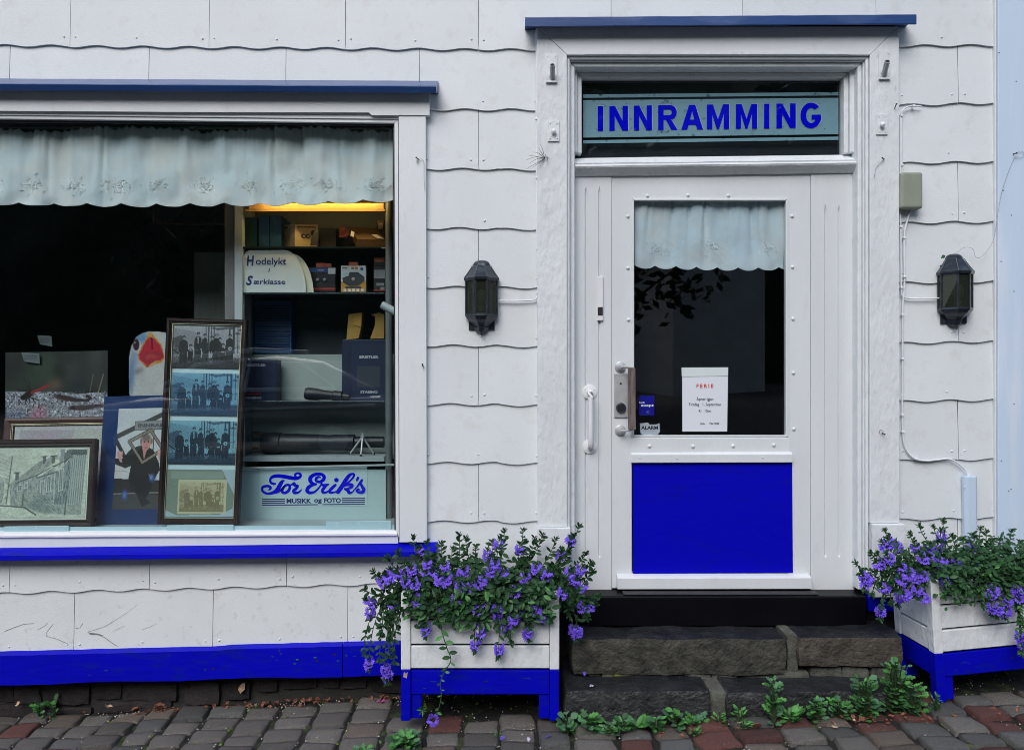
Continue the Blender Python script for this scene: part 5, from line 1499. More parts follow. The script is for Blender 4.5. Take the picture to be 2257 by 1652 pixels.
w1 = Z((40, 1060), (110, 1045), (330, 960), (350, 1000), (330, 1130), (200, 1160), (60, 1180)); c.poly(w1, (158, 170, 162), .8); hatch(w1, 130, ink, 1.5, .6, 3)
w2 = Z((350, 985), (500, 880), (540, 940), (510, 1260), (330, 1240)); c.poly(w2, (150, 164, 160), .85); hatch(w2, 150, ink, 1.57, .6, 4)
w3 = Z((540, 940), (680, 780), (660, 1260), (510, 1270)); c.poly(w3, (132, 148, 146), .9); hatch(w3, 160, (60, 76, 78), 1.57, .6, 5)
w4 = Z((680, 770), (830, 760), (800, 1260), (650, 1260)); c.poly(w4, (172, 186, 178), .9)
for k in range(7): c.line(Z((690 + k * 21, 765), (664 + k * 22, 1260)), .004, ink, .8)
c.poly(Z((560, 700), (610, 700), (600, 800), (545, 900)), (140, 150, 148), .9); c.poly(Z((600, 750), (640, 705), (835, 705), (835, 760), (690, 760), (600, 860)), (92, 108, 104), .9); hatch(Z((600, 705), (835, 705), (835, 765), (690, 765)), 90, (50, 66, 64), 2.4, .7, 6)
for wx, wy, ww, wh in ((370, 1020, 34, 140), (432, 970, 40, 160), (555, 900, 38, 220), (130, 1060, 44, 60), (200, 1040, 30, 50)):
    c.poly(Z((wx, wy + 10), (wx + ww, wy), (wx + ww, wy + wh), (wx, wy + wh + 10)), (104, 122, 120)); c.line(Z((wx, wy + 10), (wx + ww, wy), (wx + ww, wy + wh), (wx, wy + wh + 10), (wx, wy + 10)), .006, (214, 222, 206), .9); c.line(Z((wx + ww / 2, wy), (wx + ww / 2, wy + wh)), .004, (214, 222, 206), .9)
for chx, chy in ((375, 775), (470, 770), (100, 940)): c.poly(Z((chx, chy), (chx + 36, chy), (chx + 34, chy + 70), (chx + 2, chy + 80)), (96, 108, 104)); c.line(Z((chx - 6, chy), (chx + 42, chy - 2)), .008, (60, 72, 70))
c.line(Z((110, 1045), (330, 965), (480, 880), (500, 870)), .006, (70, 84, 82)); c.line(Z((470, 880), (510, 915), (510, 1270)), .006, (200, 208, 196)); c.line(Z((500, 880), (680, 780)), .009, (90, 104, 100)); c.line(Z((320, 990), (345, 990), (540, 930)), .007, (70, 84, 80))
c.line(Z((62, 770), (20, 1250)), .009, (150, 156, 140)); c.line(Z((62, 770), (20, 1250)), .003, (84, 96, 92))
for k in range(7): c.line(Z((50 - k * 2, 800 + k * 35), (-120, 720 + k * 40)), .0025, ink, .5)
c.poly(Z((60, 1180), (200, 1150), (350, 1130), (500, 1260), (640, 1270), (800, 1260), (800, 1370), (640, 1360), (420, 1360), (250, 1300), (60, 1270)), (150, 164, 152), .7); hatch(Z((60, 1180), (350, 1130), (640, 1270), (800, 1260), (800, 1370), (640, 1365), (420, 1360), (60, 1275)), 260, (76, 92, 88), .8, .55, 8)
c.ell(*dx(340, 1280), .10, .10, (96, 116, 112), .3, .6, .9); c.line(Z((-40, 1270), (100, 1280), (210, 1290), (330, 1365)), .010, (84, 92, 80)); c.line(Z((640, 1180), (630, 1365)), .006, (60, 72, 70)); c.line(Z((190, 1160), (190, 1270)), .010, (96, 106, 96)); hatch(Z((-300, 980), (40, 1000), (40, 1240), (-300, 1240)), 160, ink, 1.5, .5, 9)
c.poly(Z((-330, 1000), (-160, 900), (-10, 1010), (-20, 1240), (-330, 1250)), (160, 172, 162), .6); hatch(Z((-330, 1000), (-160, 900), (-10, 1010), (-20, 1240), (-330, 1250)), 120, ink, 1.57, .5, 10); hatch(Z((-360, 1290), (800, 1375), (800, 1400), (-360, 1400)), 60, ink, .1, .3, 11)
c.noise(.035)
print_sheet('drawing', *[p_ - nrm * .0098 for p_ in inner_quad(TL, TR, BR, BL, .055, .105, .945, .895)], c, pf3, .80, .001)

# small price cards
for (a, b, c_, d, yy_, lb) in ((82, 738, 113, 763, .62, 'small pale price card hanging dimly above the insect board'), (47, 776, 86, 801, .46, 'small pale card at the top edge of the insect board')):
    q = MB(); q.slab([(a, b), (c_, b + 2), (c_ + 2, d), (a + 6, d - 5)], yy_, yy_ + .001); o = q.build('price_card', M['dim_card']); tag(o, lb, 'card')
    for k in range(3):
        z = MB(); z.slab([(a + 6, b + 6 + k * 4), (c_ - 5, b + 7 + k * 4), (c_ - 5, b + 8 + k * 4), (a + 6, b + 7 + k * 4)], yy_ - .0012, yy_ - .0004); z.build('text_line', M['print_dark'], o)
# ------------------------------------------------------------------ the display case at the right of the window
case = thing('display_case', P(700, 1165, .36), 'tall lit display case with glass shelves at the right of the window', 'display case')
CF, CB = .34, .68
def cbox(px0, py0, px1, py1, yf, yb, name, mtl, parent=case, bevel=0.0):
    q = MB(); q.rect(px0, py0, px1, py1, yf, yb); return q.build(name, M[mtl], parent, bevel=bevel)
cbox(516, 425, 534, 1168, CF, CF + .04, 'corner_post', 'post_white', bevel=.003)
q = MB(); a = P(857, 1160, CF); q.tube([a, P(857, 420, CF)], .019, 14); q.build('corner_post', M['post_grey'], case, smooth=True)
cbox(539, 440, 553, 1010, CB - .16, CB - .13, 'rear_post', 'post_grey')
cbox(495, 440, 515, 1160, CF + .02, CB + .06, 'side_panel', 'screen_board_warm')
cbox(530, 430, 880, 780, CB, CB + .01, 'back_panel', 'case_dark')
cbox(530, 780, 880, 1010, CB - .10, CB - .09, 'back_panel', 'case_back')
q = MB(); q.rect(876, 420, 880, 1165, CF, CB + .02); q.build('side_panel', M['case_dark'], case)
cbox(548, 447, 846, 461, CF - .012, CF + .008, 'cornice_board', 'case_wood', bevel=.002)
cbox(540, 461.5, 848, 465, CF - .016, CF + .012, 'cornice_strip', 'case_wood')
cbox(530, 415, 870, 420, CF - .10, CB, 'top_panel', 'case_wood')
for py, th, mt in ((543, 4, 'shelf_edge'), (644, 4, 'shelf_edge'), (882.5, 4, 'shelf_edge'), (1005, 11, 'shelf_white')):
    a = P(534, py, CF + .01); b = P(847, py + th, CF + .01); q = MB(); q.box(a.x, b.x, CF + .01, CB - .002, b.z, a.z); q.build('shelf', M[mt], case, bevel=.001)
cbox(530, 1034, 850, 1163, CF - .03, CF - .018, 'front_panel', 'case_front')
q = MB(); q.tube([P(528, 1031, CF - .05), P(869, 1023.5, CF - .05)], .006, 8); q.build('front_rail', M['shelf_white'], case, smooth=True)
for px, py in ((537, 563), (845, 546)):
    q = MB(); q.tube([P(px - 4, py, CF - .004), P(px + 5, py, CF - .004)], .004, 6); q.build('shelf_pin', M['post_white'], case)

# lamp behind the valance
em = bpy.data.materials.new('lamp_glow'); em.use_nodes = True
b_ = em.node_tree.nodes['Principled BSDF']; b_.inputs['Emission Color'].default_value = (1, .60, .20, 1); b_.inputs['Emission Strength'].default_value = 24; b_.inputs['Base Color'].default_value = (.8, .7, .5, 1)
lm = thing('strip_lamp', P(700, 436, .27), 'warm glowing strip lamp half hidden behind the valance above the display case', 'lamp')
q = MB(); q.tube([P(575, 434, .27), P(838, 434, .27)], .008, 8); q.build('lamp_tube', em, lm, smooth=True)
q = MB(); q.rect(570, 420, 843, 429, .255, .29); q.build('lamp_housing', M['post_white'], lm)
for k in range(4):
    q = MB(); x = 640 + k * 58; q.tube([P(x, 431, .262), P(x + 14, 441, .262)], .002, 5); q.build('lamp_grille', M['box_brown'], lm)

# upper shelf
def ibox(px0, py0, px1, py1, yf, yb, name, mtl, label, cat, group=None, bevel=.002):
    o = cbox(px0, py0, px1, py1, yf, yb, name, mtl, None, bevel); return tag(o, label, cat, group)
ibox(535, 478, 566, 543, .44, .60, 'file_box', 'box_teal', 'teal file box at the left end of the top case shelf', 'box', 'file boxes on the top shelf')
ibox(570, 474.5, 593, 543, .42, .60, 'file_box', 'box_blue', 'blue file box between the teal box and another blue box', 'box', 'file boxes on the top shelf')
ibox(595, 474.5, 619, 543, .42, .60, 'file_box', 'box_blue', 'blue file box touching the cream carton on the top shelf', 'box', 'file boxes on the top shelf')
for o_, x in ((None, 593), ): pass
# cream carton, set at an angle
a, b, c_ = P(620, 543, .50), P(650, 543, .40), P(701, 543, .47)
ct = thing('carton', b, 'cream cardboard carton with black print on the top case shelf', 'carton')
hA = P(0, 494, .40).z - P(0, 543, .40).z
q = MB(); d4 = a + (c_ - b); q.prism([a, b, c_, d4], (0, 0, hA)); q.build('carton_body', M['box_cream'], ct, bevel=.001)
n1 = (c_ - b).normalized(); n2 = Vector((n1.y, -n1.x, 0)); up = Vector((0, 0, 1))
s1 = (b - a).normalized(); m2 = Vector((s1.y, -s1.x, 0))
q = MB(); off = m2 * .0012; q.prism([a + off, b + off, b + off + up * hA, a + off + up * hA], m2 * .0004); q.build('carton_shaded_side', M['box_shaded_side'], ct)  # grey skin puts the shade of the unlit side into its colour
wd = (c_ - b).length
lettering('NEWTON OPTIC BINOCULAR', 0, 0, .45, 2.6, M['ink'], ct, bold=.25, width=42, frame=(b + n1 * wd * .5 + up * hA * .88, n1, up, n2))
lettering('NEWTON', 0, 0, .45, 2.6, M['ink'], ct, bold=.2, width=15, frame=(a + (b - a) * .4 + up * hA * .86 + m2 * .002, s1, up, m2))
for u, r in ((.36, .013), (.54, .013), (.80, .017)):
    q = MB(); q.lathe(b + n1 * wd * u + up * hA * (.47 if u < .7 else .60) + n2 * .0008, n2, [(0, r), (.0008, r)], 14); q.build('printed_lens', M['print_dark'], ct)
    if u < .6: q = MB(); q.lathe(b + n1 * wd * (u + .02) + up * hA * .47 + n2 * .0018, n2, [(0, r * .45), (.0006, r * .45)], 10); q.build('printed_glint', M['box_cream'], ct)
# dark things beside it
q = MB(); q.loft([[P(x, y, .36 + d) for x, y, d in r_] for r_ in ([(683, 541, 0), (700, 541, 0), (703, 541, .05), (684, 541, .05)], [(686, 525, .005), (702, 525, .005), (702, 525, .04), (687, 525, .04)], [(692, 510, .01), (701, 509, .01), (701, 509, .03), (693, 510, .03)], [(696, 506, .015), (700, 506, .015), (700, 506, .02), (697, 506, .02)])])
tag(q.build('camera_pouch', M['box_black'], bevel=.002), 'black pointed pouch standing before the cream carton', 'pouch')
cbo_ = ibox(706, 503, 740, 543, .45, .60, 'dark_box', 'box_black', 'black box at the middle of the top case shelf', 'box')
q = rock(P(757, 0, .45).x, .45, P(0, 513, .45).z, .045, .04, .055, 77, 5, .35, .5); tag(q.build('foil_bag', M['tag_red'], smooth=False), 'crumpled red and gold foil bag on the top case shelf', 'bag')
q = MB(); A_ = [P(772, 498, .46), P(786, 526, .40), P(848, 527, .40), P(830, 503, .46)]; q.prism(A_, (0, .012, -.055)); tb_ = q.build('tilted_box', M['box_brown'], bevel=.002); tag(tb_, 'brown box lying tilted at the right end of the top case shelf', 'box')
q = MB(); q.slab([(774, 508), (781, 511), (779, 522), (772, 519)], .385, .387); q.build('price_tag', M['paper'], tb_)
q = MB(); q.slab([(818, 516), (832, 517), (846, 526), (832, 525)], .395, .398); q.build('price_tag', M['paper'], tb_)
ht = ibox(829, 484, 847, 528, .56, .62, 'hanging_pack', 'box_black', 'small black hanging pack with a cream label in the upper case corner', 'pack')
q = MB(); q.rect(833, 491, 843, 505, .557, .559); q.build('pack_label', M['box_cream'], ht)
for px, py in ((771, 532), (778, 525), (790, 540)):
    pass

# second shelf: signs and headlamp packs
sg = [(534.5, 643.5), (534.5, 575)] + [(lerp(534.5, 552, 1 - math.cos(R(a))), 575 - 24 * math.sin(R(a))) for a in range(15, 91, 15)] + [(626, 550.5)] + [(626 + 48 * math.sin(R(a)) * (1), 550.5 + 93 * (1 - math.cos(R(a)))) for a in range(10, 91, 10)]
q = MB(); q.slab(sg, .36, .363); sb2 = q.build('handwritten_sign', M['card_white']); tag(sb2, 'pale round cornered sign with handwritten black lettering about headlamps', 'sign')
def hand(body, px, py, h, w, b=.2, sh=.12, ):
    lettering(body, px, py, .3585, h, M['letter_navy'], sb2, bold=b, width=w, shear=sh)
hand('H', 551.5, 574, 22, 16, .9); hand('odelykt', 597, 577.5, 16, 67, .12, .02); hand('i', 593, 594.5, 9, 4, .4, .3); hand('S', 549.5, 617.5, 20, 15, .9, .3); hand('ærklasse', 593.5, 620, 12, 70, .08, .05)
sg2 = [(x + 17, y + (0 if y > 640 else 8)) for x, y in sg]
q = MB(); q.slab(sg2, .375, .378); tag(q.build('blank_sign', M['mat_cream']), 'second round cornered card standing behind the handwritten sign', 'sign')
pk = ibox(677, 588, 739, 643, .42, .46, 'headlamp_pack', 'box_black', 'dark headlamp pack with blue band and red hanger beside the handwritten sign', 'pack', 'headlamp packs on the second shelf')
def pp(parent, px0, py0, px1, py1, yf, name, mtl):
    q = MB(); q.rect(px0, py0, px1, py1, yf, yf + .0012); q.build(name, M[mtl], parent)
pp(pk, 677.5, 590, 722, 599, .4182, 'blue_band', 'print_blue'); pp(pk, 722.5, 590, 739, 603, .4182, 'price_tag', 'paper'); pp(pk, 677.5, 634, 739, 638, .4182, 'red_band', 'box_red'); pp(pk, 696, 579, 715, 588, .4182, 'hanger', 'tag_red'); pp(pk, 716, 580, 730, 588, .4182, 'hanger', 'tag_red')
lettering('Power', 707, 594.5, .4176, 3.6, M['letter_light'], pk, bold=.2, width=14)
for x in (700, 716):
    q = MB(); q.lathe(P(x, 616, .419), (0, -1, 0), [(0, .010), (.004, .010), (.008, .007), (.009, .001)], 14); q.build('lens', M['print_grey'], pk, smooth=True)
pk = ibox(751, 585, 806, 643.5, .40, .44, 'headlamp_pack', 'paper', 'white and orange headlamp pack standing alone on the second shelf', 'pack', 'headlamp packs on the second shelf')
pp(pk, 751.5, 620, 805.5, 643, .3984, 'orange_panel', 'box_orange'); pp(pk, 769, 577, 789, 585, .3984, 'hanger', 'tag_red'); pp(pk, 756, 601, 768, 609, .3984, 'price_tag', 'card_cool')
q = MB(); q.slab([(754, 612), (768, 607), (770, 599), (788, 599), (802, 609), (803, 618), (788, 629), (768, 629), (756, 622)], .3962, .3976); q.build('printed_lamp', M['print_dark'], pk)
q = MB(); q.lathe(P(778.5, 614.5, .396), (0, -1, 0), [(0, .0095), (.003, .0095), (.004, .006), (.0045, .001)], 14); q.build('lens', M['print_grey'], pk, smooth=True)
lettering('Power', 760, 590, .3978, 3.0, M['ink'], pk, bold=.25, width=11)
for k in range(5): pp(pk, 757 + k * 9.5, 636, 763 + k * 9.5, 642, .3968, 'printed_icon', 'paper')
pp(pk, 761, 631, 796, 634.5, .3968, 'printed_line', 'print_dark')
for x in (774, 782): pp(pk, x, 588, x + 6, 593, .3970, 'printed_icon', 'box_yellow')
q = MB(); q.lathe(P(797, 592, .3985), (0, -1, 0), [(0, .0085), (.0008, .0085)], 14); q.build('printed_drop', M['print_blue'], pk)
pk = ibox(823, 585, 849, 642, .43, .47, 'headlamp_pack', 'box_black', 'dark headlamp pack half hidden behind the right case post', 'pack', 'headlamp packs on the second shelf')
pp(pk, 825, 566, 847, 577, .4282, 'hanger', 'tag_red'); pp(pk, 824, 578, 848, 585, .4284, 'hanger_card', 'box_black'); pp(pk, 824, 594, 848, 613, .4282, 'pale_panel', 'print_grey'); pp(pk, 829, 623, 846, 629, .4282, 'pale_strip', 'print_grey'); pp(pk, 838, 632, 847, 638, .4282, 'pale_strip', 'print_grey'); pp(pk, 823, 638, 848, 640.5, .4282, 'red_band', 'box_red')

# lower shelves
bb = ibox(560, 662, 642, 778, .58, .66, 'louvred_case', 'box_blue', 'tall blue case with fine horizontal ribs behind the tall frame', 'case')
for k in range(18):
    a = P(566, 672 + k * 5.6, .577); b = P(638, 674.6 + k * 5.6, .577); q = MB(); q.box(a.x, b.x, .5765, .5798, b.z, a.z); q.build('rib', M['box_navy'], bb)
for lb, pts, foot in (('yellow folded card sleeve on the third shelf, left of the other sleeve', [(768, 692), (781, 690), (797, 688), (796, 717), (790, 745), (763, 748)], 0), ('yellow folded card sleeve on the third shelf, next to the right post', [(817, 693), (835, 688), (847, 692), (846, 745), (815, 746), (826, 716), (826, 697)], 0)):
    q = MB(); q.slab(pts, .50, .56); o = q.build('card_sleeve', M['box_yellow'], bevel=.001); tag(o, lb, 'card sleeve', 'yellow sleeves on the third shelf')
q = MB(); q.slab([(781, 690), (797, 688), (796, 719), (778, 716)], .494, .4985); q.build('folded_flap', M['box_orange'], [o for o in bpy.data.objects if o.name == 'card_sleeve'][0])
q = MB(); a = P(815, 882, .48); q.box(P(755, 0, .52).x, P(850, 0, .52).x, .50, .575, P(0, 882, .5).z, P(0, 748, .50).z)
tag(q.build('dark_box', M['box_navy'], bevel=.002), 'dark blue carton under the yellow sleeves', 'box')
q = MB(); q.tube([P(841, 671, .20), P(872, 687, .20)], .020, 14); tag(q.build('white_tube', M['post_white'], smooth=True), 'short grey white tube slanting at the right edge of the window', 'tube')
for (x0, y0, x1, y1, yf, lb, big) in ((536, 792, 608, 882, .40, 'navy spotting scope box behind the tall frame on the third shelf', 0), (776, 760, 849, 882, .40, 'navy spotting scope box in front of the right case post', 1)):
    bx_ = ibox(x0, y0, x1, y1, yf, yf + .09, 'scope_box', 'box_navy', lb, 'box', 'navy boxes on the third shelf')
    if big:
        lettering('BREITLER', 813, 786, yf - .001, 5.2, M['letter_light'], bx_, bold=.3, width=42); lettering('STABINO', 813, 863, yf - .001, 4.8, M['letter_light'], bx_, bold=.3, width=38); lettering('BREITLER', 827, 873, yf - .001, 2.8, M['print_grey'], bx_, bold=.2, width=21)
        pp(bx_, 786, 806, 838, 852, yf - .0012, 'printed_view', 'print_dark')
    else:
        lettering('BREITLER', 565, 804, yf - .001, 5.2, M['letter_light'], bx_, bold=.3, width=42); lettering('STABINO', 558, 876, yf - .001, 4.6, M['letter_light'], bx_, bold=.3, width=36); pp(bx_, 538, 866, 575, 869, yf - .0012, 'red_line', 'box_red')
ibox(609, 796, 776, 882, .52, .53, 'display_card', 'case_back', 'plain grey green card standing between the navy boxes', 'card')
# small black scope on the third shelf
q = MB(); s0, s1_ = P(672, 866, .42), P(770, 874, .42); ax = (s1_ - s0).normalized(); L = (s1_ - s0).length
q.lathe(s0, ax, [(0, .010), (.003, .030), (.02, .034), (.06, .033), (.10, .026), (.15, .024), (.155, .028), (.20, .028), (.205, .020), (L, .018)], 16)
tag(q.build('small_scope', M['scope_black'], smooth=True), 'small black monocular lying on the third shelf', 'monocular')
# big spotting scope, mini tripod, wooden handle
q = MB(); s0 = P(579, 976, .46); ax = Vector((1, 0, .012)).normalized()
L = P(846, 976, .46).x - s0.x
q.lathe(s0, ax, [(0, .012), (.0, .050), (.012, .0575), (.10, .0575), (.105, .052), (.16, .051), (.30, .046), (.36, .040), (.40, .044), (.50, .044), (.505, .032), (L, .030)], 24)
sco = q.build('scope_tube', M['scope_black'], smooth=True); tag(sco, 'large black spotting scope lying along the lowest case shelf', 'spotting scope')
tp = thing('mini_tripod', P(798, 1003, .40), 'small silver tripod standing in front of the black spotting scope', 'tripod')
top = P(799, 961, .40)
for (fx, fy, yy) in ((770, 1000, .39), (795, 1004, .36), (824, 1000, .42)):
    f_ = P(fx, fy, yy); q = MB(); q.tube([top, f_], [.0060, .0045], 8); q.build('tripod_leg', M['grey_steel'], tp, smooth=True)
    q = MB(); q.lathe(f_, (0, 0, 1), [(0, .006), (.010, .005)], 8); q.build('rubber_foot', M['box_black'], tp, smooth=True)
q = MB(); q.lathe(top + Vector((0, 0, -.012)), (0, 0, 1), [(0, .010), (.016, .012), (.018, .007), (.030, .007)], 12); q.build('tripod_head', M['grey_steel'], tp, smooth=True)
q = MB(); q.tube(smooth_path([P(580, 955, .53), P(556, 953, .53), P(546, 962, .53), P(546, 980, .53), P(556, 986, .53), P(582, 986, .53)], 4), .009, 8); tag(q.build('wooden_loop', M['box_brown'], smooth=True), 'brown wooden loop handle at the left of the spotting scope', 'handle')

# the shop's name on the front panel
SY = CF - .031
sn = MB(); sn.slab([(573, 1028.5), (809, 1026), (809, 1113.5), (573, 1116)], SY - .001, SY - .0002); sno = sn.build('name_sheet', M['card_cool']); tag(sno, 'pale sheet with blue script shop name on the lower case panel', 'shop sign')
tx = lambda x, y: ((x / 3.7617 + 950) / 1.7509, (y / 3.7617 + 1780) / 1.7509)
STR = [
 [(420, 318, 22), (395, 318, 30), (362, 305, 30), (346, 272, 28), (356, 238, 30), (395, 212, 38), (460, 204, 44), (560, 215, 46), (650, 232, 46), (720, 240, 42), (768, 226, 36), (790, 198, 30), (772, 170, 26), (735, 165, 24), (706, 186, 24), (716, 208, 28)],
 [(552, 272, 14), (522, 285, 38), (492, 330, 50), (462, 385, 50), (420, 430, 46), (360, 455, 34), (295, 458, 30), (246, 432, 30), (228, 398, 30), (246, 364, 32), (300, 350, 30), (344, 362, 32), (350, 390, 28), (325, 406, 14)],
 [(430, 455, 12), (478, 430, 22), (520, 392, 26), (566, 345, 30), (612, 334, 30), (632, 366, 34), (612, 418, 34), (566, 448, 34), (525, 440, 34), (524, 402, 32), (560, 350, 24)],
 [(622, 340, 18), (660, 330, 22), (692, 312, 34), (706, 342, 36), (748, 346, 26), (726, 384, 34), (688, 418, 38), (702, 448, 36), (756, 442, 26), (802, 404, 12)],
 [(1078, 228, 14), (1050, 218, 26), (1015, 240, 34), (1016, 276, 32), (1062, 290, 34), (1114, 264, 40), (1130, 218, 40), (1098, 184, 36), (1030, 176, 36), (968, 196, 42), (926, 240, 46), (934, 286, 44), (970, 316, 34), (1012, 324, 26)],
 [(1008, 326, 26), (950, 338, 38), (896, 378, 44), (884, 424, 44), (926, 448, 36), (990, 434, 26), (1044, 388, 22), (1080, 340, 20), (1096, 312, 20)],
 [(1090, 318, 26), (1120, 340, 34), (1180, 330, 26), (1196, 322, 14)], [(1168, 336, 26), (1134, 372, 34), (1106, 412, 36), (1118, 444, 34), (1168, 438, 24), (1222, 398, 16), (1262, 348, 16)],
 [(1294, 334, 30), (1256, 368, 36), (1212, 418, 36), (1222, 446, 32), (1278, 440, 22), (1330, 424, 20)],
 [(1548, 178, 22), (1566, 186, 26), (1542, 236, 22), (1480, 296, 20), (1420, 340, 20)], [(1552, 168, 20), (1500, 190, 36), (1446, 258, 46), (1396, 342, 50), (1330, 436, 50)],
 [(1412, 352, 20), (1470, 330, 34), (1528, 334, 38), (1530, 362, 34), (1478, 386, 26), (1432, 392, 14)], [(1432, 392, 28), (1474, 416, 38), (1492, 446, 38), (1530, 442, 20), (1560, 418, 12)],
 [(1548, 424, 12), (1610, 356, 20), (1664, 284, 30), (1680, 262, 24)], [(1654, 302, 20), (1680, 356, 36), (1706, 404, 40), (1680, 440, 38), (1624, 440, 30), (1596, 420, 20)], [(1598, 420, 20), (1622, 398, 26), (1646, 404, 14)],
 [(1620, 232, 30), (1602, 268, 22)]]
k_ = 0
def ribbon(parent, pts, y, mtl, name):
    q = MB(); sp = smooth_path([Vector((a, b, w * 1.22)) for a, b, w in pts], 7); n = len(sp); L_ = []; R_ = []
    for i, p_ in enumerate(sp):
        t = sp[min(i + 1, n - 1)] - sp[max(i - 1, 0)]; t = Vector((t.x, t.y)).normalized() if Vector((t.x, t.y)).length > 0 else Vector((1, 0))
        w = p_.z * .5; L_.append(P(*tx(p_.x - t.y * w, p_.y + t.x * w), y)); R_.append(P(*tx(p_.x + t.y * w, p_.y - t.x * w), y))
    vs = L_ + R_; fs = [(i, i + 1, n + i + 1, n + i) for i in range(n - 1)]
    q.add(vs, fs)
    for e in (sp[0], sp[-1]):
        q.add([P(*tx(e.x + e.z * .5 * math.cos(a * .5236), e.y + e.z * .5 * math.sin(a * .5236)), y - .00004) for a in range(12)], [tuple(range(12))])
    return q.build(name, mtl, parent)
for sidx, s_ in enumerate(STR): ribbon(sno, s_, SY - .0018 - sidx * .00012, M['letter_blue'], 'script_stroke')
q = MB(); q.add([P(*tx(1308 + 34 * math.cos(a * .35), 264 + 32 * math.sin(a * .35)), SY - .002) for a in range(18)], [tuple(range(18))]); q.build('script_stroke', M['letter_blue'], sno)
def bar(x0, y0, x1, y1, h): 
    q = MB(); q.slab([tx(x0, y0 - h / 2), tx(x1, y1 - h / 2), tx(x1, y1 + h / 2), tx(x0, y0 + h / 2)], SY - .0018, SY - .0012); q.build('stripe', M['letter_navy'], sno)
for yy in (543, 571, 599): bar(228, yy, 560, yy - 3, 15)
bar(228, 629, 1036, 620, 14); bar(1104, 619, 1724, 612, 14)
for yy in (530, 558, 586): bar(1386, yy, 1724, yy - 3, 15)
for s_, x0, x1, yc in (('MUSIKK', 585, 945, 566), ('og', 985, 1094, 575), ('FOTO', 1130, 1372, 560)):
    a = tx(x0, yc); b = tx(x1, yc); lettering(s_, (a[0] + b[0]) / 2, a[1], SY - .0016, 10.2 if s_ != 'og' else 10.5, M['letter_navy'], sno, bold=.45, width=b[0] - a[0])

# tall screens and a dark picture deeper in the room
q = MB(); q.rect(428, 555, 494, 1150, .75, .80); tag(q.build('room_screen', M['screen_board']), 'grey olive upright screen standing behind the tall frame', 'screen')
bpz = thing('picture_frame', P(418, 495, 1.2), 'thin framed dark picture hanging high in the dim room behind the valance', 'picture frame', 'framed pictures in the display window')
c4 = [P(337, 420, 1.2), P(498, 420, 1.2), P(498, 495, 1.2), P(337, 495, 1.2)]
frame_bars(*c4, [(0, -.01), (0, .008), (.010, .008), (.012, -.01)], M['box_brown'], bpz)
q = MB(); q.prism([P(340, 423, 1.203), P(495, 423, 1.203), P(495, 492, 1.203), P(340, 492, 1.203)], (0, .004, 0)); q.build('dark_print', M['case_dark'], bpz)
# ------------------------------------------------------------------ planter boxes
PW, PH, PD = .690, .556, .30
def planter(label):
    t = thing('planter_box', (0, 0, 0), label, 'planter', 'white and blue planter boxes by the door')
    pw = .042; zb = .222                              # colour change
    H = PH
    def part(name, mtl, x0, x1, y0, y1, z0, z1, bev=.003):
        q = MB(); q.box(x0, x1, y0, y1, z0, z1); return q.build(name, M[mtl], t, bevel=bev)
    for sx in (-1, 1):
        for yy in (0, PD - .045):
            x0 = -PW / 2 if sx < 0 else PW / 2 - pw
            part('corner_post', 'trim_paint_old', x0, x0 + pw, yy, yy + .045, zb + .0006, H, .004)
            part('leg', 'blue_paint', x0, x0 + pw, yy, yy + .045, 0, zb, .004)
            # inner leg board
            xi = x0 + pw + .001 if sx < 0 else x0 - .046
            part('leg_board', 'blue_paint', xi, xi + .045, yy + .016, yy + .040, 0.004, .115, .002)
    zs = [(zb + .004, zb + .101), (zb + .110, zb + .211), (zb + .221, zb + .318)]
    for (a, b) in zs:
        part('plank', 'trim_paint_old', -PW / 2 + pw + .001, PW / 2 - pw - .001, .007, .028, a, b, .004)
        part('plank', 'trim_paint_old', -PW / 2 + pw + .001, PW / 2 - pw - .001, PD - .028, PD - .007, a, b, .004)
        for sx in (-1, 1):
            x0 = -PW / 2 + .005 if sx < 0 else PW / 2 - .026
            part('side_plank', 'trim_paint_old', x0, x0 + .021, .046, PD - .046, a, b, .004)
    part('rail', 'blue_paint', -PW / 2 + pw + .001, PW / 2 - pw - .001, .009, .030, .112, zb - .006)
    part('rail', 'blue_paint', -PW / 2 + pw + .001, PW / 2 - pw - .001, PD - .030, PD - .009, .112, zb - .006)
    for sx in (-1, 1):
        x0 = -PW / 2 + .006 if sx < 0 else PW / 2 - .027
        part('side_rail', 'blue_paint', x0, x0 + .021, .046, PD - .046, .112, zb - .006)
    for k in range(7):
        x0 = rs.uniform(-.26, .22); z0 = rs.uniform(.125, .20); w_ = rs.uniform(.008, .05)
        q = MB(); q.add([(x0, .0086, z0), (x0 + w_, .0086, z0 - .001), (x0 + w_ * .8, .0086, z0 + .003), (x0 + w_ * .3, .0086, z0 + .002)], [(0, 1, 2, 3)]); q.build('paint_scuff', M[['blue_faded', 'soil', 'blue_faded'][k % 3]], t)
    part('soil_bed', 'soil', -PW / 2 + .03, PW / 2 - .03, .03, PD - .03, zb, H - .05, 0)
    q = MB(); q.add([(-PW / 2 + .010, -.0008, .192), (-PW / 2 + .026, -.0008, .186), (-PW / 2 + .030, -.0008, .214), (-PW / 2 + .022, -.0008, .206), (-PW / 2 + .014, -.0008, .216)], [(0, 1, 2, 3, 4)]); q.build('bare_patch', M['bare_wood'], t)
    return t
pl1 = planter('white and blue wooden planter box standing left of the stone steps')
PLY = -.345
a = P(882.5, 1588, PLY); b = P(1233, 1584, PLY)
PL1 = Vector(((a.x + b.x) / 2, PLY, CAM_Z - (1587 - CY) * (CAM_D + PLY) / FPX))
pl2 = copy_tree(pl1)
pl2['label'] = 'white and blue wooden planter box standing right of the stone steps'
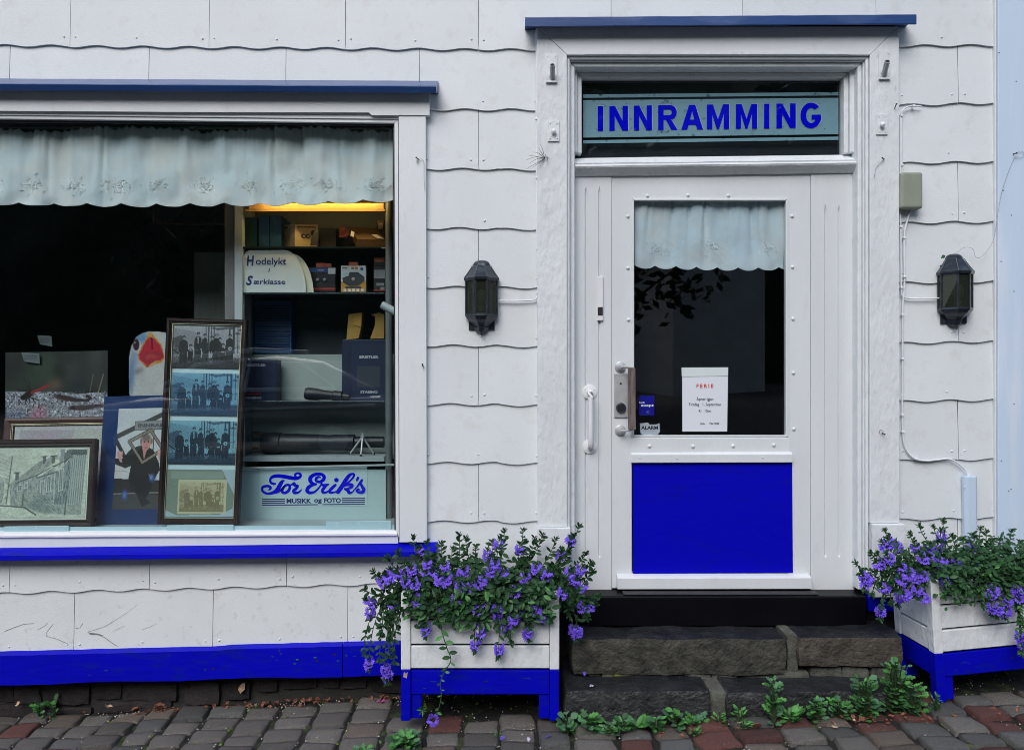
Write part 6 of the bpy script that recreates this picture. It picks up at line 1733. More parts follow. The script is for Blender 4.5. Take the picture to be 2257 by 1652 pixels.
for o in [k for k in pl2.children if k.name.startswith('bare_patch')]: bpy.data.objects.remove(o)
pl1.location = PL1; WL[pl1.name] = PL1.copy()
Y2 = -.36
corner = P(2066, 1548, Y2)
r2 = Euler((0, R(-3.6), R(4.5)))
pl2.rotation_euler = r2; pl2.scale = (.97, .97, .955)
M2 = r2.to_matrix()
PL2 = corner - M2 @ Vector((-PW / 2 * .97, 0, 0)); pl2.location = PL2; WL[pl2.name] = PL2.copy()

# ------------------------------------------------------------------ leaves and flowers
def leaf_mesh(name, mtl, w=.30, curl=.12, n=4, lobes=0, seed=0):
    r_ = random.Random(seed); vs = []; fs = []
    for i in range(n + 1):
        t = i / n
        ww = w * math.sin(math.pi * min(1, t * .92 + .06)) ** .8 * (0.75 + .5 * t if not lobes else 1)
        if lobes: ww *= (1.25 if i % 2 else .62)
        z = -curl * t * t
        vs += [(t, -ww, z + .05 * (1 if i else 0)), (t + (.04 if lobes and i % 2 else 0), 0, z - .02), (t, ww, z + .05 * (1 if i else 0))]
    for i in range(n):
        a = i * 3
        fs += [(a, a + 3, a + 4, a + 1), (a + 1, a + 4, a + 5, a + 2)]
    me = bpy.data.meshes.new(name); me.from_pydata(vs, [], fs); me.materials.append(M[mtl])
    for p in me.polygons: p.use_smooth = not lobes
    return me
LEAVES = [leaf_mesh('leaf', 'leaf', .22, .15), leaf_mesh('leaf', 'leaf', .27, .28), leaf_mesh('leaf', 'leaf_deep', .25, .05), leaf_mesh('leaf', 'leaf', .17, -.10)]
NARROW = [leaf_mesh('leaf', 'leaf', .13, -.10, 3), leaf_mesh('leaf', 'leaf_deep', .14, .10, 3)]
def flower_mesh(seed, mtl):
    r_ = random.Random(seed); vs = []; fs = []
    for k in range(5):
        an = R(90 + (k - 2) * 33 + r_.uniform(-5, 5)); L = r_.uniform(.85, 1.1); w = .19; bend = r_.uniform(.05, .35)
        d = Vector((math.cos(an), 0, math.sin(an))); s = Vector((-d.z, 0, d.x)); n0 = len(vs)
        yb = lambda t: -.25 * math.sin(t * 2.2) + bend * t * t
        for t, ww in ((.05, .05), (.45, .13), (.8, w), (1.0, .07)):
            for q in (-1, 1):
                p = d * L * t + s * ww * q; vs.append((p.x, yb(t), p.z))
        for i in range(3): fs.append((n0 + 2 * i, n0 + 2 * i + 1, n0 + 2 * i + 3, n0 + 2 * i + 2))
    me = bpy.data.meshes.new('flower'); me.from_pydata(vs, [], fs); me.materials.append(M[mtl])
    return me
FLOWERS = [flower_mesh(i, 'petal') for i in range(5)]; PALE = [flower_mesh(9, 'petal_pale')]

def basis(xax, up):
    x = xax.normalized(); z = up - x * up.dot(x)
    if z.length < 1e-4: z = x.orthogonal()
    z.normalize(); y = z.cross(x)
    return Matrix((x, y, z)).transposed().to_4x4()

class Plant:
    def __init__(s, loc, label, cat, group, name='fan_flower_plant'):
        s.t = thing(name, loc, label, cat, group); s.leaves = []; s.flowers = []; s.stems = MB()
    def leaf(s, me, p, d, up, L): s.leaves.append((me, Matrix.Translation(p) @ basis(d, up) @ Matrix.Diagonal((L, L, L, 1)), p))
    def flower(s, me, p, rad, face, L):
        z = rad.normalized(); y = -(face - z * face.dot(z)); y.normalize(); x = y.cross(z)
        s.flowers.append((me, Matrix.Translation(p) @ Matrix((x, y, z)).transposed().to_4x4() @ Matrix.Diagonal((L, L, L, 1)), p))
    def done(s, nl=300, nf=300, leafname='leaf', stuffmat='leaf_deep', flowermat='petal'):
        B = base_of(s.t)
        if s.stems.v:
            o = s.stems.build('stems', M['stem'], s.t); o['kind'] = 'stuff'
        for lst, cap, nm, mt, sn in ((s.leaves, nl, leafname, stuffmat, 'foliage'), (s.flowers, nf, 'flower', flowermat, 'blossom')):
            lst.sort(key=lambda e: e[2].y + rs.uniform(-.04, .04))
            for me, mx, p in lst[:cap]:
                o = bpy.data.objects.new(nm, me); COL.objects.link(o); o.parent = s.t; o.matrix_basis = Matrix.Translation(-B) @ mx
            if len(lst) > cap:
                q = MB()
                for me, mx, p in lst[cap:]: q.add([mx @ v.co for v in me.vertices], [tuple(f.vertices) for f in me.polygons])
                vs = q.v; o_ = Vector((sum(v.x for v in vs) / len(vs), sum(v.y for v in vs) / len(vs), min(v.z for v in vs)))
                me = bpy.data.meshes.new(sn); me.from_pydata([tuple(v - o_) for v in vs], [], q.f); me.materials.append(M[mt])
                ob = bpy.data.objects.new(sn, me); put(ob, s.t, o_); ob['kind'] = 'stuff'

def bez(p0, p1, p2, p3, n):
    return [p0 * (1 - t) ** 3 + p1 * 3 * t * (1 - t) ** 2 + p2 * 3 * t * t * (1 - t) + p3 * t ** 3 for t in [i / n for i in range(n + 1)]]

def grow(pl, S, T, rp, flowers=7, dens=1.0, drop=None, lsize=1.0):
    """a stem from the soil S to the tip T"""
    hang = T.z < S.z - .03
    d = T - S
    if hang:
        c1 = S + Vector((d.x * .5, d.y * .75, .11 + rp.uniform(0, .05))); c2 = Vector((T.x + rp.uniform(-.02, .02), T.y + .004, max(T.z + .12, S.z - .02)))
    else:
        c1 = S + Vector((d.x * .25, d.y * .3, d.z * .35 + .02)); c2 = T - Vector((d.x * .15, d.y * .15, .05 + d.z * .2))
    n = max(6, int(d.length / .016)); path = bez(S, c1, c2, T, n)
    pl.stems.tube(path[:: 1 if n < 12 else 2] + ([path[-1]] if n >= 12 else []), .0019, 5, False)
    L = len(path)
    for i in range(2, L):
        tg = (path[min(i + 1, L - 1)] - path[i - 1]).normalized()
        t = i / (L - 1)
        for k in range(1 if rp.random() < .55 * dens else 2):
            an = i * 2.4 + k * 3.1 + rp.uniform(-.5, .5)
            a = tg.orthogonal().normalized(); b = tg.cross(a)
            rd = a * math.cos(an) + b * math.sin(an)
            if rd.y > .3: rd.y *= -.3
            ln = rp.uniform(.022, .041) * (1.2 - .5 * t) * lsize
            pl.leaf(rp.choice(LEAVES), path[i], rd + tg * rp.uniform(.2, .8) + Vector((0, -.15, 0)), Vector((rd.x * .2, -.8, .6)), ln)
    tg = (path[-1] - path[-3]).normalized()
    # rosette of small leaves at the tip
    a = tg.orthogonal().normalized(); b = tg.cross(a)
    for k in range(11):
        an = k * 2.4; rd = a * math.cos(an) + b * math.sin(an)
        pl.leaf(rp.choice(NARROW), T - tg * (.014 - .0012 * k), rd + tg * (.5 + .09 * k), -rd * .2 + Vector((0, -.5, .5)), rp.uniform(.014, .024))
    for k in range(flowers):
        an = k * 2.4 + rp.uniform(-.4, .4); rd = a * math.cos(an) + b * math.sin(an)
        back = .012 + .034 * (k / max(1, flowers)) + rp.uniform(-.004, .004)
        p = T - tg * back + rd * rp.uniform(.006, .013)
        if p.y > T.y + .006: p.y = T.y + .002
        pl.flower(rp.choice(FLOWERS if rp.random() < .985 else PALE), p, rd * 1.0 + tg * rp.uniform(-.5, .2) + Vector((0, -.2, -.15)), Vector((rd.x * .5, -1, rd.z * .4 + .25)), rp.uniform(.0140, .0190))

def make_plant(PLc, rot, label, tips, seed, topz, filler, vine=None, greens=(), lscale=1.0):
    rp = random.Random(seed)
    t = Plant(PLc + rot @ Vector((0, PD / 2, PH - .05)), label, 'flowering plant', 'fan flowers in the planter boxes')
    soil = lambda u, v: PLc + rot @ Vector((lerp(-PW / 2 + .05, PW / 2 - .05, u), lerp(.05, PD - .05, v), PH - .06))
    def start_for(T):
        lx = (rot.transposed() @ (T - PLc)).x
        u = min(1, max(0, lx / PW + .5)); u = lerp(.5, u, .8) + rp.uniform(-.08, .08)
        return soil(min(1, max(0, u)), rp.uniform(.1, .8))
    for (px, py, y, nf) in tips:
        T = P(px, py, y); grow(t, start_for(T), T, rp, nf + 3)
    for (px, py, y) in greens:
        T = P(px, py, y); grow(t, start_for(T), T, rp, 0, .7, None, 1.1 * lscale)
    if vine: vine(t, rp)
    # inner mass of larger leaves
    for k in range(filler):
        u, v = rp.uniform(-.02, 1.02), rp.uniform(0, 1); p = soil(u, v); h = topz * (1 - .5 * abs(u - .5) ** 2 * 2) * (1 - .25 * (1 - v))
        p.z += rp.uniform(-.03, h); p.y += -.07 * (1 - v); an = rp.uniform(0, 6.28)
        t.leaf(rp.choice(LEAVES), p, Vector((math.cos(an), math.sin(an) - .5, rp.uniform(-.2, .7))), Vector((rp.uniform(-.4, .4), -.6, .7)), rp.uniform(.026, .050) * lscale)
    for k in range(int(filler * .45)):
        u = rp.uniform(-.03, 1.03); p = soil(u, 0); p.y -= rp.uniform(.06, .095); p.z += rp.uniform(-.035 - .05 * rp.random() ** 2, .10); an = rp.uniform(3.3, 6.1)
        t.leaf(rp.choice(LEAVES), p, Vector((math.cos(an) * .8, math.sin(an) * .5, rp.uniform(-.8, .4))), Vector((rp.uniform(-.4, .4), -.8, .5)), rp.uniform(.026, .046) * lscale)
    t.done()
    return t
c6 = lambda x, y: ((x / 1.753 + 1350) / 1.7509, (y / 1.753 + 1950) / 1.7509)
FR, MI, BK = PLY - .035, PLY + .06, PLY + .20
T1 = []
for x, y, d, nf in [(510, 880, FR, 10), (845, 985, FR, 10), (1002, 1015, FR, 11), (878, 890, FR, 9), (1205, 905, FR, 12), (850, 752, FR, 9), (1000, 775, FR, 10), (1120, 735, FR, 9), (1060, 865, FR, 11), (1120, 800, FR, 9),
      (1540, 900, MI, 16), (1520, 880, MI + .02, 12), (240, 1150, MI, 12), (130, 1105, MI, 7), (255, 1190, MI, 8), (140, 760, MI, 8), (108, 625, MI, 8), (262, 655, MI, 7), (195, 470, MI, 7), (262, 425, MI, 8), (318, 420, MI, 8), (240, 450, FR, 8),
      (432, 612, FR, 8), (620, 655, FR, 9), (1000, 655, FR, 9), (1160, 650, FR, 8), (1270, 615, FR, 8), (1268, 670, FR, 7), (1325, 720, FR, 6), (1455, 560, FR, 9), (1600, 660, MI, 8), (1665, 660, MI, 8), (1575, 400, MI, 9), (1590, 510, MI, 9), (1545, 480, MI, 7),
      (1505, 195, BK, 8), (1430, 290, BK, 9), (1150, 255, BK, 10), (1010, 215, BK, 8), (930, 290, BK, 7), (985, 355, MI, 8), (520, 350, MI, 7), (640, 470, FR, 8), (600, 455, FR, 7), (700, 440, MI, 6), (740, 520, FR, 8), (875, 500, FR, 7), (830, 520, FR, 6), (955, 410, MI, 7),
      (1010, 450, MI, 7), (1190, 450, MI, 9), (1130, 545, FR, 9), (1260, 385, MI, 7), (1345, 425, MI, 8), (1500, 430, MI, 8), (430, 500, FR, 6), (372, 490, FR, 6), (562, 420, MI, 6), (412, 400, MI, 7), (470, 272, BK, 7), (900, 460, FR, 6), (1050, 420, MI, 5), (770, 410, MI, 5), (640, 380, MI, 5), (720, 600, FR, 7), (870, 640, FR, 4), (510, 430, MI, 5)]:
    T1.append((*c6(x, y), d, nf))
G1 = [(*c6(x, y), d) for x, y, d in [(740, 190, BK), (780, 215, BK), (615, 250, BK), (520, 240, BK), (430, 205, BK), (690, 280, BK), (850, 270, BK), (1045, 160, BK), (1170, 160, BK), (1300, 190, BK), (1250, 215, BK), (1390, 220, BK), (1550, 135, BK), (1480, 300, BK), (1595, 320, MI), (1630, 380, MI), (1640, 440, MI),
      (1690, 600, MI), (1640, 620, MI), (320, 310, MI), (250, 340, MI), (155, 440, MI), (100, 560, MI), (95, 1000, MI), (200, 1040, MI), (300, 700, FR), (250, 780, MI), (215, 870, MI), (270, 900, MI), (290, 980, MI), (300, 1060, MI), (330, 820, MI + .03), (480, 740, FR), (510, 800, FR), (580, 780, FR), (740, 800, FR), (800, 810, FR), (1225, 820, FR), (1090, 920, FR),
      (1600, 760, MI), (1580, 700, MI), (1480, 740, MI), (1340, 770, FR), (1180, 300, BK), (960, 240, BK), (570, 330, MI), (680, 660, FR), (770, 690, FR), (920, 690, FR), (720, 640, FR), (1390, 420, MI), (1450, 480, FR), (1530, 620, FR), (1550, 560, FR), (380, 600, FR), (340, 640, MI)]]
def long_vine(t, rp):
    pts = [P(*c6(x, y), FR - .012 + d) for x, y, d in ((590, 560, .05), (585, 640, .01), (600, 760, 0), (625, 860, 0), (655, 960, 0), (682, 1040, 0), (640, 1120, 0), (612, 1190, 0), (618, 1280, 0), (596, 1380, 0), (560, 1440, .0))]
    pa = smooth_path(pts, 5); t.stems.tube(pa, .0022, 5, False)
    for i in range(6, len(pa) - 3, 2):
        sd = 1 if i % 4 else -1
        t.leaf(rp.choice(LEAVES), pa[i], Vector((sd * .9, -.25, rp.uniform(-.7, .3))), Vector((0, -.8, .5)), rp.uniform(.026, .042) if i < 30 else rp.uniform(.012, .022))
    T = pa[-1]
    for k in range(9):
        a = k * 2.4; rd = Vector((math.cos(a), -.3, math.sin(a)))
        t.flower(rp.choice(FLOWERS), T + rd * .012 + Vector((.0, 0, -.01 + .002 * k)), rd, Vector((rd.x * .5, -1, .2)), .016)
    for k in range(12): a = k * 2.4; t.leaf(NARROW[k % 2], P(*c6(490, 1380), FR), Vector((math.cos(a), -.3, .4 + math.sin(a))), Vector((0, -1, .3)), rp.uniform(.018, .032))
make_plant(PL1, Matrix.Identity(3), 'fan flower plant with purple blossoms spilling over the left planter', T1, 21, .17, 1150, vine=long_vine, greens=G1)
c8 = lambda x, y: ((x / 1.7537 + 3000) / 1.7509, (y / 1.7537 + 1950) / 1.7509)
F2, I2, B2 = Y2 - .03, Y2 + .07, Y2 + .2
T2 = []
for x, y, d, nf in [(735, 215, B2, 10), (795, 240, B2, 10), (700, 240, B2, 8), (560, 455, I2, 10), (575, 480, I2, 8), (690, 540, I2, 9), (590, 570, I2, 8), (840, 575, F2, 10), (930, 620, F2, 9), (960, 600, F2, 7), (690, 765, I2, 11), (815, 670, I2, 9), (730, 320, I2, 7), (820, 390, I2, 7), (820, 470, F2, 7), (885, 445, F2, 11), (930, 450, F2, 8), (965, 440, F2, 8), (1040, 440, I2, 9), (1115, 470, F2, 8), (1080, 330, I2, 9), (1110, 355, I2, 7),
      (1020, 250, B2, 10), (990, 275, B2, 8), (1100, 165, B2, 8), (1075, 235, B2, 8), (920, 245, B2, 8), (1205, 350, I2, 10), (1385, 395, I2, 7), (1430, 420, I2, 6), (1450, 545, F2, 11), (1440, 580, F2, 8), (1625, 620, F2, 12), (1640, 660, F2, 8), (1540, 760, F2, 10), (1450, 735, F2, 10), (1480, 750, F2, 8), (1640, 920, F2, 9), (1650, 970, F2, 8), (660, 370, I2, 5), (1310, 250, B2, 6), (1560, 690, F2, 7), (970, 325, I2, 5)]:
    T2.append((*c8(x, y), d, nf))
G2 = [(*c8(x, y), d) for x, y, d in [(720, 160, B2), (525, 385, I2), (625, 315, I2), (670, 320, I2), (955, 130, B2), (1050, 135, B2), (1115, 95, B2), (890, 185, B2), (1175, 200, B2), (1250, 220, B2), (1320, 190, B2), (1370, 150, B2), (1410, 170, B2), (1580, 165, B2), (1640, 240, B2), (1500, 220, B2), (1450, 230, B2), (1540, 280, B2), (1660, 260, B2), (1700, 230, B2), (1760, 220, B2), (1300, 300, I2), (1350, 280, I2), (1420, 330, I2), (1480, 350, I2), (1550, 350, I2), (1600, 400, I2), (1520, 440, F2), (1400, 480, F2), (1290, 450, F2), (1240, 430, I2), (1330, 420, I2), (1600, 480, F2), (1660, 560, F2), (1380, 620, F2), (1390, 680, F2), (1640, 780, F2), (1650, 860, F2), (1660, 1010, F2), (1285, 590, F2), (700, 690, I2), (760, 660, I2), (640, 600, I2), (780, 560, I2), (720, 470, I2), (700, 420, I2), (1180, 480, F2), (1150, 500, F2), (1000, 500, F2), (1800, 300, I2), (1750, 400, I2), (1720, 500, F2), (1260, 330, I2), (1200, 270, B2), (1370, 370, I2), (1450, 400, I2), (1530, 400, F2), (1580, 440, F2), (1620, 350, I2)]]
make_plant(PL2, M2, 'fan flower plant with purple blossoms and bright green shoots in the right planter', T2, 33, .16, 1250, greens=G2, lscale=.80)

# ------------------------------------------------------------------ weeds along the steps and in the joints
WL_ = [leaf_mesh('leaf', 'weed_leaf', .30, .10, 6, 1), leaf_mesh('leaf', 'weed_leaf', .34, .2, 6, 1, 2), leaf_mesh('leaf', 'weed_leaf_dull', .36, .15, 6, 1, 3)]
WS_ = [leaf_mesh('leaf', 'weed_leaf', .19, .12, 5), leaf_mesh('leaf', 'weed_leaf', .24, -.05, 5)]
WR_ = [leaf_mesh('leaf', 'weed_leaf', .42, .12, 5), leaf_mesh('leaf', 'weed_leaf_dull', .46, .22, 5)]
def weed(px, py, y, n, size, kinds, label, spread=1.0, tall=0.0, seed=0):
    rw = random.Random(seed + int(px)); g = P(px, py, y); X = g.x
    base = Vector((X, y, gz(X) - .004))
    t = Plant(base, label, 'weed', 'weeds in the pavement joints', 'weed'); n = int(n * 1.9)
    stems = max(2, n // 4)
    for k in range(n):
        an = rw.uniform(0, 6.28); hgt = tall * rw.random() ** 1.3 + .004 if tall else rw.uniform(.004, .02)
        out = Vector((math.cos(an), math.sin(an) * .8 - .15, 0)) * rw.uniform(.0, size * .55) * spread
        p = base + out + Vector((0, 0, hgt))
        if tall: t.stems.tube([base + out * .2, base + out * .6 + Vector((0, 0, hgt * .6)), p], .0016, 4, False)
        t.leaf(rw.choice(kinds), p, Vector((math.cos(an), math.sin(an) - .35, rw.uniform(.1, 1.2))), Vector((rw.uniform(-.5, .5), -.45, 1)), size * rw.uniform(.34, .82))
    t.done(300, 300, 'leaf', 'weed_leaf')
    return t
YW = -.40
weed(1250, 1600, YW, 16, .045, WR_, 'leafy green weed at the right foot of the left planter', 1.2, .07)
weed(1296, 1592, YW, 26, .052, WR_ + WL_, 'broad leaved weed growing at the left front of the lower step', 1.3, .07)
weed(1345, 1606, YW - .03, 22, .045, WL_, 'ragged low weed in front of the left end of the lower step', 1.4, .04)
weed(1402, 1580, YW + .005, 9, .098, WS_, 'dandelion rosette with long upright leaves against the lower step', .4, .01)
weed(1372, 1598, YW, 18, .045, WR_, 'small round leaved weed beside the dandelion rosette', 1.3, .05)
weed(1448, 1604, YW - .02, 22, .044, WR_ + WS_, 'weed with glossy oval leaves right of the dandelion rosette', 1.3, .05)
weed(1488, 1580, YW, 14, .050, WR_, 'weed with spoon shaped leaves before the mortar wedge', 1.1, .07)
weed(1530, 1586, YW, 18, .052, WL_, 'flat lobed weed beneath the crack of the lower step', 1.4, .03)
weed(1584, 1600, YW, 12, .04, WS_, 'thin weed sprouting under the wedge stone', 1.3, .05)
weed(1632, 1590, YW, 14, .04, WS_, 'wispy weed at the middle of the right lower stone', 1.4, .06)
weed(1704, 1592, YW - .01, 24, .058, WL_, 'tall weed with drooping grey green leaves before the lower step', .7, .18)
weed(1742, 1580, YW, 14, .075, WS_, 'dock plant with upright bright leaves before the lower step', .8, .03)
weed(1800, 1588, YW, 26, .050, WL_, 'bushy lobed weed right of the dock plant', 1.2, .08)
weed(1850, 1585, YW + .01, 24, .050, WL_ + WR_, 'low spreading weed left of the ivy like bush', 1.3, .07)
weed(1905, 1594, YW, 75, .046, WL_ + WR_, 'dense leafy weed clump at the right end of the lower step', 1.7, .16)
weed(1972, 1588, YW + .03, 110, .046, WL_ + WR_, 'tall dense leafy weed between the steps and the right planter', 2.0, .21)
weed(2012, 1590, YW, 40, .048, WL_, 'dark leafy weed at the left leg of the right planter', 1.6, .13)
weed(2062, 1605, YW, 34, .022, WS_, 'tiny yellow green weed in front of the right planter leg', 1.8, .07)
weed(893, 1626, -.46, 70, .046, WL_ + WR_, 'round green rosette weed in the cobbles below the left planter', 2.0, .05)
weed(800, 1652, -.50, 26, .034, WL_, 'small green weed at the lower picture edge left of the planter', 1.8, .03)
weed(88, 1572, .03, 9, .055, WL_, 'young pale weed with jagged leaves before the foundation', .7, .08)
weed(122, 1566, .03, 7, .055, WL_, 'small jagged weed right of the pale young weed', .7, .09)
weed(1640, 1606, YW - .05, 14, .026, WS_, 'tiny weed in the joint before the right lower stone', 1.6, .02)
weed(1530, 1620, -.47, 10, .026, WS_, 'single small sprout in the cobbles near the bottom edge', 1.4, .02)
weed(1100, 1600, -.42, 4, .02, WS_, 'very small sprout under the left planter', 1.2, .015)

# moss cushions and grit in the joints, dead leaves, fallen petals
rm = random.Random(17)
q = MB()
for k in range(420):
    X = rm.uniform(-2.9, 2.9); Yy = rm.uniform(-.75, .02); 
    if X > -.4 and rm.random() < .6: continue
    d = rm.uniform(.004, .010); c = Vector((X, Yy, gz(X) - .010))
    q.add([c + Vector((math.cos(a) * d, math.sin(a) * d * 1.8, rm.uniform(-.004, .003))) for a in (0, 1.05, 2.1, 3.14, 4.19, 5.24)] + [c + Vector((0, 0, d * .7))], [(i, (i + 1) % 6, 6) for i in range(6)])
e = q.build('moss', M['moss']); tag(e, None, None, None, 'stuff'); e['label'] = 'green moss in the joints between the cobbles'; e['category'] = 'moss'
q = MB()
for k in range(2000):
    X = rm.uniform(-2.9, 2.9); Yy = rm.uniform(-.75, .06) if rm.random() < .7 else rm.uniform(0, .06); d = rm.uniform(.0016, .0042); c = Vector((X, Yy, gz(X) - .006))
    q.add([c + Vector((d, 0, 0)), c + Vector((0, d, 0)), c + Vector((-d, 0, 0)), c + Vector((0, -d, 0)), c + Vector((0, 0, d)), c + Vector((0, 0, -d))], [(0, 1, 4), (1, 2, 4), (2, 3, 4), (3, 0, 4), (1, 0, 5), (2, 1, 5), (3, 2, 5), (0, 3, 5)])
e = q.build('grit', M['grit']); e['kind'] = 'stuff'; e['label'] = 'pale grit and crumbs in the joints of the pavement'; e['category'] = 'grit'
def dead_mesh(seed, mtl):
    r_ = random.Random(seed); vs = []; n = 5
    for i in range(n):
        for j in range(3):
            t = i / (n - 1); w = .34 * math.sin(math.pi * (t * .85 + .1)); vs.append((t - .5, (j - 1) * w, .25 * abs(j - 1) * r_.uniform(.3, 1.2) + r_.uniform(-.12, .12)))
    fs = [(i * 3 + j, i * 3 + j + 1, i * 3 + j + 4, i * 3 + j + 3) for i in range(n - 1) for j in range(2)]
    me = bpy.data.meshes.new('dead_leaf'); me.from_pydata(vs, [], fs); me.materials.append(M[mtl]); return me
DM = [dead_mesh(i, 'dead_leaf') for i in range(4)] + [dead_mesh(9, 'straw')]
LIT = MB()
for k in range(150):
    px = rm.choice([rm.gauss(680, 70), rm.gauss(360, 22), rm.gauss(850, 30), rm.uniform(0, 870), rm.gauss(560, 60), rm.uniform(1280, 2000), rm.uniform(1850, 2250)])
    Yy = rm.uniform(.0, .06) if px < 880 else rm.uniform(-.48, -.40); X = P(px, 0, Yy).x; L = rm.uniform(.012, .032)
    me = rm.choice(DM); mx = Matrix.Translation((X, Yy, gz(X) + rm.uniform(-.002, .012))) @ Euler((rm.uniform(-.8, .8), rm.uniform(-.8, .8), rm.uniform(0, 6.28))).to_matrix().to_4x4() @ Matrix.Diagonal((L, L, L, 1))
    LIT.add([mx @ v.co for v in me.vertices], [tuple(f.vertices) for f in me.polygons])
e = LIT.build('leaf_litter', M['dead_leaf']); e['kind'] = 'stuff'; e['label'] = 'dry brown leaf litter along the foot of the wall'; e['category'] = 'leaf litter'
for k, (px, py, yy, L, mi, lb) in enumerate([(535, 1515, .05, .05, 4, 'twisted pale dry leaf hanging against the dark foundation'), (350, 1552, .0, .045, 0, 'curled brown leaf lying on the first cobbles'), (697, 1540, .04, .048, 1, 'round brown leaf leaning on the foundation'), (40, 1570, .03, .035, 4, 'pale straw leaf at the left foundation foot'), (238, 1556, .0, .05, 4, 'flat tan leaf beside the jagged weeds'), (1885, 1600, -.46, .045, 4, 'dry tan leaf among the right cobbles'), (1838, 1625, -.5, .03, 4, 'small straw coloured leaf between two cobbles'), (1668, 1600, -.45, .04, 3, 'brown crumpled leaf under the wedge stone'), (1630, 1590, -.42, .03, 4, 'small tan leaf beside the wispy weed')]):
    p = P(px, py, yy); p.z = max(gz(p.x) + .006, p.z if k == 0 else 0)
    o = bpy.data.objects.new('dead_leaf', DM[mi]); COL.objects.link(o); o.location = p; o.scale = (L, L, L); o.rotation_euler = (rm.uniform(-.6, .6), (1.2 if k == 0 else rm.uniform(-.5, .5)), rm.uniform(0, 6))
    tag(o, lb, 'dead leaf', 'dead leaves at the foot of the wall')
for k, (px, py, yy, mi, lb) in enumerate([(1285, 1486, -.33, 0, 'purple fallen blossom at the left end of the lower step'), (1305, 1513, -.36, 1, 'pale fallen blossom on the edge of the lower step'), (1110, 1612, -.45, 0, 'purple fallen blossom on a grey cobble under the planter'), (1205, 1600, -.45, 0, 'purple fallen blossom on a red cobble'), (1162, 1618, -.47, 1, 'pale fallen blossom in a joint left of the red cobble')]):
    p = P(px, py, yy)
    if py > 1590: p.z = gz(p.x) + .008
    o = bpy.data.objects.new('fallen_blossom', (FLOWERS + PALE)[0 if mi == 0 else 5]); COL.objects.link(o); o.location = p + Vector((0, 0, .003)); o.scale = (.016,) * 3; o.rotation_euler = (-1.1, rm.uniform(-.4, .4), rm.uniform(0, 6)); tag(o, lb, 'blossom', 'fallen blossoms')
q = MB(); c = P(842, 1545, -.02); c.z = gz(c.x) + .008
for k in range(14):
    a = rm.uniform(0, 6.28); d = Vector((math.cos(a), math.sin(a) * .6, rm.uniform(0, .5))) * .022
    q.add([c, c + d + Vector((.004, 0, .004)), c + d * 1.2, c + d + Vector((-.004, 0, -.002))], [(0, 1, 2, 3)])
tag(q.build('pink_blossom', M['petal_pink']), 'wilted pink blossom on the cobbles left of the planter', 'blossom')
mat('house_white', (0.82, 0.82, 0.82), 0.7, 0.03, 3)
mat('car_paint', (0.20, 0.21, 0.23), 0.15, 0.05, 4, 0.0, spec=0.6, coat=1.0)
mat('added_hill_green', (0.022, 0.040, 0.020), 0.95, 0.6, 0.8, 0.0)
# ------------------------------------------------------------------ across the lane (behind the camera, seen only as reflections in the panes)
rk = random.Random(41)
def zl(x, y): return zfar(x, y)
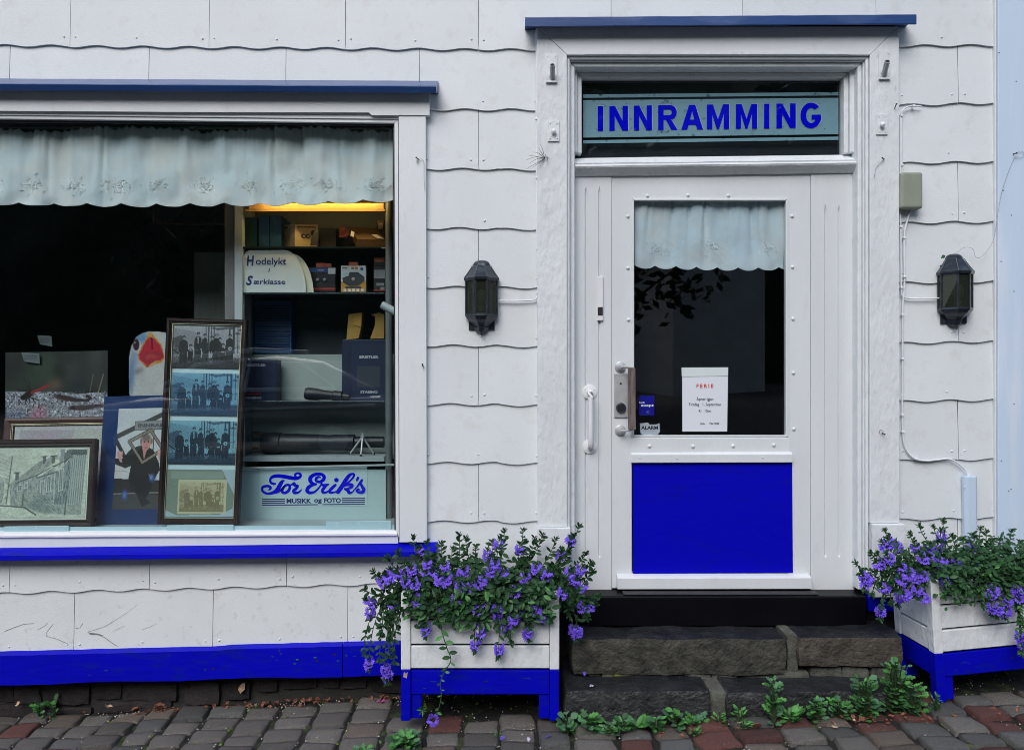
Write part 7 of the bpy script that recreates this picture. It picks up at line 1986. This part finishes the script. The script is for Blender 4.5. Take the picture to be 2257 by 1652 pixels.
# parked dark car
def car(cx, cy, label):
    z0 = zl(cx, cy); t = thing('parked_car', (cx, cy, z0), label, 'car')
    def sec(x, hw, zs): return None
    prof = [(-2.1, .32), (-2.12, .62), (-1.95, .82), (-1.2, .93), (-.62, 1.36), (.2, 1.46), (.95, 1.42), (1.65, 1.02), (2.05, .92), (2.12, .55), (2.05, .32)]
    def stations(rows, n=20, pw=3.2):
        q = MB(); rings = []
        for x, hw, z_lo, z_hi in rows:
            r_ = []
            for k in range(n):
                a = 2 * math.pi * k / n; c, sn_ = math.cos(a), math.sin(a)
                r_.append(Vector((cx + x, cy + hw * math.copysign(abs(c) ** (2 / pw), c), z0 + (z_lo + z_hi) / 2 + (z_hi - z_lo) / 2 * math.copysign(abs(sn_) ** (2 / pw), sn_))))
            rings.append(r_)
        q.loft(rings); return q
    stations([(-2.12, .55, .42, .66), (-2.06, .74, .32, .76), (-1.8, .85, .26, .84), (-1.2, .89, .24, .92), (-.4, .90, .24, .97), (.6, .90, .24, .98), (1.4, .89, .24, .97), (1.9, .84, .28, .94), (2.08, .74, .34, .86), (2.14, .60, .45, .74)]).build('car_body', M['car_paint'], t, smooth=True)
    stations([(-1.05, .60, .90, .98), (-.62, .66, .90, 1.30), (-.1, .68, .90, 1.44), (.5, .68, .90, 1.47), (1.1, .66, .90, 1.40), (1.5, .62, .90, 1.20), (1.85, .55, .90, 1.0)], 20, 3.6).build('cabin', M['car_paint'], t, smooth=True)
    for nm, pts in (('side_window', [(-.98, .98), (-.55, 1.31), (.12, 1.38), (.12, .98)]), ('side_window', [(.18, .98), (.18, 1.38), (.85, 1.34), (1.38, 1.0)])):
        q = MB(); q.prism([Vector((cx + x, cy + .885 - (z - .98) * .62, z0 + z)) for x, z in pts], (0, .008, 0)); w = q.build(nm, M['print_dark'], t)
        q = MB(); pp_ = [Vector((cx + x, cy + .90 - (z - .98) * .62, z0 + z)) for x, z in pts]; q.tube(pp_ + [pp_[0]], .032, 6); q.build('chrome_glint_trim', M['white_gloss'], w)  # chrome trim whitened and thickened to stand for sky glints on the edges
    q = MB(); q.tube([Vector((cx + x, cy + .84 - (z - .98) * .45, z0 + z + .05)) for x, z in ((-.6, 1.36), (.2, 1.47), (.95, 1.43))], .034, 6); q.build('roof_rail', M['white_gloss'], t)
    q = MB(); q.tube([Vector((cx + x, cy + .90, z0 + z)) for x, z in ((-1.9, .70), (0, .72), (1.9, .78))], .024, 6); q.build('trim_strip', M['white_gloss'], t)
    for wx in (-1.35, 1.35):
        for sy in (.80, -.80):
            q = MB(); q.lathe((cx + wx, cy + sy - .1, z0 + .32), (0, 1, 0), [(0, .20), (0, .32), (.2, .32), (.2, .20)], 18); w = q.build('wheel', M['box_black'], t)
            q = MB(); q.lathe((cx + wx, cy + sy + (.1 if sy > 0 else -.11), z0 + .32), (0, 1, 0), [(0, .2), (.012, .19)], 14); q.build('rim', M['grey_steel'], w)
    for sy in (.6, -.6):
        q = MB(); q.box(cx - 2.14, cx - 2.04, cy + sy - .14, cy + sy + .14, z0 + .66, z0 + .78); q.build('headlight', M['white_gloss'], t)
car(-3.7, -7.0, 'dark parked car across the lane mirrored in the display window')

def tree(cx, cy, h, r, n, label, trunk=.18):
    z0 = zl(cx, cy); t = thing('street_tree', (cx, cy, z0), label, 'tree', 'trees across the lane')
    q = MB(); top = Vector((cx + rk.uniform(-.3, .3), cy, z0 + h * .75)); q.tube([Vector((cx, cy, z0 - .2)), Vector((cx + .05, cy, z0 + h * .35)), top], [trunk, trunk * .8, trunk * .3], 8)
    q.build('trunk', M['rust'], t)
    q = MB()
    for k in range(7):
        a = k * .9; s = Vector((cx, cy, z0 + h * (.3 + .06 * k))); q.tube([s, s + Vector((math.cos(a) * r * .45, math.sin(a) * r * .45, h * .12)), s + Vector((math.cos(a) * r * .8, math.sin(a) * r * .8, h * .2))], [trunk * .45, trunk * .25, .03], 5)
    o = q.build('limbs', M['rust'], t)
    cl = [(Vector((rk.gauss(0, .45) * r, rk.gauss(0, .45) * r, h * rk.uniform(.32, .98))), rk.uniform(.25, .5) * r) for _ in range(26)]
    q = MB()
    for k in range(n):
        c, rr = rk.choice(cl); d = Vector((rk.gauss(0, 1), rk.gauss(0, 1), rk.gauss(0, .8))); d *= rr * .5
        p = Vector((cx, cy, z0)) + c + d; s = rk.uniform(.10, .2); a = Vector((rk.gauss(0, 1), rk.gauss(0, 1), rk.gauss(0, .6))).normalized(); b = a.orthogonal().normalized()
        q.add([p - a * s, p + b * s * .5, p + a * s, p - b * s * .5], [(0, 1, 2, 3)])
    vs = q.v; me = bpy.data.meshes.new('crown'); o_ = Vector((cx, cy, z0 + h * .3)); me.from_pydata([tuple(v - o_) for v in vs], [], q.f); me.materials.append(M['leaf_deep']); ob = bpy.data.objects.new('crown', me); put(ob, t, o_)
tree(-7.5, -13.5, 7.5, 2.6, 1500, 'broad dark tree far left across the lane', .2)
tree(0.6, -14.0, 8.0, 2.8, 1800, 'dense dark tree opposite the shop door', .2)
tree(2.0, -11.0, 6.2, 2.1, 1700, 'slender tree with branches before the pale house', .1)
tree(9.8, -15.0, 8.5, 2.8, 1500, 'dark tree right of the pale house across the lane', .2)
# unseen slope added so the panes mirror dark and low sky is cut
q = MB(); vs = []; fs = []; nx = 60
for j, (yy, hz) in enumerate(((-24, -1.0), (-25, 5.5), (-27, 9.5), (-30, 13.5), (-36, 19), (-44, 24.5))):
    for i in range(nx + 1):
        x = -60 + 2 * i; b = noise.noise(Vector((x * .21, yy * .3, 3))) * 2.2 + noise.noise(Vector((x * .8, yy, 7))) * .9
        vs.append((x, yy + b * .5, hz + (b if j else 0)))
for j in range(5):
    for i in range(nx): fs.append((j * (nx + 1) + i, j * (nx + 1) + i + 1, (j + 1) * (nx + 1) + i + 1, (j + 1) * (nx + 1) + i))
q.add(vs, fs); o = q.build('added_dark_hill', M['added_hill_green']); o['kind'] = 'structure'
hh = thing('pale_house', (5.6, -17.0, zl(5.6, -16)), 'pale narrow house gable across the lane', 'house')
q = MB(); z0 = zl(5.6, -16) - .3; q.wpoly([(4.4, z0), (6.9, z0), (6.9, 5.4), (5.65, 7.2), (4.4, 5.4)], -16.4, -23); q.build('wall', M['house_white'], hh)
for sx in (-1, 1):
    q = MB(); e0 = 5.65; q.strip([Vector((e0, -16.1, 7.3)), Vector((e0, -16.1, 7.42)), Vector((e0 + sx * 1.5, -16.1, 5.30)), Vector((e0 + sx * 1.5, -16.1, 5.18))], [Vector((e0, -23.2, 7.3)), Vector((e0, -23.2, 7.42)), Vector((e0 + sx * 1.5, -23.2, 5.30)), Vector((e0 + sx * 1.5, -23.2, 5.18))]); q.build('roof', M['box_brown'], hh)
